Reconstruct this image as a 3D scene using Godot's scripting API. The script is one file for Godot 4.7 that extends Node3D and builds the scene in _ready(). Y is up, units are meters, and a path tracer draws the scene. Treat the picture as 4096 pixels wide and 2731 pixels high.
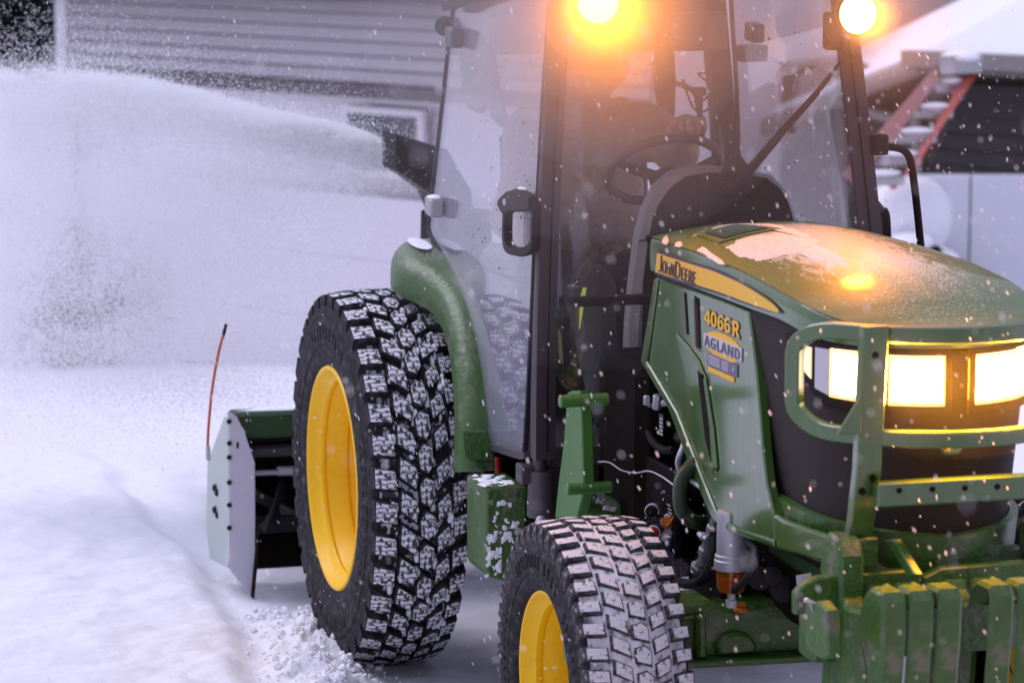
extends Node3D

var M := {}
var taken := {}
var tractor: Node3D


class Geo:
	var p := PackedVector3Array()
	var t := PackedVector2Array()
	func tri(a: Vector3, b: Vector3, c: Vector3, ua := Vector2.ZERO, ub := Vector2.ZERO, uc := Vector2.ZERO):
		p.append(a); p.append(b); p.append(c)
		t.append(ua); t.append(ub); t.append(uc)
	func quad(a: Vector3, b: Vector3, c: Vector3, d: Vector3, r := Rect2(0, 0, 1, 1)):
		var e := r.end
		tri(a, b, c, r.position, Vector2(e.x, r.position.y), e)
		tri(a, c, d, r.position, e, Vector2(r.position.x, e.y))
	func face(pts: Array, out: Vector3):   # convex face, turned so that its normal looks along out
		var n := Vector3.ZERO
		for i in range(1, pts.size() - 1):
			n += (pts[i] - pts[0]).cross(pts[i + 1] - pts[0])
		for i in range(1, pts.size() - 1):
			if n.dot(out) >= 0.0: tri(pts[0], pts[i], pts[i + 1])
			else: tri(pts[0], pts[i + 1], pts[i])
	func box(c: Vector3, s: Vector3, bs := Basis.IDENTITY, bev := 0.004):
		var h := s * 0.5
		bev = minf(bev, minf(h.x, minf(h.y, h.z)) * 0.6)
		var k := {}
		for sx in [-1, 1]:
			for sy in [-1, 1]:
				for sz in [-1, 1]:
					var g := Vector3(sx, sy, sz)
					for ax in 3:
						var q := g * (h - Vector3.ONE * bev)
						q[ax] = g[ax] * h[ax]
						k[[sx, sy, sz, ax]] = c + bs * q
					face([k[[sx, sy, sz, 0]], k[[sx, sy, sz, 1]], k[[sx, sy, sz, 2]]], bs * g)
		for ax in 3:
			var u := (ax + 1) % 3
			var w := (ax + 2) % 3
			for s1 in [-1, 1]:
				var loop := []
				for uw in [[-1, -1], [1, -1], [1, 1], [-1, 1]]:
					var key := [0, 0, 0, ax]
					key[ax] = s1; key[u] = uw[0]; key[w] = uw[1]
					loop.append(k[key])
				var o := Vector3.ZERO
				o[ax] = s1
				face(loop, bs * o)
				for s2 in [-1, 1]:
					var a := [0, 0, 0, u]
					a[u] = s1; a[w] = s2; a[ax] = -1
					var b := a.duplicate(); b[ax] = 1
					var a2 := a.duplicate(); a2[3] = w
					var b2 := b.duplicate(); b2[3] = w
					var oo := Vector3.ZERO
					oo[u] = s1; oo[w] = s2
					face([k[a], k[b], k[b2], k[a2]], bs * oo)
	# polygon in the frame (o; u, v), from depth 0 to depth d along w = u x v, edges chamfered
	func prism(poly: Array, o: Vector3, u: Vector3, v: Vector3, d: float, bev := 0.003):
		var w := u.cross(v).normalized()
		var pg := PackedVector2Array(poly)
		if Geometry2D.is_polygon_clockwise(pg): pg.reverse()
		var n := pg.size()
		var ins := PackedVector2Array()
		for i in n:
			var e1 := (pg[i] - pg[(i + n - 1) % n]).normalized()
			var e2 := (pg[(i + 1) % n] - pg[i]).normalized()
			var n1 := Vector2(-e1.y, e1.x)
			var n2 := Vector2(-e2.y, e2.x)
			var mt := (n1 + n2)
			mt = mt / maxf(0.35, mt.length_squared() * 0.5)
			ins.append(pg[i] + mt * bev)
		var at := func(q: Vector2, h: float) -> Vector3: return o + u * q.x + v * q.y + w * h
		var lo := minf(0.0, d)
		var hi := maxf(0.0, d)
		bev = minf(bev, (hi - lo) * 0.4)
		var idx := Geometry2D.triangulate_polygon(ins)
		for i in range(0, idx.size(), 3):
			var a := ins[idx[i]]
			var b := ins[idx[i + 1]]
			var c := ins[idx[i + 2]]
			if (b - a).cross(c - a) < 0.0:
				var tmp := b
				b = c
				c = tmp
			tri(at.call(a, hi), at.call(b, hi), at.call(c, hi), a, b, c)
			tri(at.call(a, lo), at.call(c, lo), at.call(b, lo), a, c, b)
		for i in n:
			var j := (i + 1) % n
			quad(at.call(pg[i], lo + bev), at.call(pg[j], lo + bev), at.call(pg[j], hi - bev), at.call(pg[i], hi - bev))
			quad(at.call(pg[i], hi - bev), at.call(pg[j], hi - bev), at.call(ins[j], hi), at.call(ins[i], hi))
			quad(at.call(ins[i], lo), at.call(ins[j], lo), at.call(pg[j], lo + bev), at.call(pg[i], lo + bev))
	# rings of equal size, running right-handed round the direction of travel
	func loft(rings: Array, caps := true, closed := true):
		var n: int = rings[0].size()
		for i in rings.size() - 1:
			var a = rings[i]
			var b = rings[i + 1]
			for j in (n if closed else n - 1):
				var k := (j + 1) % n
				var f := float(i) / (rings.size() - 1)
				var g := float(i + 1) / (rings.size() - 1)
				var s := float(j) / n
				var s2 := float(j + 1) / n
				tri(a[j], a[k], b[k], Vector2(s, f), Vector2(s2, f), Vector2(s2, g))
				tri(a[j], b[k], b[j], Vector2(s, f), Vector2(s2, g), Vector2(s, g))
		if caps and closed:
			for e in [[0, -1], [rings.size() - 1, 1]]:
				var r = rings[e[0]]
				var c := Vector3.ZERO
				for q in r: c += q / n
				for j in n:
					var k := (j + 1) % n
					if e[1] > 0: tri(c, r[j], r[k])
					else: tri(c, r[k], r[j])
	func tube(path: Array, rad, sides := 10, caps := true):
		var prof := []
		for i in sides:
			prof.append(Vector2.from_angle(TAU * i / sides))
		sweep(path, prof, rad, Vector3.ZERO, caps)
	func sweep(path: Array, prof: Array, scale = 1.0, up := Vector3.ZERO, caps := true, shut := false):
		var rings := []
		var n := path.size()
		var ref := up
		for i in n:
			var a: Vector3 = path[(i + n - 1) % n] if shut else path[maxi(i - 1, 0)]
			var b: Vector3 = path[(i + 1) % n] if shut else path[mini(i + 1, n - 1)]
			var d := (b - a).normalized()
			if ref == Vector3.ZERO: ref = Vector3.UP if absf(d.y) < 0.9 else Vector3.RIGHT
			var x := ref.cross(d).normalized()
			var y := d.cross(x).normalized()
			if up == Vector3.ZERO: ref = y
			var r := []
			var sc: float = scale[i] if scale is Array else scale
			for q in prof:
				r.append(path[i] + (x * q.x + y * q.y) * sc)
			rings.append(r)
		if shut:
			rings.append(rings[0])
			caps = false
		loft(rings, caps)
	# profile of Vector2(radius, height along the axis), heights rising for an outer skin
	func lathe(prof: Array, o: Vector3, axis: Vector3, segs := 24, a0 := 0.0, a1 := TAU, caps := false):
		var x := axis.cross(Vector3.UP if absf(axis.y) < 0.9 else Vector3.RIGHT).normalized()
		var y := axis.cross(x).normalized()
		var rings := []
		for q in prof:
			var r := []
			var whole := absf(a1 - a0 - TAU) < 0.001
			for i in (segs if whole else segs + 1):
				var f := a0 + (a1 - a0) * i / segs
				r.append(o + axis * q.y + (x * cos(f) + y * sin(f)) * q.x)
			rings.append(r)
		loft(rings, caps, absf(a1 - a0 - TAU) < 0.001)
	func ball(c: Vector3, r: Vector3, bs := Basis.IDENTITY, segs := 16, rows := 10):
		var rings := []
		for i in rows + 1:
			var f := PI * i / rows
			var ring := []
			for j in segs:
				var g := TAU * j / segs
				ring.append(c + bs * (r * Vector3(sin(f) * cos(g), -cos(f), sin(f) * -sin(g))))
			rings.append(ring)
		loft(rings, false)
	# a sheet given as rows of points, with a thickness behind it
	func sheet(rows: Array, thick := 0.004):
		var nr := rows.size()
		var nc: int = rows[0].size()
		var back := []
		for i in nr:
			var br := []
			for j in nc:
				var du: Vector3 = rows[i][mini(j + 1, nc - 1)] - rows[i][maxi(j - 1, 0)]
				var dv: Vector3 = rows[mini(i + 1, nr - 1)][j] - rows[maxi(i - 1, 0)][j]
				br.append(rows[i][j] - du.cross(dv).normalized() * thick)
			back.append(br)
		for i in nr - 1:
			for j in nc - 1:
				var r := Rect2(float(j) / (nc - 1), float(i) / (nr - 1), 1.0 / (nc - 1), 1.0 / (nr - 1))
				quad(rows[i][j], rows[i][j + 1], rows[i + 1][j + 1], rows[i + 1][j], r)
				quad(back[i][j], back[i + 1][j], back[i + 1][j + 1], back[i][j + 1])
		for j in nc - 1:
			quad(back[0][j], back[0][j + 1], rows[0][j + 1], rows[0][j])
			quad(rows[nr - 1][j], rows[nr - 1][j + 1], back[nr - 1][j + 1], back[nr - 1][j])
		for i in nr - 1:
			quad(rows[i][0], rows[i + 1][0], back[i + 1][0], back[i][0])
			quad(back[i][nc - 1], back[i + 1][nc - 1], rows[i + 1][nc - 1], rows[i][nc - 1])
	func add(g: Geo, x := Transform3D.IDENTITY):
		for q in g.p: p.append(x * q)
		t.append_array(g.t)
	func arrays(crease := 38.0) -> Array:
		var lim := cos(deg_to_rad(crease))
		var nf := p.size() / 3
		var fn := PackedVector3Array()
		fn.resize(nf)
		var near := {}
		for f in nf:
			var n := (p[f * 3 + 1] - p[f * 3]).cross(p[f * 3 + 2] - p[f * 3])
			fn[f] = n
			for k in 3:
				var key := Vector3i((p[f * 3 + k] * 20000.0).round())
				if near.has(key): near[key].append(f)
				else: near[key] = [f]
		var ov := PackedVector3Array()
		var on := PackedVector3Array()
		ov.resize(nf * 3)
		on.resize(nf * 3)
		var ot := PackedVector2Array()
		ot.resize(nf * 3)
		for f in nf:
			var me := fn[f].normalized()
			for k in 3:
				var s := Vector3.ZERO
				for g in near[Vector3i((p[f * 3 + k] * 20000.0).round())]:
					if fn[g].normalized().dot(me) > lim: s += fn[g]
				var at: int = f * 3 + [0, 2, 1][k]
				ov[at] = p[f * 3 + k]
				ot[at] = t[f * 3 + k]
				on[at] = s.normalized() if s.length_squared() > 0.0 else me
		var arr := []
		arr.resize(Mesh.ARRAY_MAX)
		arr[Mesh.ARRAY_VERTEX] = ov
		arr[Mesh.ARRAY_NORMAL] = on
		arr[Mesh.ARRAY_TEX_UV] = ot
		return arr
	func mesh(mat: Material, crease := 38.0, to: ArrayMesh = null) -> ArrayMesh:
		var am := to if to else ArrayMesh.new()
		am.add_surface_from_arrays(Mesh.PRIMITIVE_TRIANGLES, arrays(crease))
		am.surface_set_material(am.get_surface_count() - 1, mat)
		return am


func numbered(called: String) -> String:
	taken[called] = taken.get(called, -1) + 1
	return called if taken[called] == 0 else "%s_%03d" % [called, taken[called]]


func put(called: String, mesh: Mesh, parent: Node = self) -> MeshInstance3D:
	var o := MeshInstance3D.new()
	o.name = numbered(called) if parent == self else called
	if parent != self:
		var k := 1
		while parent.has_node(NodePath(String(o.name))):
			o.name = "%s_%03d" % [called, k]
			k += 1
	o.mesh = mesh
	parent.add_child(o, true)
	return o


func part(called: String, g: Geo, mat: Material, parent: Node = tractor, crease := 38.0) -> MeshInstance3D:
	return put(called, g.mesh(mat, crease), parent)


func piece(called: String, g: Geo, mat: Material, parent: Node, index: int, crease := 38.0) -> MeshInstance3D:
	var o := MeshInstance3D.new()
	o.name = called if index == 0 else "%s_%03d" % [called, index]
	o.mesh = g.mesh(mat, crease)
	parent.add_child(o)
	return o


func tag(o: Node, label: String, category := "", group := "", kind := "") -> Node:
	o.set_meta("label", label)
	if category: o.set_meta("category", category)
	if group: o.set_meta("group", group)
	if kind: o.set_meta("kind", kind)
	return o


func thing(called: String, label: String, category: String, at := Vector3.ZERO, group := "") -> Node3D:
	var o := Node3D.new()
	o.name = numbered(called)
	o.position = at
	add_child(o)
	tag(o, label, category, group)
	return o


func lettering(called: String, words: String, fontname: String, weight: int, at: Vector3, bs: Basis, size: Vector2, mat: Material, parent: Node, depth := 0.0016, skew := 0.0) -> MeshInstance3D:
	var tm := TextMesh.new()
	var f := SystemFont.new()
	f.font_names = PackedStringArray([fontname])
	f.font_weight = weight
	tm.font = f
	tm.font_size = 64
	tm.pixel_size = 0.01
	tm.depth = 1.0
	tm.text = words
	var bb := tm.get_aabb()
	var am := ArrayMesh.new()
	var arr := tm.surface_get_arrays(0)
	var vs: PackedVector3Array = arr[Mesh.ARRAY_VERTEX]
	var c := bb.get_center()
	for i in vs.size():
		var q := vs[i] - c
		q = Vector3(q.x / bb.size.x * size.x, q.y / bb.size.y * size.y, q.z / bb.size.z * depth)
		q.x += q.y * skew
		vs[i] = at + bs * q
	var ns: PackedVector3Array = arr[Mesh.ARRAY_NORMAL]
	for i in ns.size(): ns[i] = (bs * ns[i]).normalized()
	arr[Mesh.ARRAY_VERTEX] = vs
	arr[Mesh.ARRAY_NORMAL] = ns
	arr[Mesh.ARRAY_TANGENT] = null
	am.add_surface_from_arrays(Mesh.PRIMITIVE_TRIANGLES, arr)
	am.surface_set_material(0, mat)
	return put(called, am, parent)


func lin(r: float, g: float, b: float, a := 1.0) -> Color:
	var c := Color(r, g, b).linear_to_srgb()
	c.a = a
	return c


func mat(key: String, c: Color, rough := 0.6, metal := 0.0) -> StandardMaterial3D:
	var m := StandardMaterial3D.new()
	m.resource_name = key
	m.albedo_color = c
	m.roughness = rough
	m.metallic = metal
	M[key] = m
	return m


func noise_tex(freq: float, sd: int, ramp: Array, octaves := 4, size := 256, normal := false, bump := 4.0) -> NoiseTexture2D:
	var n := FastNoiseLite.new()
	n.noise_type = FastNoiseLite.TYPE_SIMPLEX_SMOOTH
	n.frequency = freq
	n.seed = sd
	n.fractal_octaves = octaves
	var x := NoiseTexture2D.new()
	x.width = size
	x.height = size
	x.seamless = true
	x.noise = n
	if normal:
		x.as_normal_map = true
		x.bump_strength = bump
	if ramp.size():
		var g := Gradient.new()
		g.offsets = PackedFloat32Array(ramp.map(func(e): return e[0]))
		g.colors = PackedColorArray(ramp.map(func(e): return e[1]))
		x.color_ramp = g
	return x


func arc(c: Vector2, r: float, a0: float, a1: float, n := 6) -> Array:
	var o := []
	for i in n + 1:
		o.append(c + Vector2.from_angle(deg_to_rad(lerpf(a0, a1, float(i) / n))) * r)
	return o


func smooth(path: Array, n := 6) -> Array:   # Catmull-Rom through the points
	var o := []
	for i in path.size() - 1:
		var a = path[maxi(i - 1, 0)]
		var b = path[i]
		var c = path[i + 1]
		var d = path[mini(i + 2, path.size() - 1)]
		for k in n:
			o.append(b.cubic_interpolate(c, a, d, float(k) / n))
	o.append(path[-1])
	return o


func rnd(lo: float, hi: float) -> float:
	return randf_range(lo, hi)

func _ready() -> void:
	seed(41)
	setup_view()
	setup_materials()
	build_ground()
	build_left_house()
	build_right_house()
	build_background()
	tractor = thing("tractor", "green compact tractor with glass cab and yellow wheels, headlights lit, driving towards the camera", "tractor")
	build_rear_wheels()
	build_front_wheels()
	build_hood()
	build_nose()
	build_cab()
	build_cab_inside()
	build_underside()
	build_weights()
	build_blower()
	build_person()
	build_snow_air()


func setup_view() -> void:
	var cam := Camera3D.new()
	cam.name = "camera"
	add_child(cam)
	cam.position = Vector3(9.2776, 2.3769, 2.9248)
	cam.rotation = Vector3(deg_to_rad(-8.5), deg_to_rad(90.0 - 16.18), 0)
	cam.fov = 11.934
	cam.near = 0.05
	cam.far = 400.0
	var at := CameraAttributesPhysical.new()
	at.frustum_focal_length = 114.8
	at.frustum_near = 0.05
	at.frustum_far = 400.0
	at.frustum_focus_distance = 8.6
	at.exposure_aperture = 4.4
	cam.attributes = at
	cam.fov = 11.934
	cam.current = true
	var we := WorldEnvironment.new()
	we.name = "world_environment"
	var e := Environment.new()
	e.background_mode = Environment.BG_SKY
	var sky := Sky.new()
	var sm := ProceduralSkyMaterial.new()
	sm.sky_top_color = lin(0.57, 0.59, 0.87)
	sm.sky_horizon_color = lin(0.61, 0.58, 0.83)
	sm.sky_curve = 0.2
	sm.ground_bottom_color = lin(0.40, 0.41, 0.50)
	sm.ground_horizon_color = lin(0.48, 0.48, 0.60)
	sky.sky_material = sm
	e.sky = sky
	e.tonemap_mode = Environment.TONE_MAPPER_LINEAR
	e.tonemap_exposure = 1.12
	e.volumetric_fog_enabled = true
	e.volumetric_fog_density = 0.0
	e.sdfgi_enabled = true
	e.ssao_enabled = true
	e.ssil_enabled = true
	we.environment = e
	add_child(we)
	var sun := DirectionalLight3D.new()
	sun.name = "overcast_sun"
	sun.light_energy = 0.5
	sun.light_color = Color(0.98, 0.95, 1.0)
	sun.light_angular_distance = 40.0
	sun.shadow_enabled = true
	sun.rotation = Vector3(deg_to_rad(-52), deg_to_rad(-48), 0)
	sun.sky_mode = DirectionalLight3D.SKY_MODE_LIGHT_ONLY
	add_child(sun)


func setup_materials() -> void:
	var m := mat("green_paint", lin(0.036, 0.125, 0.007), 0.38)
	m.clearcoat_enabled = true
	m.clearcoat = 1.0
	m.clearcoat_roughness = 0.12
	m.albedo_color = Color.WHITE   # thin film of salt and melt water runs on the paint
	m.albedo_texture = noise_tex(0.02, 61, [[0.0, lin(0.030, 0.088, 0.003)], [0.5, lin(0.036, 0.102, 0.004)], [0.72, lin(0.044, 0.104, 0.012)], [1.0, lin(0.08, 0.115, 0.055)]], 5)
	m.roughness_texture = noise_tex(0.02, 62, [[0.0, Color(0.75, 0.75, 0.75)], [0.6, Color(0.95, 0.95, 0.95)], [1.0, Color(1, 1, 1)]], 4)
	m.uv1_triplanar = true
	m.uv1_scale = Vector3(6, 1.1, 6)
	m.metallic_specular = 0.6
	m = mat("green_worn", lin(0.034, 0.120, 0.028), 0.45)
	m.albedo_color = Color.WHITE
	m.albedo_texture = noise_tex(0.012, 5, [[0.0, lin(0.023, 0.076, 0.004)], [0.45, lin(0.033, 0.102, 0.005)], [0.66, lin(0.034, 0.104, 0.012)], [0.8, lin(0.085, 0.12, 0.05)], [1.0, lin(0.16, 0.13, 0.10)]], 5)
	m.uv1_triplanar = true
	m.uv1_scale = Vector3(3, 3, 3)
	m.clearcoat_enabled = true
	m.clearcoat = 0.3
	m.clearcoat_roughness = 0.3
	m = mat("yellow_paint", lin(0.86, 0.50, 0.002), 0.45)
	m.clearcoat_enabled = true
	m.clearcoat = 0.12
	m.clearcoat_roughness = 0.2
	m.metallic_specular = 0.35
	m.albedo_color = Color.WHITE
	m.albedo_texture = noise_tex(0.02, 63, [[0.0, lin(0.80, 0.43, 0.001)], [0.4, lin(0.90, 0.53, 0.001)], [0.78, lin(0.88, 0.53, 0.004)], [1.0, lin(0.66, 0.43, 0.06)]], 5)
	m.uv1_triplanar = true
	m.uv1_scale = Vector3(4, 4, 4)
	mat("black_plastic", lin(0.017, 0.013, 0.013), 0.5)
	mat("dark_metal", lin(0.028, 0.026, 0.028), 0.55, 0.2)
	mat("engine_dark", lin(0.014, 0.010, 0.008), 0.8)
	mat("purple_steel", lin(0.058, 0.046, 0.052), 0.42)
	mat("rubber_hose", lin(0.02, 0.02, 0.021), 0.55)
	mat("steel", lin(0.55, 0.55, 0.57), 0.3, 0.9)
	mat("zinc", lin(0.50, 0.51, 0.54), 0.5, 0.55)
	mat("grey_plastic", lin(0.27, 0.26, 0.25), 0.7)
	mat("dark_trim", lin(0.05, 0.045, 0.045), 0.7)
	mat("headliner", lin(0.20, 0.17, 0.155), 0.9)
	mat("decal_yellow", lin(0.74, 0.43, 0.03), 0.45)
	mat("decal_dark", lin(0.045, 0.035, 0.075), 0.45)
	mat("decal_silver", lin(0.50, 0.50, 0.54), 0.45)
	mat("decal_grey", lin(0.10, 0.10, 0.12), 0.45)
	mat("decal_violet", lin(0.13, 0.11, 0.20), 0.45)
	mat("red_rubber", lin(0.42, 0.012, 0.012), 0.4)
	mat("orange_rubber", lin(0.55, 0.16, 0.008), 0.4)
	mat("blue_rubber", lin(0.02, 0.025, 0.11), 0.4)
	mat("orange_whip", lin(0.55, 0.10, 0.03), 0.5)
	mat("seat_cloth", lin(0.055, 0.05, 0.045), 0.9)
	mat("hi_vis", lin(0.55, 0.75, 0.03), 0.6)
	m = mat("rubber", lin(0.028, 0.027, 0.029), 0.72)
	m.albedo_color = Color.WHITE
	m.albedo_texture = noise_tex(0.02, 9, [[0.0, lin(0.018, 0.018, 0.019)], [0.55, lin(0.03, 0.029, 0.031)], [0.78, lin(0.06, 0.058, 0.062)], [1.0, lin(0.16, 0.155, 0.17)]], 5)
	m.uv1_triplanar = true
	m.uv1_scale = Vector3(5, 5, 5)
	m = mat("tread_base", Color.WHITE, 0.8)
	m.albedo_texture = noise_tex(0.018, 12, [[0.0, lin(0.014, 0.012, 0.012)], [0.5, lin(0.022, 0.019, 0.018)], [0.58, lin(0.05, 0.045, 0.045)], [0.66, lin(0.72, 0.72, 0.78)], [1.0, lin(0.85, 0.85, 0.88)]], 4)
	m.uv1_triplanar = true
	m.uv1_scale = Vector3(4.5, 4.5, 4.5)
	m = mat("tread_base_snowy", Color.WHITE, 0.8)
	m.albedo_texture = noise_tex(0.018, 13, [[0.0, lin(0.02, 0.018, 0.018)], [0.28, lin(0.06, 0.055, 0.055)], [0.42, lin(0.66, 0.64, 0.68)], [1.0, lin(0.82, 0.81, 0.85)]], 4)
	m.uv1_triplanar = true
	m.uv1_scale = Vector3(5, 5, 5)
	for k in 4:
		M["rear_block_%d" % k] = block_material("rear_block_%d" % k, k, 0.45, 5, false)
		M["front_block_%d" % k] = block_material("front_block_%d" % k, k + 10, 0.30, 4, true)
	m = mat("snow", lin(0.86, 0.86, 0.89), 0.75)
	m.subsurf_scatter_enabled = true
	m.subsurf_scatter_strength = 0.15
	m.normal_enabled = true
	m.normal_texture = noise_tex(0.03, 3, [], 5, 256, true, 3.0)
	m.normal_scale = 0.6
	m.uv1_triplanar = true
	m.uv1_world_triplanar = true
	m.uv1_scale = Vector3(2.2, 2.2, 2.2)
	m = mat("ground_snow", Color.WHITE, 0.8)
	m.vertex_color_use_as_albedo = true
	m.normal_enabled = true
	m.normal_texture = noise_tex(0.03, 4, [], 5, 256, true, 3.0)
	m.normal_scale = 0.55
	m.uv1_triplanar = true
	m.uv1_world_triplanar = true
	m.uv1_scale = Vector3(1.7, 1.7, 1.7)
	m = mat("flake", lin(0.97, 0.97, 0.98), 0.8)
	m.backlight_enabled = true
	m.backlight = Color(1.0, 1.0, 1.0)
	m.metallic_specular = 0.0
	m = mat("glass", Color(0.86, 0.85, 0.94, 0.15), 0.0)  # pale milky tint stands in for bright reflections on the door pane
	m.transparency = BaseMaterial3D.TRANSPARENCY_ALPHA
	m = mat("windshield_glass", Color(0.5, 0.48, 0.47, 0.03), 0.0)
	m.transparency = BaseMaterial3D.TRANSPARENCY_ALPHA
	m = mat("rear_glass", Color(0.9, 0.9, 0.92, 0.04), 0.0)
	m.transparency = BaseMaterial3D.TRANSPARENCY_ALPHA
	m = mat("amber_glass", Color(0.75, 0.38, 0.04, 0.5), 0.05)
	m.transparency = BaseMaterial3D.TRANSPARENCY_ALPHA
	m = mat("clear_glass", Color(0.85, 0.87, 0.92, 0.22), 0.05)
	m.transparency = BaseMaterial3D.TRANSPARENCY_ALPHA
	m = mat("lamp_glow", Color(1, 0.8, 0.5), 0.3)
	m.emission_enabled = true
	m.emission = Color(1.0, 0.80, 0.45)
	m.emission_energy_multiplier = 9.0
	m = mat("head_glow", Color(1, 0.9, 0.7), 0.3)
	m.emission_enabled = true
	m.emission_texture = lens_texture()
	m.emission_operator = BaseMaterial3D.EMISSION_OP_MULTIPLY
	m.emission = Color.WHITE
	m.emission_energy_multiplier = 7.0
	m = mat("lens_dim", Color(0.9, 0.85, 0.8), 0.15)
	m.emission_enabled = true
	m.emission = Color(1.0, 0.78, 0.5)
	m.emission_energy_multiplier = 0.9
	mat("chrome_lens", lin(0.5, 0.48, 0.5), 0.12, 0.9)
	# vinyl siding, wood grain kept faint
	m = mat("siding", Color.WHITE, 0.6)
	m.albedo_texture = noise_tex(0.01, 21, [[0.0, lin(0.44, 0.41, 0.43)], [1.0, lin(0.52, 0.49, 0.51)]], 3)
	m.uv1_triplanar = true
	m.uv1_scale = Vector3(0.7, 3, 0.7)
	mat("white_trim", lin(0.66, 0.63, 0.65), 0.6)
	mat("garage_white", lin(0.74, 0.70, 0.74), 0.5)
	mat("fascia_dark", lin(0.11, 0.095, 0.10), 0.7)
	mat("window_dark", lin(0.07, 0.07, 0.085), 0.1)
	m = mat("dark_siding", Color.WHITE, 0.75)
	m.albedo_texture = noise_tex(0.012, 24, [[0.0, lin(0.042, 0.034, 0.032)], [1.0, lin(0.062, 0.05, 0.047)]], 3)
	m.uv1_triplanar = true
	m.uv1_scale = Vector3(0.8, 3, 0.8)
	mat("brown_wall", lin(0.075, 0.052, 0.045), 0.8)
	mat("soffit", lin(0.20, 0.17, 0.16), 0.7)
	mat("gutter", lin(0.26, 0.23, 0.22), 0.45)
	m = mat("fibreglass", lin(0.42, 0.085, 0.06), 0.45)
	mat("aluminium", lin(0.45, 0.45, 0.46), 0.4, 0.8)
	m = mat("truck_white", lin(0.66, 0.66, 0.72), 0.35)
	m.clearcoat_enabled = true
	m = mat("bark", lin(0.06, 0.045, 0.035), 0.9)
	m = mat("needles", lin(0.035, 0.045, 0.032), 0.8)
	mat("skin", lin(0.42, 0.24, 0.17), 0.55)
	m = mat("jacket", Color.WHITE, 0.9)
	m.albedo_texture = noise_tex(0.02, 31, [[0.0, lin(0.27, 0.20, 0.15)], [1.0, lin(0.38, 0.29, 0.22)]], 4)
	m.normal_enabled = true   # folds of the cloth
	m.normal_texture = noise_tex(0.012, 33, [], 3, 256, true, 10.0)
	m.normal_scale = 1.4
	m.uv1_triplanar = true
	m.uv1_scale = Vector3(4, 4, 4)
	mat("cap_cloth", lin(0.028, 0.018, 0.014), 0.9)
	mat("trousers", lin(0.06, 0.055, 0.055), 0.9)
	mat("boots", lin(0.03, 0.024, 0.02), 0.7)
	M["rubber_dusty"] = M.rubber.duplicate()
	M.rubber_dusty.albedo_texture = noise_tex(0.03, 19, [[0.0, lin(0.02, 0.019, 0.02)], [0.45, lin(0.045, 0.042, 0.043)], [0.7, lin(0.14, 0.13, 0.135)], [1.0, lin(0.4, 0.38, 0.39)]], 5)
	for k in ["black_plastic", "engine_dark", "dark_metal", "rubber_hose", "dark_trim", "screen", "rubber", "rubber_dusty", "wheel_plastic"]:
		if M.has(k): M[k].metallic_specular = 0.22
	hood_material()
	screen_material()
	more_materials()
	green_materials()
	pale_materials()


func hood_material() -> void:
	# green paint dusted with fine snow grains, thick towards the crown (uv y is 0 at the shoulder, 1 at the centre crease)
	var n := 512
	var im := Image.create(n, n, false, Image.FORMAT_RGB8)
	var f := FastNoiseLite.new()
	f.seed = 77
	f.frequency = 0.11
	f.fractal_octaves = 3
	var g := FastNoiseLite.new()
	g.seed = 78
	g.frequency = 0.02
	var green := lin(0.030, 0.098, 0.004)
	var white := lin(0.52, 0.49, 0.47)
	for y in n:
		for x in n:
			var u := float(x) / n
			var v := float(y) / n
			var cover := smoothstep(0.22, 0.62, v + g.get_noise_2d(x, y) * 0.35) * 0.75
			cover *= smoothstep(0.02, 0.2, u) * (1.0 - 0.8 * smoothstep(0.5, 0.9, u))
			var grain := f.get_noise_2d(x * 1.3, y) * 0.9 + 0.5
			var k := clampf((cover * 1.25 - grain + 0.10) * 5.0, 0.0, 1.0) * 0.85
			im.set_pixel(x, y, green.lerp(white, k))
	var m := mat("hood_top", Color.WHITE, 0.5)
	m.albedo_texture = ImageTexture.create_from_image(im)
	m.clearcoat_enabled = true
	m.clearcoat = 0.35
	m.clearcoat_roughness = 0.1


# the face of a tread block: rubber with thin cross cuts, snow packed on and rubbed off in patches
func block_material(key: String, sd: int, bare: float, cuts: int, dusty: bool) -> StandardMaterial3D:
	var n := 96
	var im := Image.create(n, n, false, Image.FORMAT_RGB8)
	var f := FastNoiseLite.new()
	f.seed = sd * 7 + 3
	f.frequency = 0.03
	f.fractal_octaves = 3
	var rub := Color(0.022, 0.019, 0.019)
	var sn := Color(0.80, 0.79, 0.84)
	if dusty: sn = Color(0.66, 0.62, 0.64)
	for y in n:
		for x in n:
			var u := float(x) / n
			var v := float(y) / n
			var wig := 0.10 * sin(u * 14.0 + sd)
			var band := absf(fposmod(v * cuts + wig, 1.0) - 0.5)
			var cut := smoothstep(0.10, 0.24, band) if not dusty else 1.0 - 0.55 * (1.0 - smoothstep(0.04, 0.16, band))
			var k := smoothstep(bare - 0.13, bare + 0.13, f.get_noise_2d(x, y) * 0.75 + 0.56)
			k = clampf(k * (0.30 + 0.70 * cut) + (0.04 if not dusty else 0.2), 0.0, 1.0)
			var c := rub.lerp(sn, k)
			im.set_pixel(x, y, c.linear_to_srgb())
	var m := mat(key, Color.WHITE, 0.75)
	m.albedo_texture = ImageTexture.create_from_image(im)
	m.texture_repeat = false
	return m


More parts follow.
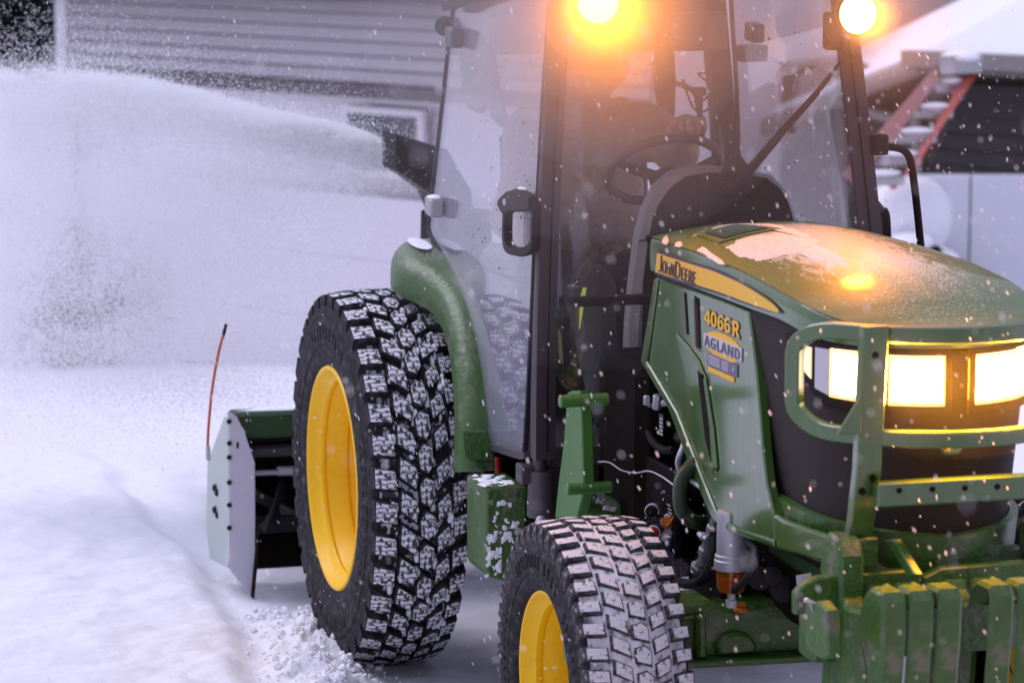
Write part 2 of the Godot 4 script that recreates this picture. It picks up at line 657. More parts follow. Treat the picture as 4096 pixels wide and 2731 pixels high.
func screen_material() -> void:
	var m := mat("screen", lin(0.020, 0.012, 0.010), 0.8)
	var n := 64
	var im := Image.create(n, n, false, Image.FORMAT_RGB8)
	for y in n:
		for x in n:
			var a := absf(fposmod(x / 8.0 + (0.5 if int(y / 8.0) % 2 else 0.0), 1.0) - 0.5)
			var b := absf(fposmod(y / 8.0, 1.0) - 0.5)
			var k := 1.0 if a + b < 0.5 else 0.3
			im.set_pixel(x, y, Color(k, k, k))
	im.bump_map_to_normal_map(3.0)
	m.normal_enabled = true
	m.normal_texture = ImageTexture.create_from_image(im)
	m.uv1_triplanar = true
	m.uv1_scale = Vector3(24, 24, 24)


func more_materials() -> void:
	m_wet()
	mat("hinge_grey", lin(0.36, 0.34, 0.36), 0.5)
	mat("pillar_trim", lin(0.15, 0.14, 0.125), 0.8)
	mat("wheel_plastic", lin(0.045, 0.038, 0.038), 0.55)
	mat("galvanised", lin(0.62, 0.60, 0.68), 0.5, 0.1)
	mat("pale_green", lin(0.42, 0.48, 0.45), 0.5)
	mat("label_white", lin(0.6, 0.6, 0.62), 0.6)
	mat("corrugated", lin(0.035, 0.065, 0.025), 0.45)
	mat("amber_fuel", lin(0.22, 0.05, 0.01), 0.3)
	mat("red_fuel", lin(0.30, 0.012, 0.008), 0.3)


func green_materials() -> void:
	var m := mat("green_bright", lin(0.030, 0.140, 0.006), 0.42)
	m.clearcoat_enabled = true
	m.clearcoat = 0.4
	m = mat("green_dark", lin(0.018, 0.055, 0.014), 0.5)


func pale_materials() -> void:
	mat("fibreglass_pale", lin(0.46, 0.20, 0.18), 0.5)


func lens_texture() -> ImageTexture:
	# how a lit lens shines: white hot in the middle, ribbed, amber towards its rim
	var im := Image.create(96, 48, false, Image.FORMAT_RGB8)
	var f := FastNoiseLite.new()
	f.seed = 8
	f.frequency = 0.06
	for y in 48:
		for x in 96:
			var e := minf(minf(x / 96.0, 1.0 - x / 96.0) * 2.0, minf(y / 48.0, 1.0 - y / 48.0))
			var k := smoothstep(0.02, 0.16, e + 0.05 * f.get_noise_2d(x, y))
			var rib := 0.8 + 0.2 * sin(x * 0.8) + 0.25 * f.get_noise_2d(x, y * 0.4)
			var c := Color(1.0, 0.42, 0.05) * 0.28
			c = c.lerp(Color(1.0, 0.86, 0.55) * clampf(rib, 0.4, 1.0), k)
			im.set_pixel(x, y, c.linear_to_srgb())
	return ImageTexture.create_from_image(im)


func m_wet() -> void:
	var m: StandardMaterial3D = M.snow.duplicate()
	m.albedo_color = Color.WHITE
	m.albedo_texture = noise_tex(0.03, 71, [[0.0, lin(0.30, 0.30, 0.27)], [0.4, lin(0.50, 0.49, 0.48)], [1.0, lin(0.68, 0.67, 0.68)]], 5)
	m.uv1_scale = Vector3(7, 7, 7)
	m.roughness = 0.6
	M["wet_snow"] = m
	mat("twig", lin(0.17, 0.145, 0.15), 0.9)
	M.green_worn.normal_enabled = true   # rough casting
	M.green_worn.normal_texture = noise_tex(0.05, 72, [], 5, 256, true, 5.0)
	M.green_worn.normal_scale = 0.5
	mat("water_bead", lin(0.10, 0.095, 0.10), 0.15)

var gn := FastNoiseLite.new()
var gf := FastNoiseLite.new()


func bank_edge(x: float) -> float:   # where the untouched snow ends beside the cleared track
	return 1.02 + 0.055 * x + 0.03 * sin(x * 1.9 + 0.6) + 0.02 * sin(x * 5.1)


func ground_height(x: float, z: float) -> float:
	var h := -0.115 * 0.8 * log(1.0 + exp(clampf((-2.6 - x) / 0.8, -20.0, 80.0)))
	h -= 0.04 * maxf(0.0, x - 8.0)
	var e := bank_edge(x)
	var d := z - e
	var bank := smoothstep(-0.03, 0.09, d) * smoothstep(-7.0, -2.0, x)
	h += bank * 0.055 * (1.0 + 0.25 * gn.get_noise_2d(x * 9.0, z * 9.0)) + bank * 0.02 * gn.get_noise_2d(x * 40.0, z * 40.0)
	# crumbled ridge left between the bank and the wheel
	var r := exp(-pow((d + 0.20) / 0.14, 2.0)) * smoothstep(2.2, 0.9, x) * smoothstep(-0.75, -0.2, x)
	h += r * (0.05 + 0.06 * gf.get_noise_2d(x * 60.0, z * 60.0) + 0.05 * gf.get_noise_2d(x * 150.0, z * 150.0))
	var track := (1.0 - bank)
	h += track * 0.008 * gn.get_noise_2d(x * 50.0, z * 50.0)
	# chevrons pressed by the tyres
	for zc in [0.69, -0.69]:
		var k := exp(-pow((z - zc) / 0.13, 4.0)) * smoothstep(0.1, 0.4, x)
		h -= k * 0.012 * smoothstep(-0.2, 0.5, sin((x + absf(z - zc) * 0.9) * 62.0)) * (0.6 + gf.get_noise_2d(x * 30.0, z * 30.0))
	# far snow is heaped a little on the other side too
	h += smoothstep(-1.9, -2.6, z) * 0.12
	return h


func build_ground() -> void:
	gn.seed = 5
	gn.frequency = 0.1
	gn.fractal_octaves = 3
	gf.seed = 6
	gf.frequency = 0.1
	gf.fractal_octaves = 3
	var xs := []
	var x := -60.0
	while x < 40.0:
		xs.append(x)
		x += 4.0 if x < -20.0 or x > 12.0 else (0.5 if x < -7.0 else (0.09 if x < -1.6 else (0.02 if x < 1.1 else (0.05 if x < 3.2 else 0.8))))
	var zs := []
	var z := -40.0
	while z < 40.0:
		zs.append(z)
		z += 4.0 if z < -12.0 or z > 10.0 else (0.5 if z < -3.0 or z > 4.0 else (0.06 if z < 0.4 or z > 1.5 else 0.02))
	var vs := PackedVector3Array()
	var cs := PackedColorArray()
	var nr := xs.size()
	var nc := zs.size()
	for i in nr:
		for j in nc:
			var h := ground_height(xs[i], zs[j])
			vs.append(Vector3(xs[i], h, zs[j]))
			var d: float = zs[j] - bank_edge(xs[i])
			var c := Color(0.78, 0.78, 0.81)
			var worn := (1.0 - smoothstep(-0.30, -0.10, d)) * smoothstep(-2.4, -1.0, zs[j]) * smoothstep(-6.0, -1.0, xs[i])
			c = c.lerp(Color(0.45, 0.44, 0.47), worn * (0.75 + 0.5 * gn.get_noise_2d(xs[i] * 25.0, zs[j] * 25.0)))
			cs.append(c)
	var ns := PackedVector3Array()
	for i in nr:
		for j in nc:
			var a := vs[i * nc + mini(j + 1, nc - 1)] - vs[i * nc + maxi(j - 1, 0)]
			var b := vs[mini(i + 1, nr - 1) * nc + j] - vs[maxi(i - 1, 0) * nc + j]
			ns.append(a.cross(b).normalized())
	var ix := PackedInt32Array()
	for i in nr - 1:
		for j in nc - 1:
			var q := i * nc + j
			ix.append_array([q, q + nc, q + 1, q + 1, q + nc, q + nc + 1])
	var arr := []
	arr.resize(Mesh.ARRAY_MAX)
	arr[Mesh.ARRAY_VERTEX] = vs
	arr[Mesh.ARRAY_NORMAL] = ns
	arr[Mesh.ARRAY_COLOR] = cs
	arr[Mesh.ARRAY_INDEX] = ix
	var am := ArrayMesh.new()
	am.add_surface_from_arrays(Mesh.PRIMITIVE_TRIANGLES, arr)
	am.surface_set_material(0, M.ground_snow)
	var o := put("snow_ground", am)
	tag(o, "snow covered driveway with an untouched bank on the left", "", "", "structure")
	# loose crumbs of snow on the ridge beside the rear wheel
	var g := Geo.new()
	var rows := []
	for k in 5000:
		var cx := rnd(-0.7, 1.6)
		var cz := bank_edge(cx) - 0.20 + randfn(0.0, 0.10)
		var s := 0.0014 + 0.0035 * randf() * randf() + 0.013 * pow(randf(), 14.0)
		if cz > bank_edge(cx) + 0.02: continue
		var c := Vector3(cx, ground_height(cx, cz) + s * 0.3, cz)
		g.ball(c, Vector3(s * rnd(0.7, 1.4), s * rnd(0.6, 1.0), s * rnd(0.7, 1.4)), Basis(Vector3(rnd(-1, 1), rnd(-1, 1), rnd(-1, 1)).normalized(), rnd(0, 3)), 5, 3)
	var cr := part("snow_crumbs", g, M.snow, self, 20.0)
	tag(cr, "loose crumbs of snow on the ridge beside the rear wheel", "", "", "stuff")

# poly: corners as Vector2(across, along); the block stands on radius low and reaches the crowned radius top
func block_mesh(poly: Array, low: float, top: float, crown: float, half: float, face_mat: Material) -> ArrayMesh:
	var side := Geo.new()
	var cap := Geo.new()
	var c := Vector2.ZERO
	for q in poly: c += q / poly.size()
	if low > 0.45: poly = poly.map(func(q): return Vector2(c.x + (q.x - c.x) * 1.04, c.y + (q.y - c.y) * 1.10))
	var lo := Vector2(9, 9)
	var hi := Vector2(-9, -9)
	for q in poly:
		lo = lo.min(q)
		hi = hi.max(q)
	var up := []
	var mid := []
	var dn := []
	for q in poly:
		var r: float = top - crown * pow(absf(q.x) / half, 2.4)
		var i: Vector2 = q.lerp(c, 0.10 if low > 0.45 else 0.20)
		var dx := sqrt(maxf(0.0, r * r - i.y * i.y))
		up.append(Vector3(dx, i.y, i.x))
		mid.append(Vector3(dx - (0.004 if low > 0.45 else 0.007), q.y, q.x))
		var o: Vector2 = c + (q - c) * 1.14
		var drop := low
		if absf(q.x) > half * 0.94: drop = low - 0.055
		dn.append(Vector3(sqrt(maxf(0.0, drop * drop - o.y * o.y)), o.y, signf(q.x) * minf(absf(o.x), half * 1.02)))
	var rc := top - crown * pow(absf(c.x) / half, 2.4) + 0.002
	var cc := Vector3(rc, c.y, c.x)
	for i in poly.size():
		var j := (i + 1) % poly.size()
		var out := Vector3(0, (poly[i].y + poly[j].y) * 0.5 - c.y, (poly[i].x + poly[j].x) * 0.5 - c.x)
		side.face([dn[i], dn[j], mid[j], mid[i]], out)
		side.face([mid[i], mid[j], up[j], up[i]], out + Vector3(0.02, 0, 0))
		var uv := func(v: Vector3) -> Vector2: return ((Vector2(v.z, v.y) - lo) / (hi - lo)).clamp(Vector2(0.02, 0.02), Vector2(0.98, 0.98))
		if (up[i] - cc).cross(up[j] - cc).x > 0.0: cap.tri(cc, up[i], up[j], uv.call(cc), uv.call(up[i]), uv.call(up[j]))
		else: cap.tri(cc, up[j], up[i], uv.call(cc), uv.call(up[j]), uv.call(up[i]))
	var am := cap.mesh(face_mat, 60.0)
	return side.mesh(M.rubber_dusty if low < 0.45 else M.rubber, 20.0, am)


func columns_rear() -> Array:
	# each column: outline of its block, one pitch is 0.0897 long
	return [
		[[Vector2(0.158, -0.026), Vector2(0.158, 0.030), Vector2(0.088, 0.018), Vector2(0.084, -0.034)], 0.0],
		[[Vector2(0.076, -0.016), Vector2(0.072, 0.040), Vector2(0.022, 0.010), Vector2(0.012, -0.022), Vector2(0.022, -0.050)], 0.02],
		[[Vector2(0.010, 0.020), Vector2(-0.012, 0.044), Vector2(-0.040, 0.030), Vector2(-0.042, -0.012), Vector2(-0.022, -0.040), Vector2(0.006, -0.026)], 0.052],
		[[Vector2(-0.052, -0.040), Vector2(-0.050, 0.010), Vector2(-0.094, 0.042), Vector2(-0.098, -0.010)], 0.012],
		[[Vector2(-0.106, -0.032), Vector2(-0.104, 0.022), Vector2(-0.158, 0.036), Vector2(-0.158, -0.018)], 0.05],
	]


func columns_front() -> Array:
	return [
		[[Vector2(0.138, -0.014), Vector2(0.138, 0.018), Vector2(0.078, 0.012), Vector2(0.076, -0.020)], 0.0],
		[[Vector2(0.070, -0.010), Vector2(0.068, 0.026), Vector2(0.022, 0.004), Vector2(0.020, -0.034)], 0.012],
		[[Vector2(0.014, -0.012), Vector2(0.012, 0.024), Vector2(-0.014, 0.030), Vector2(-0.032, 0.014), Vector2(-0.030, -0.024)], 0.036],
		[[Vector2(-0.038, -0.026), Vector2(-0.036, 0.010), Vector2(-0.078, 0.028), Vector2(-0.080, -0.008)], 0.010],
		[[Vector2(-0.090, -0.018), Vector2(-0.088, 0.014), Vector2(-0.138, 0.020), Vector2(-0.138, -0.012)], 0.034],
	]


func tread(wheel: Node3D, cols: Array, count: int, low: float, top: float, crown: float, half: float, faces: String) -> void:
	var n := 0
	for col in cols:
		var kinds := []
		for k in 4:
			kinds.append(block_mesh(col[0], low, top, crown, half, M["%s_%d" % [faces, k]]))
		for i in count:
			var o := MeshInstance3D.new()
			o.name = "tread_block" if n == 0 else "tread_block_%03d" % n
			o.mesh = kinds[randi() % 4]
			o.rotation.z = TAU * i / count + col[1] / top + rnd(-0.006, 0.006)
			wheel.add_child(o)
			n += 1


func tread_joined(wheel: Node3D, cols: Array, count: int, low: float, top: float, crown: float, half: float, faces: String) -> void:
	# the wheels on the far side show only slivers: all their blocks in one part
	var g := Geo.new()
	for col in cols:
		var am := block_mesh(col[0], low, top, crown, half, M[faces + "_0"])
		for s in 2:
			var arr := am.surface_get_arrays(s)
			var vs: PackedVector3Array = arr[Mesh.ARRAY_VERTEX]
			for i in count:
				var b := Basis(Vector3(0, 0, 1), TAU * i / count + col[1] / top)
				for q in range(0, vs.size(), 3):
					g.tri(b * vs[q], b * vs[q + 2], b * vs[q + 1])
	var o := part("tread_blocks", g, M.rubber, wheel, 20.0)
	o.set_meta("kind", "stuff")


func sidewall_marks(wheel: Node3D, r0: float, r1: float, z: float, spans: Array) -> void:
	# raised bars and letters moulded into the sidewall, too worn to read
	var g := Geo.new()
	for sp in spans:
		var a: float = sp[0]
		while a < sp[1]:
			var b := Basis(Vector3(0, 0, 1), deg_to_rad(a))
			var h: float = (r1 - r0) * sp[3]
			g.box(b * Vector3((r0 + r1) * 0.5, 0, z), Vector3(h, sp[2] * 0.55, 0.008), b * Basis(Vector3(0, 1, 0), sp[4]), 0.002)
			a += rad_to_deg(sp[2] / r0) * 1.25
	var o := part("sidewall_marks", g, M.rubber, wheel, 20.0)
	o.set_meta("kind", "stuff")


func rear_wheel(right: bool) -> Node3D:
	var w := Node3D.new()
	w.name = "rear_wheel" if right else "rear_wheel_001"
	tractor.add_child(w)
	w.position = Vector3(0, 0.547, 0.6535 if right else -0.6535)
	w.scale.z = 0.86
	if not right: w.rotation.y = PI
	var g := Geo.new()
	g.lathe([Vector2(0.30, -0.14), Vector2(0.335, -0.150), Vector2(0.40, -0.165), Vector2(0.47, -0.168), Vector2(0.510, -0.160), Vector2(0.520, -0.145), Vector2(0.527, -0.08), Vector2(0.530, 0.0), Vector2(0.527, 0.08), Vector2(0.520, 0.145), Vector2(0.508, 0.160), Vector2(0.485, 0.166), Vector2(0.478, 0.163), Vector2(0.468, 0.170), Vector2(0.44, 0.172), Vector2(0.40, 0.171), Vector2(0.392, 0.166), Vector2(0.38, 0.168), Vector2(0.352, 0.163), Vector2(0.336, 0.156), Vector2(0.326, 0.145)], Vector3.ZERO, Vector3(0, 0, 1), 96)
	var am := g.mesh(M.rubber, 30.0)
	put("tyre", am, w)
	g = Geo.new()
	g.lathe([Vector2(0.5255, -0.138), Vector2(0.5305, -0.08), Vector2(0.533, 0.0), Vector2(0.5305, 0.08), Vector2(0.5255, 0.138)], Vector3.ZERO, Vector3(0, 0, 1), 96)
	part("packed_snow", g, M.tread_base, w)
	g = Geo.new()   # deep dish rim: rolled lip, ledge, ridge, disc set far in
	g.lathe([Vector2(0.334, 0.140), Vector2(0.336, 0.152), Vector2(0.332, 0.160), Vector2(0.325, 0.161), Vector2(0.319, 0.156), Vector2(0.314, 0.144), Vector2(0.305, 0.128), Vector2(0.292, 0.118), Vector2(0.289, 0.108), Vector2(0.292, 0.098), Vector2(0.284, 0.080), Vector2(0.272, 0.045), Vector2(0.270, 0.030), Vector2(0.276, 0.020), Vector2(0.270, 0.010), Vector2(0.262, -0.03), Vector2(0.258, -0.075), Vector2(0.245, -0.088), Vector2(0.15, -0.092), Vector2(0.14, -0.085), Vector2(0.09, -0.080), Vector2(0.0, -0.078)], Vector3.ZERO, Vector3(0, 0, 1), 96)
	var rim := part("rim", g, M.yellow_paint, w, 30.0)
	if right:
		g = Geo.new()
		for k in 8:
			var f := TAU * k / 8.0
			g.lathe([Vector2(0.012, 0.0), Vector2(0.012, 0.014), Vector2(0.0, 0.016)], Vector3(cos(f) * 0.19, sin(f) * 0.19, -0.09), Vector3(0, 0, 1), 6)
		part("wheel_bolts", g, M.zinc, w).set_meta("kind", "stuff")
		g = Geo.new()   # clots of snow wedged in the grooves
		for k in 150:
			var f := rnd(0, TAU)
			var c := Vector3(cos(f), sin(f), 0) * rnd(0.532, 0.545) + Vector3(0, 0, [0.080, 0.016, -0.046, -0.102][randi() % 4] + rnd(-0.012, 0.012))
			for q in 3:
				g.ball(c + Vector3(-sin(f), cos(f), 0) * rnd(-0.02, 0.02) + Vector3(0, 0, rnd(-0.01, 0.01)), Vector3(rnd(0.006, 0.012), rnd(0.008, 0.02), rnd(0.006, 0.012)), Basis(Vector3(0, 0, 1), f), 7, 5)
		part("groove_snow", g, M.snow, w, 70.0).set_meta("kind", "stuff")
		tread(w, columns_rear(), 36, 0.524, 0.557, 0.012, 0.158, "rear_block")
		sidewall_marks(w, 0.415, 0.452, 0.171, [[65, 118, 0.030, 1.0, 0.0], [150, 215, 0.026, 0.9, 0.0], [240, 300, 0.030, 1.0, 0.0], [-40, 25, 0.026, 0.9, 0.0]])
	else:
		tread_joined(w, columns_rear(), 36, 0.524, 0.557, 0.012, 0.158, "rear_block")
	return w


func build_rear_wheels() -> void:
	var w := rear_wheel(true)
	w.set_meta("label", "large rear wheel with yellow rim and snow packed in its tread")
	rear_wheel(false)
	var g := Geo.new()   # axle between them
	g.lathe([Vector2(0.10, -0.60), Vector2(0.12, -0.3), Vector2(0.19, -0.2), Vector2(0.19, 0.2), Vector2(0.12, 0.3), Vector2(0.10, 0.60)], Vector3(0, 0.56, 0), Vector3(0, 0, 1), 20, 0.0, TAU, true)
	part("rear_axle", g, M.engine_dark)


func front_wheel(right: bool) -> Node3D:
	var w := Node3D.new()
	w.name = "front_wheel" if right else "front_wheel_001"
	tractor.add_child(w)
	w.position = Vector3(1.92, 0.39, 0.587 if right else -0.587)
	w.scale.z = 0.95
	if not right: w.rotation.y = PI
	var g := Geo.new()
	g.lathe([Vector2(0.21, -0.115), Vector2(0.235, -0.128), Vector2(0.30, -0.140), Vector2(0.345, -0.138), Vector2(0.368, -0.126), Vector2(0.376, -0.06), Vector2(0.378, 0.0), Vector2(0.376, 0.06), Vector2(0.370, 0.125), Vector2(0.362, 0.136), Vector2(0.345, 0.140), Vector2(0.338, 0.137), Vector2(0.33, 0.143), Vector2(0.31, 0.146), Vector2(0.272, 0.145), Vector2(0.266, 0.140), Vector2(0.258, 0.143), Vector2(0.242, 0.138), Vector2(0.232, 0.130), Vector2(0.224, 0.118)], Vector3.ZERO, Vector3(0, 0, 1), 96)
	put("tyre", g.mesh(M.rubber, 30.0), w)
	g = Geo.new()
	g.lathe([Vector2(0.374, -0.122), Vector2(0.380, -0.09), Vector2(0.390, -0.06), Vector2(0.394, 0.0), Vector2(0.390, 0.06), Vector2(0.380, 0.09), Vector2(0.374, 0.122)], Vector3.ZERO, Vector3(0, 0, 1), 96)
	part("packed_snow", g, M.tread_base_snowy, w)
	g = Geo.new()
	g.lathe([Vector2(0.229, 0.105), Vector2(0.231, 0.118), Vector2(0.227, 0.125), Vector2(0.221, 0.124), Vector2(0.214, 0.112), Vector2(0.204, 0.098), Vector2(0.194, 0.090), Vector2(0.191, 0.078), Vector2(0.193, 0.070), Vector2(0.184, 0.05), Vector2(0.176, 0.02), Vector2(0.172, -0.02), Vector2(0.160, -0.035), Vector2(0.09, -0.040), Vector2(0.0, -0.040)], Vector3.ZERO, Vector3(0, 0, 1), 96)
	part("rim", g, M.yellow_paint, w, 30.0)
	g = Geo.new()   # green hub with its studs
	g.lathe([Vector2(0.085, -0.045), Vector2(0.085, 0.0), Vector2(0.078, 0.012), Vector2(0.05, 0.016), Vector2(0.045, 0.05), Vector2(0.0, 0.056)], Vector3.ZERO, Vector3(0, 0, 1), 32)
	part("hub", g, M.green_paint, w, 30.0)
	if right:
		for k in 6:
			g = Geo.new()
			var f := TAU * k / 6.0 + 0.35
			var c := Vector3(cos(f) * 0.118, sin(f) * 0.118, -0.042)
			g.lathe([Vector2(0.015, 0.0), Vector2(0.015, 0.006), Vector2(0.012, 0.008), Vector2(0.012, 0.024), Vector2(0.009, 0.027), Vector2(0.0, 0.027)], c, Vector3(0, 0, 1), 6)
			piece("wheel_bolt", g, M.zinc, w, k, 25.0)
		g = Geo.new()
		var v0 := Vector3(-0.125, 0.028, -0.034)
		g.lathe([Vector2(0.016, 0.0), Vector2(0.013, 0.006), Vector2(0.006, 0.008), Vector2(0.0055, 0.03), Vector2(0.0075, 0.031), Vector2(0.0075, 0.044), Vector2(0.004, 0.048), Vector2(0.0, 0.048)], v0, Vector3(-0.35, -0.06, 1).normalized(), 12)
		part("valve_stem", g, M.steel, w)
		tread(w, columns_front(), 44, 0.372, 0.400, 0.010, 0.138, "front_block")
		sidewall_marks(w, 0.285, 0.318, 0.1455, [[62, 84, 0.024, 1.0, 0.0], [90, 130, 0.018, 1.0, 0.0], [150, 195, 0.020, 1.0, 0.0], [20, 50, 0.02, 1.0, 0.0]])
	else:
		tread_joined(w, columns_front(), 44, 0.372, 0.400, 0.010, 0.138, "front_block")
	return w


func build_front_wheels() -> void:
	front_wheel(true).set_meta("label", "smaller front wheel with yellow dished rim and snow dusted tread")
	front_wheel(false)

const HOOD_X := [1.42, 1.46, 1.66, 1.90, 2.17, 2.35, 2.45, 2.54, 2.62, 2.68, 2.72, 2.74]
const HOOD_W := [0.282, 0.287, 0.289, 0.290, 0.290, 0.288, 0.281, 0.262, 0.222, 0.168, 0.105, 0.0]
const HOOD_S := [1.408, 1.413, 1.415, 1.415, 1.408, 1.395, 1.384, 1.368, 1.353, 1.343, 1.338, 1.336]
const HOOD_C := [1.438, 1.443, 1.452, 1.447, 1.434, 1.419, 1.404, 1.387, 1.367, 1.352, 1.345, 1.336]


func at_x(x: float, vals: Array) -> float:
	for i in HOOD_X.size() - 1:
		if x <= HOOD_X[i + 1]:
			var n: int = vals.size() - 1
			var f: float = (x - HOOD_X[i]) / (HOOD_X[i + 1] - HOOD_X[i])
			return cubic_interpolate(vals[i], vals[i + 1], vals[maxi(i - 1, 0)], vals[mini(i + 2, n)], clampf(f, 0, 1))
	return vals[-1]


func hood_y(x: float, z: float) -> float:
	var w := maxf(at_x(x, HOOD_W), 0.001)
	var s := clampf(1.0 - absf(z) / w, 0.0, 1.0)
	var a := at_x(x, HOOD_S)
	return a + (at_x(x, HOOD_C) - a) * (1.0 - pow(1.0 - s, 2.2))


# the outline of hood and nose seen from above, from the right rear round the nose to the left rear
func plan() -> Array:
	var half := [Vector2(1.46, 0.288), Vector2(1.70, 0.29), Vector2(1.95, 0.29), Vector2(2.18, 0.290), Vector2(2.33, 0.287), Vector2(2.42, 0.284), Vector2(2.50, 0.273), Vector2(2.57, 0.249), Vector2(2.63, 0.213), Vector2(2.68, 0.166), Vector2(2.715, 0.108), Vector2(2.735, 0.048), Vector2(2.74, 0.0)]
	half = smooth(half, 4)
	var o := half.duplicate()
	for i in range(half.size() - 2, -1, -1):
		o.append(Vector2(half[i].x, -half[i].y))
	return o


func plan_part(x0: float, z0: float, x1: float, z1: float) -> Array:   # the stretch of plan() between two points of it
	var p := plan()
	var a := 0
	var b := 0
	for i in p.size():
		if p[i].distance_to(Vector2(x0, z0)) < p[a].distance_to(Vector2(x0, z0)): a = i
		if p[i].distance_to(Vector2(x1, z1)) < p[b].distance_to(Vector2(x1, z1)): b = i
	return p.slice(a, b + 1)


func out_of(p: Array, i: int) -> Vector2:
	var d: Vector2 = p[mini(i + 1, p.size() - 1)] - p[maxi(i - 1, 0)]
	return Vector2(-d.y, d.x).normalized()


# a skin that follows the plan outline, off metres outside it; levels: functions of the share along it
func skirt(p: Array, off_top: float, off_low: float, y_top: Callable, y_low: Callable, rows := 4, thick := 0.006) -> Geo:
	var g := Geo.new()
	var rr := []
	for k in rows + 1:
		var v := float(k) / rows
		var r := []
		for i in p.size():
			var f := float(i) / (p.size() - 1)
			var n := out_of(p, i)
			var q: Vector2 = p[i] + n * lerpf(off_low, off_top, v)
			r.append(Vector3(q.x, lerpf(y_low.call(f), y_top.call(f), v), q.y))
		rr.append(r)
	g.sheet(rr, thick)
	return g


func mound(poly: Array, h: float, sd: int) -> Geo:   # a low heap of snow on the hood, outline in (x, z)
	var g := Geo.new()
	var f := FastNoiseLite.new()
	f.seed = sd
	f.frequency = 9.0
	var pts := []
	var n := poly.size()
	for i in n:
		for k in 9:
			pts.append(poly[i].cubic_interpolate(poly[(i + 1) % n], poly[(i + n - 1) % n], poly[(i + 2) % n], k / 9.0))
	var c := Vector2.ZERO
	for q in pts: c += q / pts.size()
	var rings := []
	for k in 9:
		var r := 1.0 - k / 8.0
		var ring := []
		for q in pts:
			var e: Vector2 = c.lerp(q, r * (1.0 + (0.22 * f.get_noise_2d(q.x * 2.0, q.y * 2.0) + 0.10 * f.get_noise_2d(q.x * 9.0, q.y * 9.0)) * r))
			ring.append(Vector3(e.x, hood_y(e.x, e.y) - 0.002 + (h + 0.25 * h * f.get_noise_2d(e.x, e.y)) * (1.0 - pow(r, 3.0)), e.y))
		rings.append(ring)
	var up: bool = (rings[0][1] - rings[0][0]).cross(rings[1][0] - rings[0][0]).y > 0.0
	if not up:
		for r in rings: r.reverse()
	g.loft(rings, false)
	return g


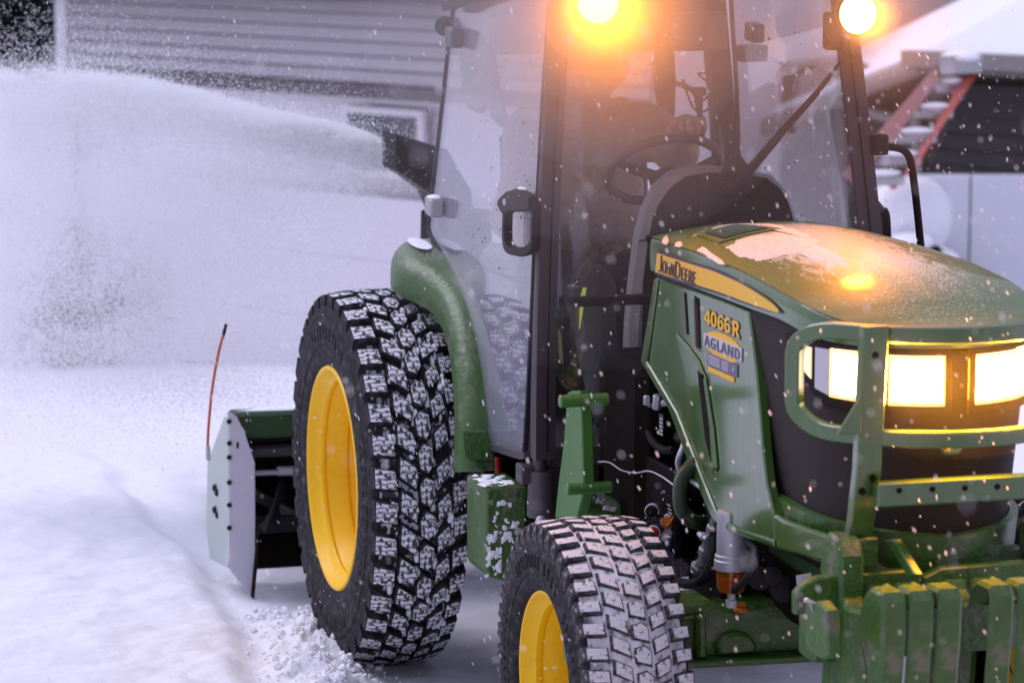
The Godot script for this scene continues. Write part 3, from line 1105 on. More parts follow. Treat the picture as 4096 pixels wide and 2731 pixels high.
func build_hood() -> void:
	# crowned top with its centre crease
	var rows := []
	var xs := []
	for i in HOOD_X.size() - 1:
		for k in 4: xs.append(lerpf(HOOD_X[i], HOOD_X[i + 1], k / 4.0))
	xs.append(2.7395)
	for x in xs:
		var r := []
		for j in 25:
			var s := 1.0 - j / 12.0
			var w := at_x(x, HOOD_W)
			var y := hood_y(x, w * s)
			if j == 12: y -= 0.002
			r.append(Vector3(x, y, w * s))
		rows.append(r)
	var g := Geo.new()
	for i in rows.size() - 1:
		for j in 24:
			var v0 := 1.0 - absf(1.0 - j / 12.0)
			var v1 := 1.0 - absf(1.0 - (j + 1) / 12.0)
			var u0: float = (xs[i] - 1.42) / 1.32
			var u1: float = (xs[i + 1] - 1.42) / 1.32
			var side := 0.5 if j >= 12 else 0.0
			var uv := func(u: float, v: float) -> Vector2: return Vector2(u, v * 0.98 + 0.01)
			g.tri(rows[i][j], rows[i + 1][j], rows[i + 1][j + 1], uv.call(u0, v0), uv.call(u1, v0), uv.call(u1, v1))
			g.tri(rows[i][j], rows[i + 1][j + 1], rows[i][j + 1], uv.call(u0, v0), uv.call(u1, v1), uv.call(u0, v1))
	var hood := part("hood", g, M.hood_top, tractor, 30.0)
	hood.set_meta("label", "green hood dusted with snow")
	# rolled shoulder and band below it, all the way round the nose
	var p := plan()
	g = Geo.new()
	var rr := []
	for lv in [[-0.030, 0.004], [-0.062, 0.003], [-0.020, 0.0025], [-0.008, -0.001], [0.0, -0.008]]:
		rr.append([])
	for i in p.size():
		var n := out_of(p, i)
		var x: float = p[i].x
		var ys := at_x(x, HOOD_S)
		var yd := lerpf(1.328, 1.302, smoothstep(2.36, 2.62, x))
		var k := 0
		for lv in [[yd, 0.001], [lerpf(yd, ys, 0.5), 0.003], [ys - 0.016, 0.002], [ys - 0.005, -0.001], [ys + 0.001, -0.008]]:
			var q: Vector2 = p[i] + n * lv[1]
			rr[k].append(Vector3(q.x, lv[0], q.y))
			k += 1
	g.sheet(rr, 0.004)
	part("hood_band", g, M.green_paint, hood, 35.0)
	# rear lip towards the cab
	g = Geo.new()
	var path := []
	for j in 13:
		var z := lerpf(0.285, -0.285, j / 12.0)
		path.append(Vector3(1.415, hood_y(1.43, z) - 0.006, z))
	g.sweep(path, [Vector2(-0.008, -0.01), Vector2(0.008, -0.01), Vector2(0.008, 0.008), Vector2(-0.008, 0.008)], 1.0, Vector3.UP)
	part("rear_seal", g, M.black_plastic, hood)
	# louvre in the crown
	var vent := Node3D.new()
	vent.name = "hood_vent"
	tractor.add_child(vent)
	var fa: Vector3 = Vector3(1.613, 1.447, 0.22)
	var fb: Vector3 = Vector3(1.529, 1.449, 0.086)
	var fc: Vector3 = Vector3(1.717, 1.447, 0.032)
	var fd: Vector3 = Vector3(1.789, 1.445, 0.224)
	var on_hood := func(p: Vector3, lift: float) -> Vector3: return Vector3(p.x, hood_y(p.x, p.z) + lift, p.z)
	for e in [["vent_frame", 0.0, 0.0035, M.green_worn], ["vent_opening", 0.13, 0.0045, M.engine_dark]]:
		var rw := []
		for i in 9:
			var r := []
			for j in 9:
				var f: float = lerpf(e[1], 1.0 - e[1], i / 8.0)
				var h: float = lerpf(e[1], 1.0 - e[1], j / 8.0)
				r.append(on_hood.call(fa.lerp(fd, f).lerp(fb.lerp(fc, f), h), e[2]))
			rw.append(r)
		if (rw[0][1] - rw[0][0]).cross(rw[1][0] - rw[0][0]).y < 0.0: rw.reverse()
		g = Geo.new()
		g.sheet(rw, 0.006)
		part(e[0], g, e[3], vent)
	for k in 8:
		var f := lerpf(0.16, 0.84, k / 7.0)
		var sl := []
		for j in 7:
			sl.append(on_hood.call(fa.lerp(fd, f).lerp(fb.lerp(fc, f), lerpf(0.14, 0.86, j / 6.0)), 0.006))
		g = Geo.new()
		g.tube(sl, 0.0022, 6)
		piece("vent_slat", g, M.green_paint, vent, k)
	# badge on the crease
	g = Geo.new()
	g.prism([Vector2(2.2, 0.011), Vector2(2.094, -0.051), Vector2(2.457, 0.049)], Vector3(0, 1.424, 0), Vector3(1, 0, -0.0).rotated(Vector3(0, 0, 1), -0.07), Vector3(0, 0, 1), -0.012, 0.002)
	part("hood_badge", g, M.decal_silver, hood)
	for d in [[2.40, 0.12, 0.016], [2.45, 0.16, 0.010]]:
		g = Geo.new()
		g.ball(Vector3(d[0], hood_y(d[0], d[1]), d[1]), Vector3(0.022, 0.004, d[2]), Basis.IDENTITY, 14, 6)
	# yellow band with lettering, on the right flank and mirrored on the left
	var stripe := Node3D.new()
	stripe.name = "side_stripe"
	tractor.add_child(stripe)
	for s in [1, -1]:
		g = Geo.new()
		var top := smooth([Vector2(1.533, 1.388), Vector2(1.743, 1.389), Vector2(1.943, 1.392), Vector2(2.071, 1.389), Vector2(2.199, 1.381), Vector2(2.339, 1.364), Vector2(2.404, 1.345)], 4)
		var low := smooth([Vector2(1.507, 1.324), Vector2(1.695, 1.327), Vector2(1.86, 1.332), Vector2(2.012, 1.335), Vector2(2.174, 1.336), Vector2(2.32, 1.339), Vector2(2.404, 1.344)], 4)
		stripe_sheet(g, top, low, s, 0.0012, 0.0)
		piece("stripe_border", g, M.decal_dark, stripe, 0 if s > 0 else 1)
		g = Geo.new()
		stripe_sheet(g, top, low, s, 0.0022, 0.11)
		piece("stripe_field", g, M.decal_yellow, stripe, 0 if s > 0 else 1)
	var bs := Basis.IDENTITY
	var za := 0.2975
	var l0: Vector3 = Vector3(1.547, 1.361, 0.296)
	var l1: Vector3 = Vector3(1.833, 1.353, 0.296)
	var ln := l1.x - l0.x
	# big J and D, smaller OHN and EERE, dark with a yellow heart
	var x := l0.x
	for w in [["J", 0.085, 0.043, -0.001], ["OHN", 0.34, 0.032, -0.0055], ["D", 0.15, 0.043, -0.001], ["EERE", 0.40, 0.032, -0.0055]]:
		var wd: float = ln * w[1]
		var c := Vector3(x + wd * 0.5, 1.358 + w[3], za)
		lettering("stripe_lettering", w[0], "Droid Sans", 400, c, bs, Vector2(wd * 0.90, w[2]), M.decal_dark, stripe, 0.0016, 0.1)
		x += wd * 1.03
	build_side_panels()
	# snow lying on the hood
	var sn := part("hood_snow", mound([Vector2(1.822, 0.236), Vector2(1.767, 0.161), Vector2(1.733, 0.046), Vector2(1.821, 0.01), Vector2(1.988, 0.019), Vector2(2.265, 0.048), Vector2(2.228, 0.115), Vector2(2.065, 0.128), Vector2(2.086, 0.212), Vector2(2.028, 0.257)], 0.0055, 3), M.wet_snow, self, 60.0)
	tag(sn, "smooth white patch of snow beside the crease of the green hood", "", "", "stuff")
	sn = part("hood_snow", mound([Vector2(1.59, 0.224), Vector2(1.47, 0.111), Vector2(1.475, 0.022), Vector2(1.569, -0.017), Vector2(1.97, 0.012), Vector2(1.874, 0.02), Vector2(1.696, 0.031), Vector2(1.523, 0.036), Vector2(1.501, 0.111), Vector2(1.606, 0.206)], 0.005, 4), M.wet_snow, self, 60.0)
	tag(sn, "thin ridge of snow along the rear edge of the hood", "", "", "stuff")
	var bits := Geo.new()
	for pl in [[Vector2(1.537, 0.286), Vector2(1.478, 0.252), Vector2(1.586, 0.283), Vector2(1.618, 0.305)], [Vector2(1.624, 0.282), Vector2(1.637, 0.268), Vector2(1.69, 0.284), Vector2(1.668, 0.294)], [Vector2(1.783, 0.282), Vector2(1.754, 0.256), Vector2(1.894, 0.274), Vector2(2.03, 0.29), Vector2(2.001, 0.302), Vector2(1.872, 0.289)]]:
		bits.add(mound(pl, 0.006, 9))
	sn = part("hood_snow", bits, M.wet_snow, self, 60.0)
	tag(sn, "small crumbs of snow along the shoulder of the hood", "", "", "stuff")


func stripe_sheet(g: Geo, top: Array, low: Array, s: int, off: float, shrink: float) -> void:
	var r0 := []
	var r1 := []
	var n := top.size()
	for i in n:
		var a: Vector2 = low[i].lerp(top[i], shrink)
		var b: Vector2 = top[i].lerp(low[i], shrink)
		if shrink > 0.0:
			a.x = clampf(a.x, low[0].x + 0.006, low[-1].x - 0.02)
			b.x = clampf(b.x, low[0].x + 0.006, low[-1].x - 0.02)
		for e in [[a, r0], [b, r1]]:
			var q: Vector2 = e[0]
			e[1].append(Vector3(q.x, q.y, (0.2915 + off + (0.0015 if q.y > 1.345 else 0.001) + 0.0006 - 0.07 * pow(maxf(0.0, q.x - 2.22), 2.0)) * s))
	if s < 0:
		g.sheet([r1, r0], 0.001)
	else:
		g.sheet([r0, r1], 0.001)


func build_side_panels() -> void:
	for s in [1, -1]:
		var pan := Node3D.new()
		pan.name = "side_panel" if s > 0 else "side_panel_001"
		tractor.add_child(pan)
		var g := Geo.new()
		var o := Vector3(0, 0, 0.262) if s > 0 else Vector3(0, 0, -0.288)
		var outline := [Vector2(1.496, 1.315), Vector2(1.473, 1.263), Vector2(1.396, 1.084), Vector2(1.484, 1.041), Vector2(1.622, 0.996), Vector2(1.697, 0.942), Vector2(1.823, 0.855), Vector2(1.895, 0.803), Vector2(1.952, 0.782), Vector2(2.02, 0.772), Vector2(2.106, 0.775), Vector2(2.368, 0.799), Vector2(2.354, 0.872), Vector2(2.306, 0.934), Vector2(2.281, 1.001), Vector2(2.258, 1.09), Vector2(2.229, 1.188), Vector2(2.175, 1.319), Vector2(1.999, 1.321), Vector2(1.811, 1.32)]
		g.prism(outline, o, Vector3(1, 0, 0), Vector3(0, 1, 0), 0.026, 0.004)
		part("panel", g, M.green_paint, pan, 25.0)
		if s < 0: continue
		# raised border strip along the rear and lower edge
		g = Geo.new()
		g.prism([Vector2(1.502, 1.312), Vector2(1.529, 1.312), Vector2(1.447, 1.092), Vector2(1.681, 1), Vector2(1.892, 0.859), Vector2(1.994, 0.793), Vector2(2.141, 0.794), Vector2(2.372, 0.814), Vector2(2.373, 0.8), Vector2(2.111, 0.777), Vector2(2.02, 0.772), Vector2(1.951, 0.782), Vector2(1.822, 0.855), Vector2(1.621, 0.996), Vector2(1.398, 1.084)], Vector3(0, 0, 0.286), Vector3(1, 0, 0), Vector3(0, 1, 0), 0.009, 0.004)
		part("panel_border", g, M.green_paint, pan, 25.0)
		g = Geo.new()   # faceted blade that covers the louvre
		g.prism([Vector2(1.673, 1.197), Vector2(1.759, 1.179), Vector2(1.843, 1.151), Vector2(1.895, 1.116), Vector2(1.954, 1.002), Vector2(1.982, 0.911), Vector2(1.957, 0.891), Vector2(1.886, 0.964), Vector2(1.807, 1.037), Vector2(1.754, 1.094)], Vector3(0, 0, 0.286), Vector3(1, 0, 0), Vector3(0, 1, 0), 0.011, 0.008)
		part("panel_blade", g, M.green_paint, pan, 20.0)
		g = Geo.new()   # tall recessed louvres, cut slantwise by fine fins
		g.prism([Vector2(1.717, 1.304), Vector2(1.736, 1.306), Vector2(1.758, 1.205), Vector2(1.739, 1.203)], Vector3(0, 0, 0.283), Vector3(1, 0, 0), Vector3(0, 1, 0), 0.0062, 0.001)
		g.prism([Vector2(1.766, 1.165), Vector2(1.778, 1.167), Vector2(1.793, 1.089), Vector2(1.78, 1.1)], Vector3(0, 0, 0.283), Vector3(1, 0, 0), Vector3(0, 1, 0), 0.0062, 0.001)
		g.prism([Vector2(1.794, 1.307), Vector2(1.833, 1.304), Vector2(1.845, 1.183), Vector2(1.814, 1.179)], Vector3(0, 0, 0.283), Vector3(1, 0, 0), Vector3(0, 1, 0), 0.0062, 0.001)
		g.prism([Vector2(1.848, 1.13), Vector2(1.883, 1.123), Vector2(1.934, 0.999), Vector2(1.951, 0.922), Vector2(1.909, 0.968), Vector2(1.879, 1.049)], Vector3(0, 0, 0.290), Vector3(1, 0, 0), Vector3(0, 1, 0), 0.0085, 0.001)
		part("louvre", g, M.engine_dark, pan)
		g = Geo.new()
		var la: Vector3 = Vector3(1.79, 1.294, 0.291)
		var lb: Vector3 = Vector3(1.829, 1.288, 0.291)
		var lc: Vector3 = Vector3(1.809, 1.182, 0.291)
		for k in 18:
			var a := la.lerp(lc, k / 18.0)
			g.tube([a, a + (lb - la) + Vector3(0, -0.006, 0)], 0.0012, 4)
		part("louvre_fins", g, M.dark_trim, pan).set_meta("kind", "stuff")
	# model number and the dealer's sticker on the right flank
	var zf := 0.2895
	var bs := Basis.IDENTITY
	var a: Vector3 = Vector3(1.874, 1.271, 0.289)
	var b: Vector3 = Vector3(2.125, 1.281, 0.289)
	var num := Node3D.new()
	num.name = "model_number"
	tractor.add_child(num)
	var w := b.x - a.x
	for d in [["4066", 0.0, 0.74, 0.0], ["R", 0.80, 0.20, -0.001]]:
		var c := Vector3(a.x + w * (d[1] + d[2] * 0.5), 1.2665 + d[3], zf)
		lettering("figures_shadow", d[0], "Droid Sans", 700, c, bs, Vector2(w * d[2] * 1.06, 0.042), M.decal_grey, num, 0.0012)
		lettering("figures", d[0], "Droid Sans", 700, c + Vector3(0, 0.001, 0.0012), bs, Vector2(w * d[2], 0.037), M.decal_yellow, num, 0.0012)
	var st := Node3D.new()
	st.name = "dealer_sticker"
	tractor.add_child(st)
	var p0: Vector3 = Vector3(1.87, 1.192, 0.289)
	var p1: Vector3 = Vector3(2.141, 1.229, 0.289)
	var c0 := p0.lerp(p1, 0.5)
	c0.z = zf
	var sw := p1.x - p0.x
	var g2 := Geo.new()
	var ell := []
	for k in 40: ell.append(Vector2(cos(TAU * k / 40) * sw * 0.49, sin(TAU * k / 40) * 0.0325))
	g2.prism(ell, c0 - Vector3(0, 0, 0.001), Vector3(1, 0, 0), Vector3(0, 1, 0), 0.002, 0.0)
	part("oval", g2, M.decal_yellow, st)
	g2 = Geo.new()
	g2.box(c0 + Vector3(0, -0.001, 0.0006), Vector3(sw * 0.98, 0.033, 0.003), Basis.IDENTITY, 0.0005)
	part("name_plate", g2, M.decal_silver, st)
	lettering("name_lettering", "AGLAND", "Droid Sans", 700, c0 + Vector3(0, -0.001, 0.003), bs, Vector2(sw * 0.92, 0.027), M.decal_grey, st, 0.0016)
	g2 = Geo.new()
	var i0: Vector3 = Vector3(1.899, 1.152, 0.289)
	var i1: Vector3 = Vector3(2.11, 1.182, 0.289)
	var ic := i0.lerp(i1, 0.5)
	ic.z = zf
	var iw := i1.x - i0.x
	g2.box(ic, Vector3(iw, 0.031, 0.003), Basis.IDENTITY, 0.0005)
	part("info_plate", g2, M.decal_violet, st)
	g2 = Geo.new()   # rows of tiny print and the small leaping stag beside them
	for k in 4:
		g2.box(ic + Vector3(-iw * 0.25, 0.009 - k * 0.006, 0.002), Vector3(iw * 0.36, 0.0022, 0.001), Basis.IDENTITY, 0.0)
		g2.box(ic + Vector3(iw * 0.10, 0.009 - k * 0.006, 0.002), Vector3(iw * 0.22, 0.0022, 0.001), Basis.IDENTITY, 0.0)
	g2.prism(stag(0.017), ic + Vector3(iw * 0.37, 0.001, 0.001), Vector3(1, 0, 0), Vector3(0, 1, 0), 0.0012, 0.0)
	part("small_print", g2, M.decal_silver, st).set_meta("kind", "stuff")
	g2 = Geo.new()
	var y0: Vector3 = Vector3(1.906, 1.13, 0.289)
	var y1: Vector3 = Vector3(2.087, 1.155, 0.289)
	var yc := y0.lerp(y1, 0.5)
	yc.z = zf
	g2.box(yc, Vector3(y1.x - y0.x, 0.0125, 0.003), Basis.IDENTITY, 0.0005)
	part("date_plate", g2, M.decal_yellow, st)


func stag(h: float) -> Array:   # a leaping stag in outline, about h across
	var o := []
	for q in [Vector2(-0.5, -0.42), Vector2(-0.18, -0.12), Vector2(-0.02, 0.10), Vector2(0.12, 0.22), Vector2(0.05, 0.5), Vector2(0.2, 0.34), Vector2(0.42, 0.2), Vector2(0.3, 0.12), Vector2(0.28, -0.05), Vector2(0.5, -0.2), Vector2(0.3, -0.14), Vector2(0.12, -0.1), Vector2(-0.05, -0.26), Vector2(-0.2, -0.5), Vector2(-0.16, -0.28)]:
		o.append(q * h)
	return o


func build_nose() -> void:
	# dark screen wrapped round flanks and nose below the band
	var p := plan_part(2.18, 0.29, 2.18, -0.29)
	var top := func(f: float) -> float: return 1.332 - 0.032 * smoothstep(0.10, 0.28, 0.5 - absf(f - 0.5)) - 0.008
	var low := func(f: float) -> float: return 0.885 - 0.03 * (1.0 - absf(f - 0.5) * 2.0)
	var scr := part("grille_screen", skirt(p, -0.006, -0.045, top, low, 5, 0.01), M.screen, tractor, 50.0)
	scr.set_meta("label", "black mesh screen round the nose")
	# frame ribs of the screen and the lower green frame
	var g := skirt(plan_part(2.30, 0.288, 2.30, -0.288), -0.020, -0.03, func(f): return 0.905 - 0.03 * (1.0 - absf(f - 0.5) * 2.0), func(f): return 0.800 + 0.06 * (1.0 - absf(f - 0.5) * 2.0) - 0.09 * (1.0 - absf(f - 0.5) * 2.0), 2, 0.02)
	part("lower_frame", g, M.green_worn, tractor, 40.0)
	g = Geo.new()
	g.prism([Vector2(2.305, 0.892), Vector2(2.342, 0.871), Vector2(2.418, 0.867), Vector2(2.575, 0.878), Vector2(2.756, 0.893), Vector2(2.759, 0.841), Vector2(2.656, 0.824), Vector2(2.331, 0.789), Vector2(2.157, 0.773)], Vector3(0, 0, 0.262), Vector3(1, 0, 0), Vector3(0, 1, 0), 0.025, 0.006)
	part("lower_frame", g, M.green_paint, tractor, 25.0)
	# headlights: dark mask, glowing tip, dim outer lens, two bright inner lenses
	for s in [1, -1]:
		var hl := Node3D.new()
		hl.name = "headlight" if s > 0 else "headlight_001"
		tractor.add_child(hl)
		var q := plan_part(2.40, 0.281, 2.74, 0.018)
		var cut := func(f0: float, f1: float) -> Array:
			var r := []
			for i in 13:
				var f := lerpf(f0, f1, i / 12.0) * (q.size() - 1)
				var k := mini(int(f), q.size() - 2)
				var v: Vector2 = q[k].lerp(q[k + 1], f - k)
				r.append(v if s > 0 else Vector2(v.x, -v.y))
			if s < 0: r.reverse()
			return r
		var flip := func(f: float) -> float: return f if s > 0 else 1.0 - f
		var pieces := [
			["mask", 0.02, 1.0, 0.0015, func(f): return 1.3005, func(f): return 1.258 - 0.105 * smoothstep(0.0, 0.35, flip.call(f)), M.black_plastic],
			["glowing_tip", 0.05, 0.24, 0.004, func(f): return 1.284, func(f): return 1.268 - 0.055 * flip.call(f), M.lens_dim],  # peach light on the tip put in as its own emission
			["outer_lens", 0.27, 0.36, 0.005, func(f): return 1.287, func(f): return 1.195 - 0.012 * flip.call(f), M.chrome_lens],
			["bright_lens", 0.365, 0.66, 0.006, func(f): return 1.289, func(f): return 1.181 - 0.006 * flip.call(f), M.head_glow],
			["bright_lens", 0.675, 0.955, 0.007, func(f): return 1.286, func(f): return 1.175, M.head_glow],
		]
		for e in pieces:
			part(e[0], skirt(cut.call(e[1], e[2]), e[3], e[3], e[4], e[5], 1, 0.004), e[6], hl, 50.0)
		var al := AreaLight3D.new()
		al.name = "headlight_beam"
		al.area_size = Vector2(0.20, 0.09)
		al.position = Vector3(2.762, 1.232, 0.115 * s)
		al.rotation = Vector3(0, deg_to_rad(-90 + 14 * s), 0)
		al.area_range = 30.0
		al.area_attenuation = 2.0
		al.light_color = Color(1.0, 0.62, 0.16)
		al.light_energy = 2.8
		al.shadow_enabled = true
		add_child(al)
	# medallion under the middle bar
	g = Geo.new()
	g.prism([Vector2(-0.026, 0.03), Vector2(0.026, 0.03), Vector2(0.028, -0.008), Vector2(0.018, -0.024), Vector2(-0.018, -0.024), Vector2(-0.028, -0.008)], Vector3(2.735, 1.089, 0.017), Vector3(0, 0, -1), Vector3(0, 1, 0), 0.008, 0.004)
	part("medallion", g, M.green_paint, tractor)
	g = Geo.new()
	g.prism(stag(0.03), Vector3(2.745, 1.087, 0.021), Vector3(0, 0, -1), Vector3(0, 1, 0), 0.001, 0.0)
	part("medallion_stag", g, M.decal_yellow, tractor)
	build_guard()


func build_guard() -> void:
	var gd := Node3D.new()
	gd.name = "brush_guard"
	tractor.add_child(gd)
	gd.set_meta("label", "green flat bar guard round the headlights")
	# the two hoops: flat bars bowed round the nose, joined by rounded ends
	var ring := []
	var zmax := 0.335
	var xf := func(z: float) -> float: return 2.84 - 1.55 * z * z - 5.5 * pow(absf(z), 4.0)
	var ytop := 1.346
	var ylow := 1.118
	for k in 17:
		var z := lerpf(-zmax + 0.06, zmax - 0.06, k / 16.0)
		ring.append(Vector3(xf.call(z), ytop, z))
	for q in arc(Vector2(zmax - 0.06, ytop - 0.06), 0.06, 90, 0, 6).slice(1): ring.append(Vector3(xf.call(q.x), q.y, q.x))
	for q in arc(Vector2(zmax - 0.06, ylow + 0.06), 0.06, 0, -90, 6): ring.append(Vector3(xf.call(q.x), q.y, q.x))
	for k in range(1, 17):
		var z := lerpf(zmax - 0.06, -zmax + 0.06, k / 16.0)
		ring.append(Vector3(xf.call(z), ylow, z))
	for q in arc(Vector2(-zmax + 0.06, ylow + 0.06), 0.06, 270, 180, 6).slice(1): ring.append(Vector3(xf.call(q.x), q.y, q.x))
	for q in arc(Vector2(-zmax + 0.06, ytop - 0.06), 0.06, 180, 90, 6).slice(0, 6): ring.append(Vector3(xf.call(q.x), q.y, q.x))
	var g := Geo.new()
	var n := ring.size()
	var rings := []
	for i in n:
		var d: Vector3 = (ring[(i + 1) % n] - ring[(i + n - 1) % n]).normalized()
		var c := Vector3(0.0, (ytop + ylow) * 0.5, 0.0)
		var fwd := Vector3(1, 0, 1.2 * ring[i].z / zmax).normalized()
		fwd = (fwd - d * fwd.dot(d)).normalized()
		var inw := d.cross(fwd)
		var r := []
		for q in [[-0.014, -0.015], [-0.011, -0.018], [0.011, -0.018], [0.014, -0.015], [0.014, 0.015], [0.011, 0.018], [-0.011, 0.018], [-0.014, 0.015]]:
			r.append(ring[i] + fwd * q[0] + inw * q[1])
		rings.append(r)
	rings.append(rings[0])
	g.loft(rings, false)
	part("guard_hoop", g, M.green_paint, gd, 25.0)
	# two tapering posts with bolt holes
	for s in [1, -1]:
		g = Geo.new()
		var zt: float = 0.222 * s
		var post := []
		for e in [[1.368, 2.793, 0.060], [1.30, 2.788, 0.060], [1.05, 2.765, 0.058], [0.93, 2.735, 0.056], [0.86, 2.705, 0.052]]:
			var r := []
			var w: float = e[2] * 0.5
			for q in [[-w, -0.014], [-w, 0.011], [-w + 0.003, 0.014], [w - 0.003, 0.014], [w, 0.011], [w, -0.014]]:
				r.append(Vector3(e[1] + q[1], e[0], zt + 0.006 * s - q[0]))
			post.append(r)
		post.reverse()
		g.loft(post, true)
		part("guard_post", g, M.green_paint, gd, 25.0)
		g = Geo.new()
		g.box(Vector3(2.70, 0.855, zt + 0.01 * s), Vector3(0.09, 0.07, 0.085))
		part("post_foot", g, M.green_worn, gd)
		g = Geo.new()
		for e in [[1.305, 2.803, 0.0], [1.03, 2.778, 0.010], [1.0, 2.771, -0.012], [0.885, 2.734, 0.0]]:
			g.lathe([Vector2(0.0085, 0.0), Vector2(0.0075, 0.002), Vector2(0.0, 0.0022)], Vector3(e[1] - 0.0005, e[0], zt + 0.006 * s - e[2] * s), Vector3(1, 0, 0.0), 12)
		part("bolt_holes", g, M.engine_dark, gd)
		g = Geo.new()   # gusset between the lower hoop and the post
		g.prism([Vector2(0, 0), Vector2(0.055, 0.0), Vector2(0.0, 0.085)], Vector3(2.80, 1.134, zt + 0.035 * s), Vector3(0, 0, 1) * s, Vector3(0, 1, 0), 0.012 * s, 0.002)
		part("gusset", g, M.green_paint, gd)
	g = Geo.new()   # lower cross bar with its row of holes
	g.box(Vector3(2.795, 0.997, 0.041) * Vector3(1, 1, 0), Vector3(0.03, 0.055, 0.44))
	part("cross_bar", g, M.green_paint, gd)
	g = Geo.new()
	for c in [Vector3(2.811, 1.006, 0.17), Vector3(2.811, 1.005, 0.092), Vector3(2.811, 1.003, 0.015), Vector3(2.811, 1.002, -0.062)]:
		g.lathe([Vector2(0.007, 0.0), Vector2(0.006, 0.002), Vector2(0.0, 0.0022)], c, Vector3(1, 0, 0), 12)
	part("bolt_holes", g, M.engine_dark, gd)

func side_w(y: float) -> float:   # half width of the cab glass at a height
	var s := 2.0 - y
	return 0.422 + 0.115 * s - 0.0335 * s * s


func wind_x(y: float) -> float:   # how far forward the windshield stands at a height
	return 1.03 + (2.0 - y) * 0.125


# a pane that follows the bulged side wall: outline in (x, y) cut into strips between two edges
func side_sheet(rear: Array, front: Array, off: float, thick: float, s: int) -> Geo:
	# rear and front: Vector3 points of the two upright edges from low to high
	var g := Geo.new()
	var rows := []
	var n := 16
	for i in n + 1:
		var f := float(i) / n
		var a := along(rear, f)
		var b := along(front, f)
		var r := []
		for k in 5:
			var q := a.lerp(b, k / 4.0)
			r.append(Vector3(q.x, q.y, (side_w(q.y) + off) * s))
		if s < 0: r.reverse()
		rows.append(r)
	g.sheet(rows, thick)
	return g


func along(path: Array, f: float) -> Vector3:
	var total := 0.0
	for i in path.size() - 1: total += path[i].distance_to(path[i + 1])
	var want := f * total
	for i in path.size() - 1:
		var d: float = path[i].distance_to(path[i + 1])
		if want <= d or i == path.size() - 2: return path[i].lerp(path[i + 1], clampf(want / d, 0, 1))
		want -= d
	return path[-1]


func mirrored(path: Array, s: int) -> Array:
	return path.map(func(q): return Vector3(q.x, q.y, q.z * s))


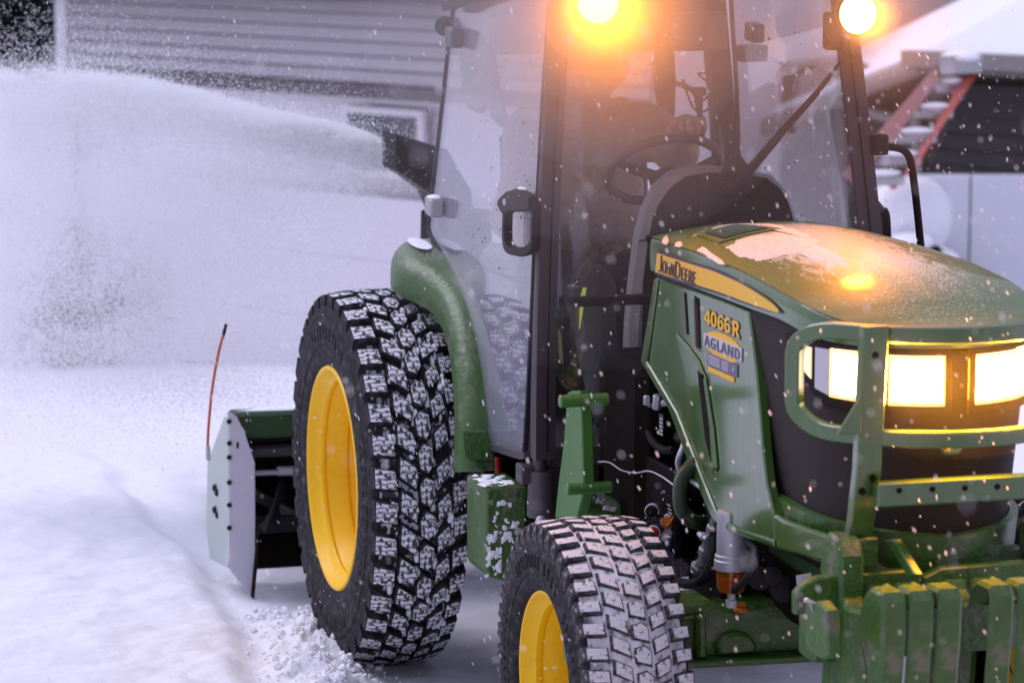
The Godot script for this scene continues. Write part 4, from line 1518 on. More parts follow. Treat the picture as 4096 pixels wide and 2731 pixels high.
func build_cab() -> void:
	var rear_edge := [Vector3(0.732, 0.768, 0.513), Vector3(0.685, 0.791, 0.512), Vector3(0.612, 0.865, 0.509), Vector3(0.547, 0.941, 0.506), Vector3(0.49, 1.007, 0.503), Vector3(0.412, 1.083, 0.499), Vector3(0.345, 1.137, 0.496), Vector3(0.259, 1.183, 0.494), Vector3(0.142, 1.226, 0.491), Vector3(0.035, 1.259, 0.489), Vector3(-0.005, 1.28, 0.487), Vector3(-0.008, 1.312, 0.485), Vector3(0.006, 1.378, 0.481), Vector3(0.021, 1.469, 0.474), Vector3(0.034, 1.56, 0.466), Vector3(0.046, 1.675, 0.456), Vector3(0.055, 1.79, 0.445), Vector3(0.061, 1.879, 0.435), Vector3(0.067, 1.949, 0.428)]
	var front_edge := [Vector3(1.082, 0.793, 0.512), Vector3(1.093, 0.896, 0.508), Vector3(1.096, 1.083, 0.499), Vector3(1.084, 1.313, 0.485), Vector3(1.072, 1.484, 0.472), Vector3(1.061, 1.621, 0.461), Vector3(1.046, 1.769, 0.447), Vector3(1.03, 1.905, 0.433), Vector3(1.018, 1.99, 0.423)]
	rear_edge.append(rear_edge[-1] + (rear_edge[-1] - rear_edge[-2]).normalized() * 0.06)
	front_edge.append(front_edge[-1] + (front_edge[-1] - front_edge[-2]).normalized() * 0.06)
	var bar := [Vector2(-0.008, -0.007), Vector2(0.008, -0.007), Vector2(0.010, 0.0), Vector2(0.008, 0.007), Vector2(-0.008, 0.007)]
	for s in [1, -1]:
		var door := Node3D.new()
		door.name = "door" if s > 0 else "door_001"
		tractor.add_child(door)
		part("door_glass", side_sheet(rear_edge, front_edge, 0.0, 0.005, s), M.glass if s > 0 else M.rear_glass, door, 60.0).set_meta("label", "large pane of the cab door")
		var g := Geo.new()   # rubber lip round the pane
		var loop := []
		loop.append_array(smooth(mirrored(rear_edge, s), 2))
		loop.reverse()
		g.sweep(loop, bar, 0.75, Vector3(0, 0, s))
		part("door_seal", g, M.dark_metal, door)
		g = Geo.new()
		var low := [Vector3(0.716, 0.78, 0.513), Vector3(0.744, 0.768, 0.514), Vector3(0.797, 0.767, 0.514), Vector3(0.921, 0.777, 0.514), Vector3(1.065, 0.79, 0.513), Vector3(1.105, 0.8, 0.513)]
		g.sweep(smooth(mirrored(low, s), 3), bar, 1.15, Vector3(0, 0, s))
		part("door_sill", g, M.purple_steel, door)
		g = Geo.new()
		g.sweep(smooth(mirrored(front_edge, s), 2), bar, 0.9, Vector3(0, 0, s))
		part("door_frame", g, M.dark_metal, door)
		# hinges: square blocks with snow on their tops
		for e in [[Vector3(0.119, 1.359, 0.504), 0.05], [Vector3(0.185, 1.854, 0.46), 0.05]]:
			g = Geo.new()
			var c: Vector3 = e[0]
			c.z *= s
			g.box(c, Vector3(0.075, 0.055, 0.040), Basis(Vector3(0, 0, 1), -0.08), 0.006)
			part("hinge", g, M.hinge_grey if c.y < 1.6 else M.purple_steel, door)
			g = Geo.new()
			if c.y < 1.6:
				g.ball(c + Vector3(0, 0.027, 0), Vector3(0.036, 0.008, 0.019), Basis.IDENTITY, 12, 6)
				part("hinge_snow", g, M.snow, door, 60.0)
		# handle: an upright loop with a lock block on top
		if s > 0:
			var hn := Geo.new()
			var o: Vector3 = Vector3(1.031, 1.412, 0.508)
			hn.prism([Vector2(0.857, 1.44), Vector2(0.868, 1.459), Vector2(0.929, 1.483), Vector2(1.016, 1.499), Vector2(1.097, 1.499), Vector2(1.162, 1.494), Vector2(1.172, 1.459), Vector2(1.095, 1.446), Vector2(0.96, 1.432), Vector2(0.929, 1.422), Vector2(0.896, 1.421)], Vector3(0, 0, o.z - 0.012), Vector3(1, 0, 0), Vector3(0, 1, 0), 0.03, 0.006)
			part("handle_block", hn, M.black_plastic, door, 25.0)
			hn = Geo.new()
			var path := [Vector3(0.901, 1.433, 0.506), Vector3(0.909, 1.387, 0.51), Vector3(0.923, 1.347, 0.513), Vector3(0.96, 1.332, 0.514), Vector3(1.05, 1.335, 0.514), Vector3(1.128, 1.349, 0.513), Vector3(1.171, 1.37, 0.511), Vector3(1.167, 1.415, 0.508), Vector3(1.157, 1.471, 0.503)]
			hn.sweep(smooth(path, 4), [Vector2(-0.010, -0.012), Vector2(0.010, -0.012), Vector2(0.013, 0.0), Vector2(0.010, 0.012), Vector2(-0.010, 0.012), Vector2(-0.013, 0.0)], 1.0, Vector3(0, 0, 1))
			part("handle", hn, M.black_plastic, door, 60.0)
			hn = Geo.new()
			hn.lathe([Vector2(0.009, 0.0), Vector2(0.009, 0.004), Vector2(0.0, 0.005)], Vector3(0.943, 1.457, 0.525), Vector3(0.2, 0, 1).normalized(), 14)
			part("lock", hn, M.zinc, door)
			hn = Geo.new()
			hn.ball(Vector3(1.03, 1.5, 0.503) , Vector3(0.028, 0.006, 0.012), Basis.IDENTITY, 10, 6)
			part("handle_snow", hn, M.snow, door, 60.0)
		# front pillar
		g = Geo.new()
		var rings := []
		for i in 13:
			var y := lerpf(0.80, 2.09, i / 12.0)
			var w := side_w(y)
			var x := wind_x(y)
			var r := []
			for q in [[0.0, -0.055], [0.012, -0.012], [0.014, 0.002], [0.004, 0.006], [-0.045, 0.0], [-0.05, -0.012], [-0.02, -0.055]]:
				r.append(Vector3(x + q[0], y, (w + q[1]) * s))
			if s > 0: r.reverse()
			rings.append(r)
		if s > 0:
			for r in rings: r.reverse()
		else:
			for r in rings: r.reverse()
		if s < 0:
			for r in rings: r.reverse()
		g.loft(rings, true)
		var pil := part("front_pillar", g, M.purple_steel, tractor, 25.0)
		g = Geo.new()
		var seam := []
		for i in 9:
			var y := lerpf(0.82, 2.02, i / 8.0)
			seam.append(Vector3(wind_x(y) + 0.013, y, (side_w(y) - 0.030) * s))
		g.tube(seam, 0.0022, 5)
		part("pillar_seam", g, M.engine_dark, pil)
	# windshield, its cross rail and the lower pane; black print round the edges
	var g := Geo.new()
	var rows := []
	for i in 13:
		var y := lerpf(0.86, 2.03, i / 12.0)
		var w := side_w(y) - 0.045
		var r := []
		for k in 9:
			var z := lerpf(w, -w, k / 8.0)
			r.append(Vector3(wind_x(y) - 0.03 * pow(z / 0.45, 2.0) + 0.012, y, z))
		rows.append(r)
	g.sheet(rows, 0.005)
	part("windshield", g, M.windshield_glass, tractor, 60.0)
	g = Geo.new()
	g.box(Vector3(1.195, 1.217, 0.347) * Vector3(1, 1, 0) + Vector3(0, 0, 0.0), Vector3(0.03, 0.026, 0.84))
	part("windshield_rail", g, M.dark_metal)
	g = Geo.new()
	g.prism([Vector2(0.209, 1.038), Vector2(0.196, 1.261), Vector2(0.181, 1.352), Vector2(0.164, 1.421), Vector2(0.145, 1.457), Vector2(0.112, 1.499), Vector2(0.068, 1.527), Vector2(0.013, 1.535), Vector2(-0.037, 1.534), Vector2(-0.086, 1.531), Vector2(-0.16, 1.517), Vector2(-0.199, 1.488), Vector2(-0.222, 1.448), Vector2(-0.233, 1.403), Vector2(-0.236, 1.339), Vector2(-0.235, 1.176), Vector2(-0.066, 0.951), Vector2(0.204, 0.963)], Vector3(1.284, 0, 0), Vector3(0, 0, 1), Vector3(-0.125, 1, 0), 0.003, 0.0)
	part("windshield_print", g, M.black_plastic)

	var dr := Geo.new()   # water beads on windshield and door glass
	for k in 420:
		var y := rnd(0.95, 1.95)
		var z := rnd(-0.40, 0.40)
		var r := 0.0009 + 0.0016 * pow(randf(), 3.0)
		dr.ball(Vector3(wind_x(y) - 0.03 * pow(z / 0.45, 2.0) + 0.0125, y, z), Vector3(r * 0.6, r * rnd(1.0, 1.8), r), Basis.IDENTITY, 6, 4)
	for k in 160:
		var y := rnd(0.95, 1.9)
		var r := 0.0012 + 0.0022 * pow(randf(), 3.0)
		dr.ball(Vector3(rnd(0.45, 1.02), y, side_w(y) + 0.0005), Vector3(r, r * rnd(1.0, 1.6), r * 0.6), Basis.IDENTITY, 6, 4)
	part("water_beads", dr, M.water_bead, tractor, 60.0).set_meta("kind", "stuff")
	# wiper: hub, arm and blade lying across the glass
	var wip := Node3D.new()
	wip.name = "wiper"
	tractor.add_child(wip)
	g = Geo.new()
	g.lathe([Vector2(0.022, -0.03), Vector2(0.022, 0.015), Vector2(0.016, 0.024), Vector2(0.0, 0.026)], Vector3(1.123, 1.493, -0.035), Vector3(1, 0.12, 0).normalized(), 16)
	part("wiper_hub", g, M.dark_metal, wip)
	g = Geo.new()
	g.tube([Vector3(1.144, 1.489, -0.023), Vector3(1.147, 1.507, -0.053), Vector3(1.143, 1.536, -0.086), Vector3(1.126, 1.632, -0.183), Vector3(1.122, 1.645, -0.196)], [0.014, 0.015, 0.014, 0.011, 0.008], 8)
	part("wiper_arm", g, M.dark_metal, wip)
	g = Geo.new()
	g.sweep([Vector3(1.123, 1.543, -0.101), Vector3(1.109, 1.644, -0.202), Vector3(1.096, 1.732, -0.293), Vector3(1.08, 1.826, -0.378)], [Vector2(-0.006, -0.01), Vector2(0.006, -0.01), Vector2(0.004, 0.012), Vector2(-0.004, 0.012)], [1.4, 1.3, 1.1, 0.5], Vector3(1, 0.12, 0))
	part("wiper_blade", g, M.black_plastic, wip)
	g = Geo.new()   # dark pointed diamond shape inside the glass
	var apex: Vector3 = Vector3(1.051, 1.593, -0.084)
	g.loft([[Vector3(1.07, 1.523, -0.032), Vector3(1.082, 1.504, -0.077), Vector3(1.07, 1.523, -0.137), Vector3(1.009, 1.525, -0.103)], [apex, apex + Vector3(0.004, 0, 0), apex + Vector3(0, 0, -0.004), apex + Vector3(-0.004, 0, 0)]], true)
	part("dark_diamond", g, M.dark_trim, tractor, 20.0)
	# roof
	g = Geo.new()
	var pts := [Vector2(-0.08, -0.50), Vector2(0.05, -0.56), Vector2(1.05, -0.53), Vector2(1.22, -0.44), Vector2(1.26, -0.2), Vector2(1.26, 0.2), Vector2(1.22, 0.44), Vector2(1.05, 0.53), Vector2(0.05, 0.56), Vector2(-0.08, 0.50)]
	g.prism(pts, Vector3(0, 2.22, 0), Vector3(1, 0, 0), Vector3(0, 0, 1), 0.155, 0.05)
	part("roof", g, M.green_paint, tractor, 25.0)
	g = Geo.new()
	g.box(Vector3(0.56, 2.045, 0), Vector3(1.06, 0.04, 0.86))
	part("headliner", g, M.headliner)
	g = Geo.new()
	g.sweep(smooth([Vector3(0.089, 1.941, 0.459), Vector3(0.205, 1.951, 0.463), Vector3(0.32, 1.971, 0.455), Vector3(0.525, 1.991, 0.443)], 4), [Vector2(-0.014, -0.012), Vector2(0.014, -0.012), Vector2(0.016, 0.010), Vector2(-0.016, 0.010)], 1.0, Vector3(0, 0, 1))
	part("roof_gutter", g, M.dark_metal)
	g = Geo.new()   # round lamp housing at the rear corner
	g.ball(Vector3(0.03, 1.878, 0.446), Vector3(0.036, 0.030, 0.030), Basis.IDENTITY, 18, 12)
	part("corner_lamp", g, M.dark_trim, tractor, 60.0)
	# two round work lamps hung below the front edge of the roof, lit
	for s in [1, -1]:
		var lamp := Node3D.new()
		lamp.name = "work_lamp" if s > 0 else "work_lamp_001"
		tractor.add_child(lamp)
		var c := Vector3(1.225, 1.997 if s > 0 else 1.959, 0.358 * s)
		var ax := Vector3(0.96, -0.02, 0.24).normalized()
		if s < 0: ax = Vector3(0.96, -0.02, -0.02).normalized()
		g = Geo.new()
		g.lathe([Vector2(0.0, -0.075), Vector2(0.025, -0.073), Vector2(0.042, -0.05), Vector2(0.053, -0.01), Vector2(0.058, 0.004), Vector2(0.058, 0.012), Vector2(0.053, 0.013)], c, ax, 28)
		part("housing", g, M.black_plastic, lamp, 40.0)
		g = Geo.new()
		g.lathe([Vector2(0.055, 0.008), Vector2(0.052, 0.014), Vector2(0.03, 0.021), Vector2(0.0, 0.023)], c, ax, 28)
		part("lamp_lens", g, M.lamp_glow, lamp, 60.0)
		g = Geo.new()
		g.box(c + Vector3(-0.085, -0.05, -0.03 * s), Vector3(0.05, 0.10, 0.045), Basis.IDENTITY, 0.006)
		g.box(c + Vector3(-0.075, 0.04, -0.02 * s), Vector3(0.04, 0.12, 0.03), Basis.IDENTITY, 0.006)
		part("bracket", g, M.dark_metal, lamp)
		var om := SpotLight3D.new()
		om.name = "work_lamp_light"
		om.position = c + ax * 0.04
		om.rotation = Vector3(deg_to_rad(-8), deg_to_rad(-96 if s > 0 else -90), 0)
		om.spot_angle = 72.0
		om.spot_angle_attenuation = 0.6
		om.light_color = Color(1.0, 0.56, 0.05)
		om.light_energy = 2.5 if s > 0 else 1.1
		om.light_size = 0.05
		om.spot_range = 25.0
		om.spot_attenuation = 2.0
		om.shadow_enabled = true
		add_child(om)
	# grab rail beside the left pillar with its clamp
	g = Geo.new()
	g.tube(smooth([Vector3(1.1, 1.595, -0.479), Vector3(1.1, 1.588, -0.535), Vector3(1.1, 1.573, -0.563), Vector3(1.1, 1.54, -0.577), Vector3(1.1, 1.456, -0.591), Vector3(1.1, 1.349, -0.605), Vector3(1.1, 1.277, -0.613), Vector3(1.08, 1.226, -0.614)], 5), 0.0105, 10)
	var rail := part("grab_rail", g, M.black_plastic, tractor, 60.0)
	g = Geo.new()
	g.box(Vector3(1.1, 1.6, -0.478), Vector3(0.06, 0.055, 0.040))
	g.box(Vector3(1.115, 1.606, -0.493), Vector3(0.02, 0.026, 0.014))
	part("rail_clamp", g, M.dark_metal, rail)
	g = Geo.new()
	g.tube(smooth([Vector3(1.06, 1.416, -0.513), Vector3(1.06, 1.399, -0.522), Vector3(1.06, 1.347, -0.526), Vector3(1.06, 1.299, -0.524)], 4), 0.012, 8)
	part("left_latch", g, M.black_plastic)
	# fenders: a rounded shell swept over each rear wheel
	for s in [1, -1]:
		g = Geo.new()
		var rws := []
		for i in 31:
			var th := deg_to_rad(lerpf(11.0, 118.0, i / 30.0))
			var ro := lerpf(0.775, 0.70, smoothstep(10.0, 75.0, rad_to_deg(th)))
			var c := Vector3(cos(th), sin(th), 0)
			var y0 := 0.547 + sin(th) * ro
			var dg := rad_to_deg(th)
			var zo := spline_at([11.0, 28.0, 47.0, 60.0, 75.0, 90.0, 105.0, 118.0], [0.598, 0.575, 0.556, 0.568, 0.632, 0.606, 0.55, 0.51], dg)
			var zi := minf(side_w(clampf(y0, 0.7, 1.35)) + 0.006, zo - 0.06) - 0.03 * smoothstep(70.0, 118.0, dg)
			var rr := 0.050 + 0.028 * smoothstep(45.0, 80.0, dg)
			var r := []
			for q in [[0.0, zi - 0.02], [0.0, zi], [0.0, lerpf(zi, zo - rr, 0.5)], [0.0, zo - rr]]:
				r.append(Vector3(0, 0.547, q[1]) + c * (ro + q[0]))
			for q in arc(Vector2(zo - rr, ro - rr), rr, 90, 0, 6).slice(1):
				r.append(Vector3(0, 0.547, q.x) + c * q.y)
			r.append(Vector3(0, 0.547, zo) + c * (ro - rr - 0.035))
			r = mirrored(r, s)
			if s < 0: r.reverse()
			rws.append(r)
		rws.reverse()
		g.sheet(rws, 0.010)
		part("fender", g, M.green_worn, tractor, 50.0)
		if s > 0:
			g = Geo.new()   # front end of the fender closed
			g.prism([Vector2(0.595, 0.744), Vector2(0.59, 0.737), Vector2(0.574, 0.728), Vector2(0.508, 0.725), Vector2(0.51, 0.764), Vector2(0.53, 0.808), Vector2(0.6, 0.811)], Vector3(0.752, 0, 0), Vector3(0, 0, 1), Vector3(0, 1, 0), -0.02, 0.004)
			part("fender_tip", g, M.green_worn)
	var sn := Geo.new()
	sn.ball(Vector3(0.07, 1.246, 0.535), Vector3(0.09, 0.004, 0.03), Basis(Vector3(0, 0, 1), -0.08), 16, 8)
	tag(part("fender_snow", sn, M.snow, self, 60.0), "thin white snow on top of the green rear fender", "", "", "stuff")


func build_cab_inside() -> void:
	# rear wall of the cab: uprights, header and pane
	var g := Geo.new()
	g.box(Vector3(0.0, 1.85, 0), Vector3(0.07, 0.115, 0.86))
	var hdr := part("rear_header", g, M.headliner)
	g = Geo.new()
	g.box(Vector3(0.04, 1.925, 0.0), Vector3(0.03, 0.03, 0.84))
	part("header_trim", g, M.dark_trim, hdr)
	g = Geo.new()
	g.box(Vector3(0.02, 2.0, 0), Vector3(0.03, 0.18, 0.84))
	part("rear_upper_panel", g, M.headliner)
	for s in [1, -1]:
		g = Geo.new()
		var rings := []
		for i in 7:
			var y := lerpf(1.0, 2.05, i / 6.0)
			var w := side_w(y) + 0.004
			var x := -0.02
			rings.append([Vector3(x - 0.03, y, (w - 0.065) * s), Vector3(x - 0.03, y, w * s), Vector3(x + 0.03, y, w * s), Vector3(x + 0.03, y, (w - 0.065) * s)])
			if s > 0: rings[-1].reverse()
		for r in rings: r.reverse()
		g.loft(rings, true)
		if s < 0: part("rear_pillar", g, M.dark_trim, tractor, 25.0)
		else:
			g = Geo.new()
			g.prism([Vector2(0.066, 1.954), Vector2(0.367, 1.967), Vector2(0.408, 1.835), Vector2(0.455, 1.752), Vector2(0.542, 1.652), Vector2(0.516, 1.62), Vector2(0.441, 1.632), Vector2(0.373, 1.673), Vector2(0.292, 1.64), Vector2(0.177, 1.646), Vector2(0.11, 1.705), Vector2(0.085, 1.829)], Vector3(0, 0, 0.40), Vector3(1, 0, 0), Vector3(0, 1, 0), 0.02, 0.006)
			part("rear_pillar", g, M.pillar_trim, tractor, 25.0)
	g = Geo.new()
	g.box(Vector3(-0.03, 1.40, 0), Vector3(0.005, 0.80, 0.80), Basis.IDENTITY, 0.0)
	part("rear_window", g, M.rear_glass)
	g = Geo.new()
	g.box(Vector3(0.03, 1.783, -0.511), Vector3(0.05, 0.050, 0.085))
	part("radio_box", g, M.dark_trim)
	g = Geo.new()   # rear view mirror on a stem from the header
	g.prism([Vector2(-0.101, 1.798), Vector2(-0.109, 1.818), Vector2(-0.145, 1.822), Vector2(-0.166, 1.807), Vector2(-0.172, 1.731), Vector2(-0.169, 1.627), Vector2(-0.16, 1.61), Vector2(-0.138, 1.605), Vector2(-0.122, 1.628), Vector2(-0.106, 1.707)], Vector3(0.30, 0, 0), Vector3(0, 0, 1), Vector3(0, 1, 0), -0.02, 0.008)
	var mir := part("rear_mirror", g, M.dark_trim, tractor, 25.0)
	g = Geo.new()
	g.tube([Vector3(0.3, 1.807, -0.137), Vector3(0.26, 1.868, -0.15)], 0.014, 8)
	part("mirror_stem", g, M.dark_trim, mir)
	# stalk with coiled cable by the left rear pillar
	g = Geo.new()
	g.tube([Vector3(0.12, 1.522, -0.323), Vector3(0.12, 1.611, -0.314), Vector3(0.12, 1.675, -0.308)], [0.010, 0.009, 0.016], 8)
	g.tube([Vector3(0.12, 1.673, -0.308), Vector3(0.12, 1.691, -0.275), Vector3(0.14, 1.707, -0.227)], 0.008, 8)
	g.box(Vector3(0.12, 1.678, -0.31), Vector3(0.03, 0.025, 0.04))
	var stalk := part("phone_stalk", g, M.dark_trim, tractor, 60.0)
	g = Geo.new()
	g.tube(smooth([Vector3(0.12, 1.715, -0.259), Vector3(0.12, 1.676, -0.273), Vector3(0.12, 1.632, -0.292), Vector3(0.12, 1.616, -0.32), Vector3(0.12, 1.633, -0.35)], 5), 0.0035, 6)
	g.tube(smooth([Vector3(0.12, 1.757, -0.346), Vector3(0.12, 1.734, -0.332), Vector3(0.12, 1.73, -0.308), Vector3(0.12, 1.708, -0.333), Vector3(0.12, 1.68, -0.347), Vector3(0.12, 1.657, -0.333), Vector3(0.12, 1.649, -0.319)], 5), 0.0035, 6)
	part("coiled_cable", g, M.black_plastic, stalk, 60.0)
	# steering wheel: rim, spokes, hub, column
	var sw := Node3D.new()
	sw.name = "steering_wheel"
	tractor.add_child(sw)
	var c := Vector3(0.76, 1.512, 0.018)
	var ax := Vector3(-0.62, 0.78, 0.0).normalized()
	var ux := Vector3(0, 0, 1)
	var uy := ax.cross(ux).normalized()
	g = Geo.new()
	var ring := []
	for i in 40:
		var f := TAU * i / 40
		ring.append(c + (ux * cos(f) + uy * sin(f)) * 0.158)
	var prof := []
	for i in 8: prof.append(Vector2.from_angle(TAU * i / 8) * 0.0135)
	g.sweep(ring, prof, 1.0, ax, false, true)
	part("wheel_rim", g, M.wheel_plastic, sw, 60.0)
	g = Geo.new()
	for f in [0.35, 2.8, 4.71]:
		var d := ux * cos(f) + uy * sin(f)
		g.sweep([c + d * 0.15, c + d * 0.09 - ax * 0.02, c - ax * 0.03], [Vector2(-0.016, -0.006), Vector2(0.016, -0.006), Vector2(0.016, 0.006), Vector2(-0.016, 0.006)], 1.0, ax)
	part("wheel_spokes", g, M.wheel_plastic, sw)
	g = Geo.new()
	g.lathe([Vector2(0.03, -0.30), Vector2(0.035, -0.06), Vector2(0.045, -0.04), Vector2(0.045, -0.02), Vector2(0.0, -0.014)], c, ax, 20)
	part("steering_column", g, M.dark_trim, sw)
	# dashboard: a grey arched cowl round the dark instrument hood
	g = Geo.new()
	var outer := [Vector2(0.2, 1.021), Vector2(0.196, 1.127), Vector2(0.186, 1.245), Vector2(0.172, 1.351), Vector2(0.151, 1.433), Vector2(0.119, 1.493), Vector2(0.074, 1.529), Vector2(0.018, 1.544), Vector2(-0.057, 1.541), Vector2(-0.132, 1.531), Vector2(-0.207, 1.514), Vector2(-0.253, 1.468), Vector2(-0.285, 1.372), Vector2(-0.302, 0.999)]
	g.prism(outer, Vector3(0.94, 0, 0), Vector3(0, 0, 1), Vector3(0, 1, 0), -0.09, 0.02)
	var dash := part("dashboard", g, M.grey_plastic, tractor, 25.0)
	g = Geo.new()
	g.tube([Vector3(1.035, 1.35, 0.179), Vector3(1.035, 1.353, 0.164), Vector3(1.035, 1.354, 0.14)], 0.003, 5)
	part("dashboard_seam", g, M.dark_trim, dash)
	# floor, seat, console
	g = Geo.new()
	g.box(Vector3(0.62, 0.79, 0), Vector3(1.0, 0.05, 0.90))
	part("cab_floor", g, M.dark_trim)
	g = Geo.new()
	g.box(Vector3(0.30, 1.06, 0.06), Vector3(0.46, 0.12, 0.46), Basis(Vector3(0, 0, 1), 0.06), 0.04)
	g.box(Vector3(0.08, 1.33, 0.06), Vector3(0.12, 0.52, 0.44), Basis(Vector3(0, 0, 1), 0.12), 0.04)
	g.box(Vector3(0.28, 0.92, 0.06), Vector3(0.36, 0.2, 0.36))
	part("driver_seat", g, M.seat_cloth, tractor, 25.0)
	g = Geo.new()
	g.box(Vector3(0.42, 1.22, 0.345), Vector3(0.44, 0.10, 0.10), Basis(Vector3(0, 0, 1), 0.05), 0.03)
	g.box(Vector3(0.40, 1.02, 0.36), Vector3(0.50, 0.34, 0.14), Basis.IDENTITY, 0.03)
	g.box(Vector3(0.40, 1.02, -0.38), Vector3(0.50, 0.40, 0.12), Basis.IDENTITY, 0.03)
	part("side_console", g, M.grey_plastic, tractor, 25.0)
	g = Geo.new()
	g.tube([Vector3(0.66, 1.20, 0.35), Vector3(0.68, 1.36, 0.33)], 0.008, 8)
	g.ball(Vector3(0.682, 1.39, 0.33), Vector3(0.022, 0.035, 0.022), Basis.IDENTITY, 12, 8)
	part("joystick", g, M.black_plastic, tractor, 60.0)
	g = Geo.new()
	g.loft([[Vector3(0.886, 1.097, 0.3), Vector3(0.894, 1.098, 0.3), Vector3(0.881, 1.096, 0.296), Vector3(0.873, 1.095, 0.296)], [Vector3(0.893, 1.184, 0.3), Vector3(0.94, 1.19, 0.3), Vector3(0.908, 1.185, 0.29), Vector3(0.861, 1.179, 0.29)], [Vector3(0.92, 1.216, 0.3), Vector3(0.955, 1.22, 0.3), Vector3(0.924, 1.216, 0.29), Vector3(0.888, 1.211, 0.29)]], true)
	part("safety_strip", g, M.hi_vis)
	# warning sticker on the lower pane
	g = Geo.new()
	var wc: Vector3 = Vector3(1.14, 1.262, 0.388)
	g.box(wc, Vector3(0.002, 0.017, 0.019), Basis.IDENTITY, 0.0)
	var stk := part("pane_sticker", g, M.decal_dark)
	g = Geo.new()
	g.prism(stag(0.012), wc + Vector3(0.001, 0, 0), Vector3(0, 0, -1), Vector3(0, 1, 0), 0.001, 0.0)
	part("sticker_stag", g, M.decal_silver, stk)
	g = Geo.new()
	for k in 6:
		g.box(wc + Vector3(0.0018, -0.018 - k * 0.006, -0.002 + 0.002 * (k % 2)), Vector3(0.001, 0.0022, 0.022), Basis.IDENTITY, 0.0)
	part("sticker_print", g, M.decal_dark, stk)
	# left side: dark lower panel seen through the windshield
	g = Geo.new()
	g.prism([Vector2(-0.527, 1.356), Vector2(-0.538, 1.403), Vector2(-0.578, 1.429), Vector2(-0.604, 1.428), Vector2(-0.638, 1.39), Vector2(-0.661, 1.277), Vector2(-0.528, 1.282)], Vector3(0.68, 0, 0), Vector3(0, 0, 1), Vector3(0, 1, 0), -0.1, 0.012)
	part("left_console", g, M.dark_trim, tractor, 25.0)


func spline_at(xs: Array, ys: Array, x: float) -> float:
	for i in xs.size() - 1:
		if x <= xs[i + 1]:
			var f: float = (x - xs[i]) / (xs[i + 1] - xs[i])
			return cubic_interpolate(ys[i], ys[i + 1], ys[maxi(i - 1, 0)], ys[mini(i + 2, xs.size() - 1)], clampf(f, 0, 1))
	return ys[-1]

func rod(a: Vector3, b: Vector3, r: float, sides := 14) -> Geo:
	var g := Geo.new()
	var d := (b - a).normalized()
	var n := a.distance_to(b)
	g.lathe([Vector2(0.0, 0.0), Vector2(r - 0.003, 0.0), Vector2(r, 0.003), Vector2(r, n - 0.003), Vector2(r - 0.003, n), Vector2(0.0, n)], a, d, sides)
	return g


# ragged snow clinging to a face: a fine raised sheet kept only where a noise is high
func frost(c: Vector3, u: Vector3, v: Vector3, w: float, h: float, t: float, bar: float, sd: int) -> Geo:
	var g := Geo.new()
	var f := FastNoiseLite.new()
	f.seed = sd
	f.frequency = 22.0
	f.fractal_octaves = 4
	var n := u.cross(v)
	var st := 0.003
	var at := func(i: int, j: int) -> Array:
		var a := -w * 0.5 + i * st
		var b := -h * 0.5 + j * st
		var k := f.get_noise_2d(a, b) * 1.6 - bar - pow(absf(a) / (w * 0.5), 3.0) * 0.5 - pow(absf(b) / (h * 0.5), 3.0) * 0.5
		return [c + u * a + v * b + n * (clampf(k * 4.0, 0.0, 1.0) * t), k]
	for i in int(w / st):
		for j in int(h / st):
			var q := [at.call(i, j), at.call(i + 1, j), at.call(i + 1, j + 1), at.call(i, j + 1)]
			if maxf(maxf(q[0][1], q[1][1]), maxf(q[2][1], q[3][1])) > 0.0:
				g.quad(q[0][0], q[1][0], q[2][0], q[3][0])
	return g


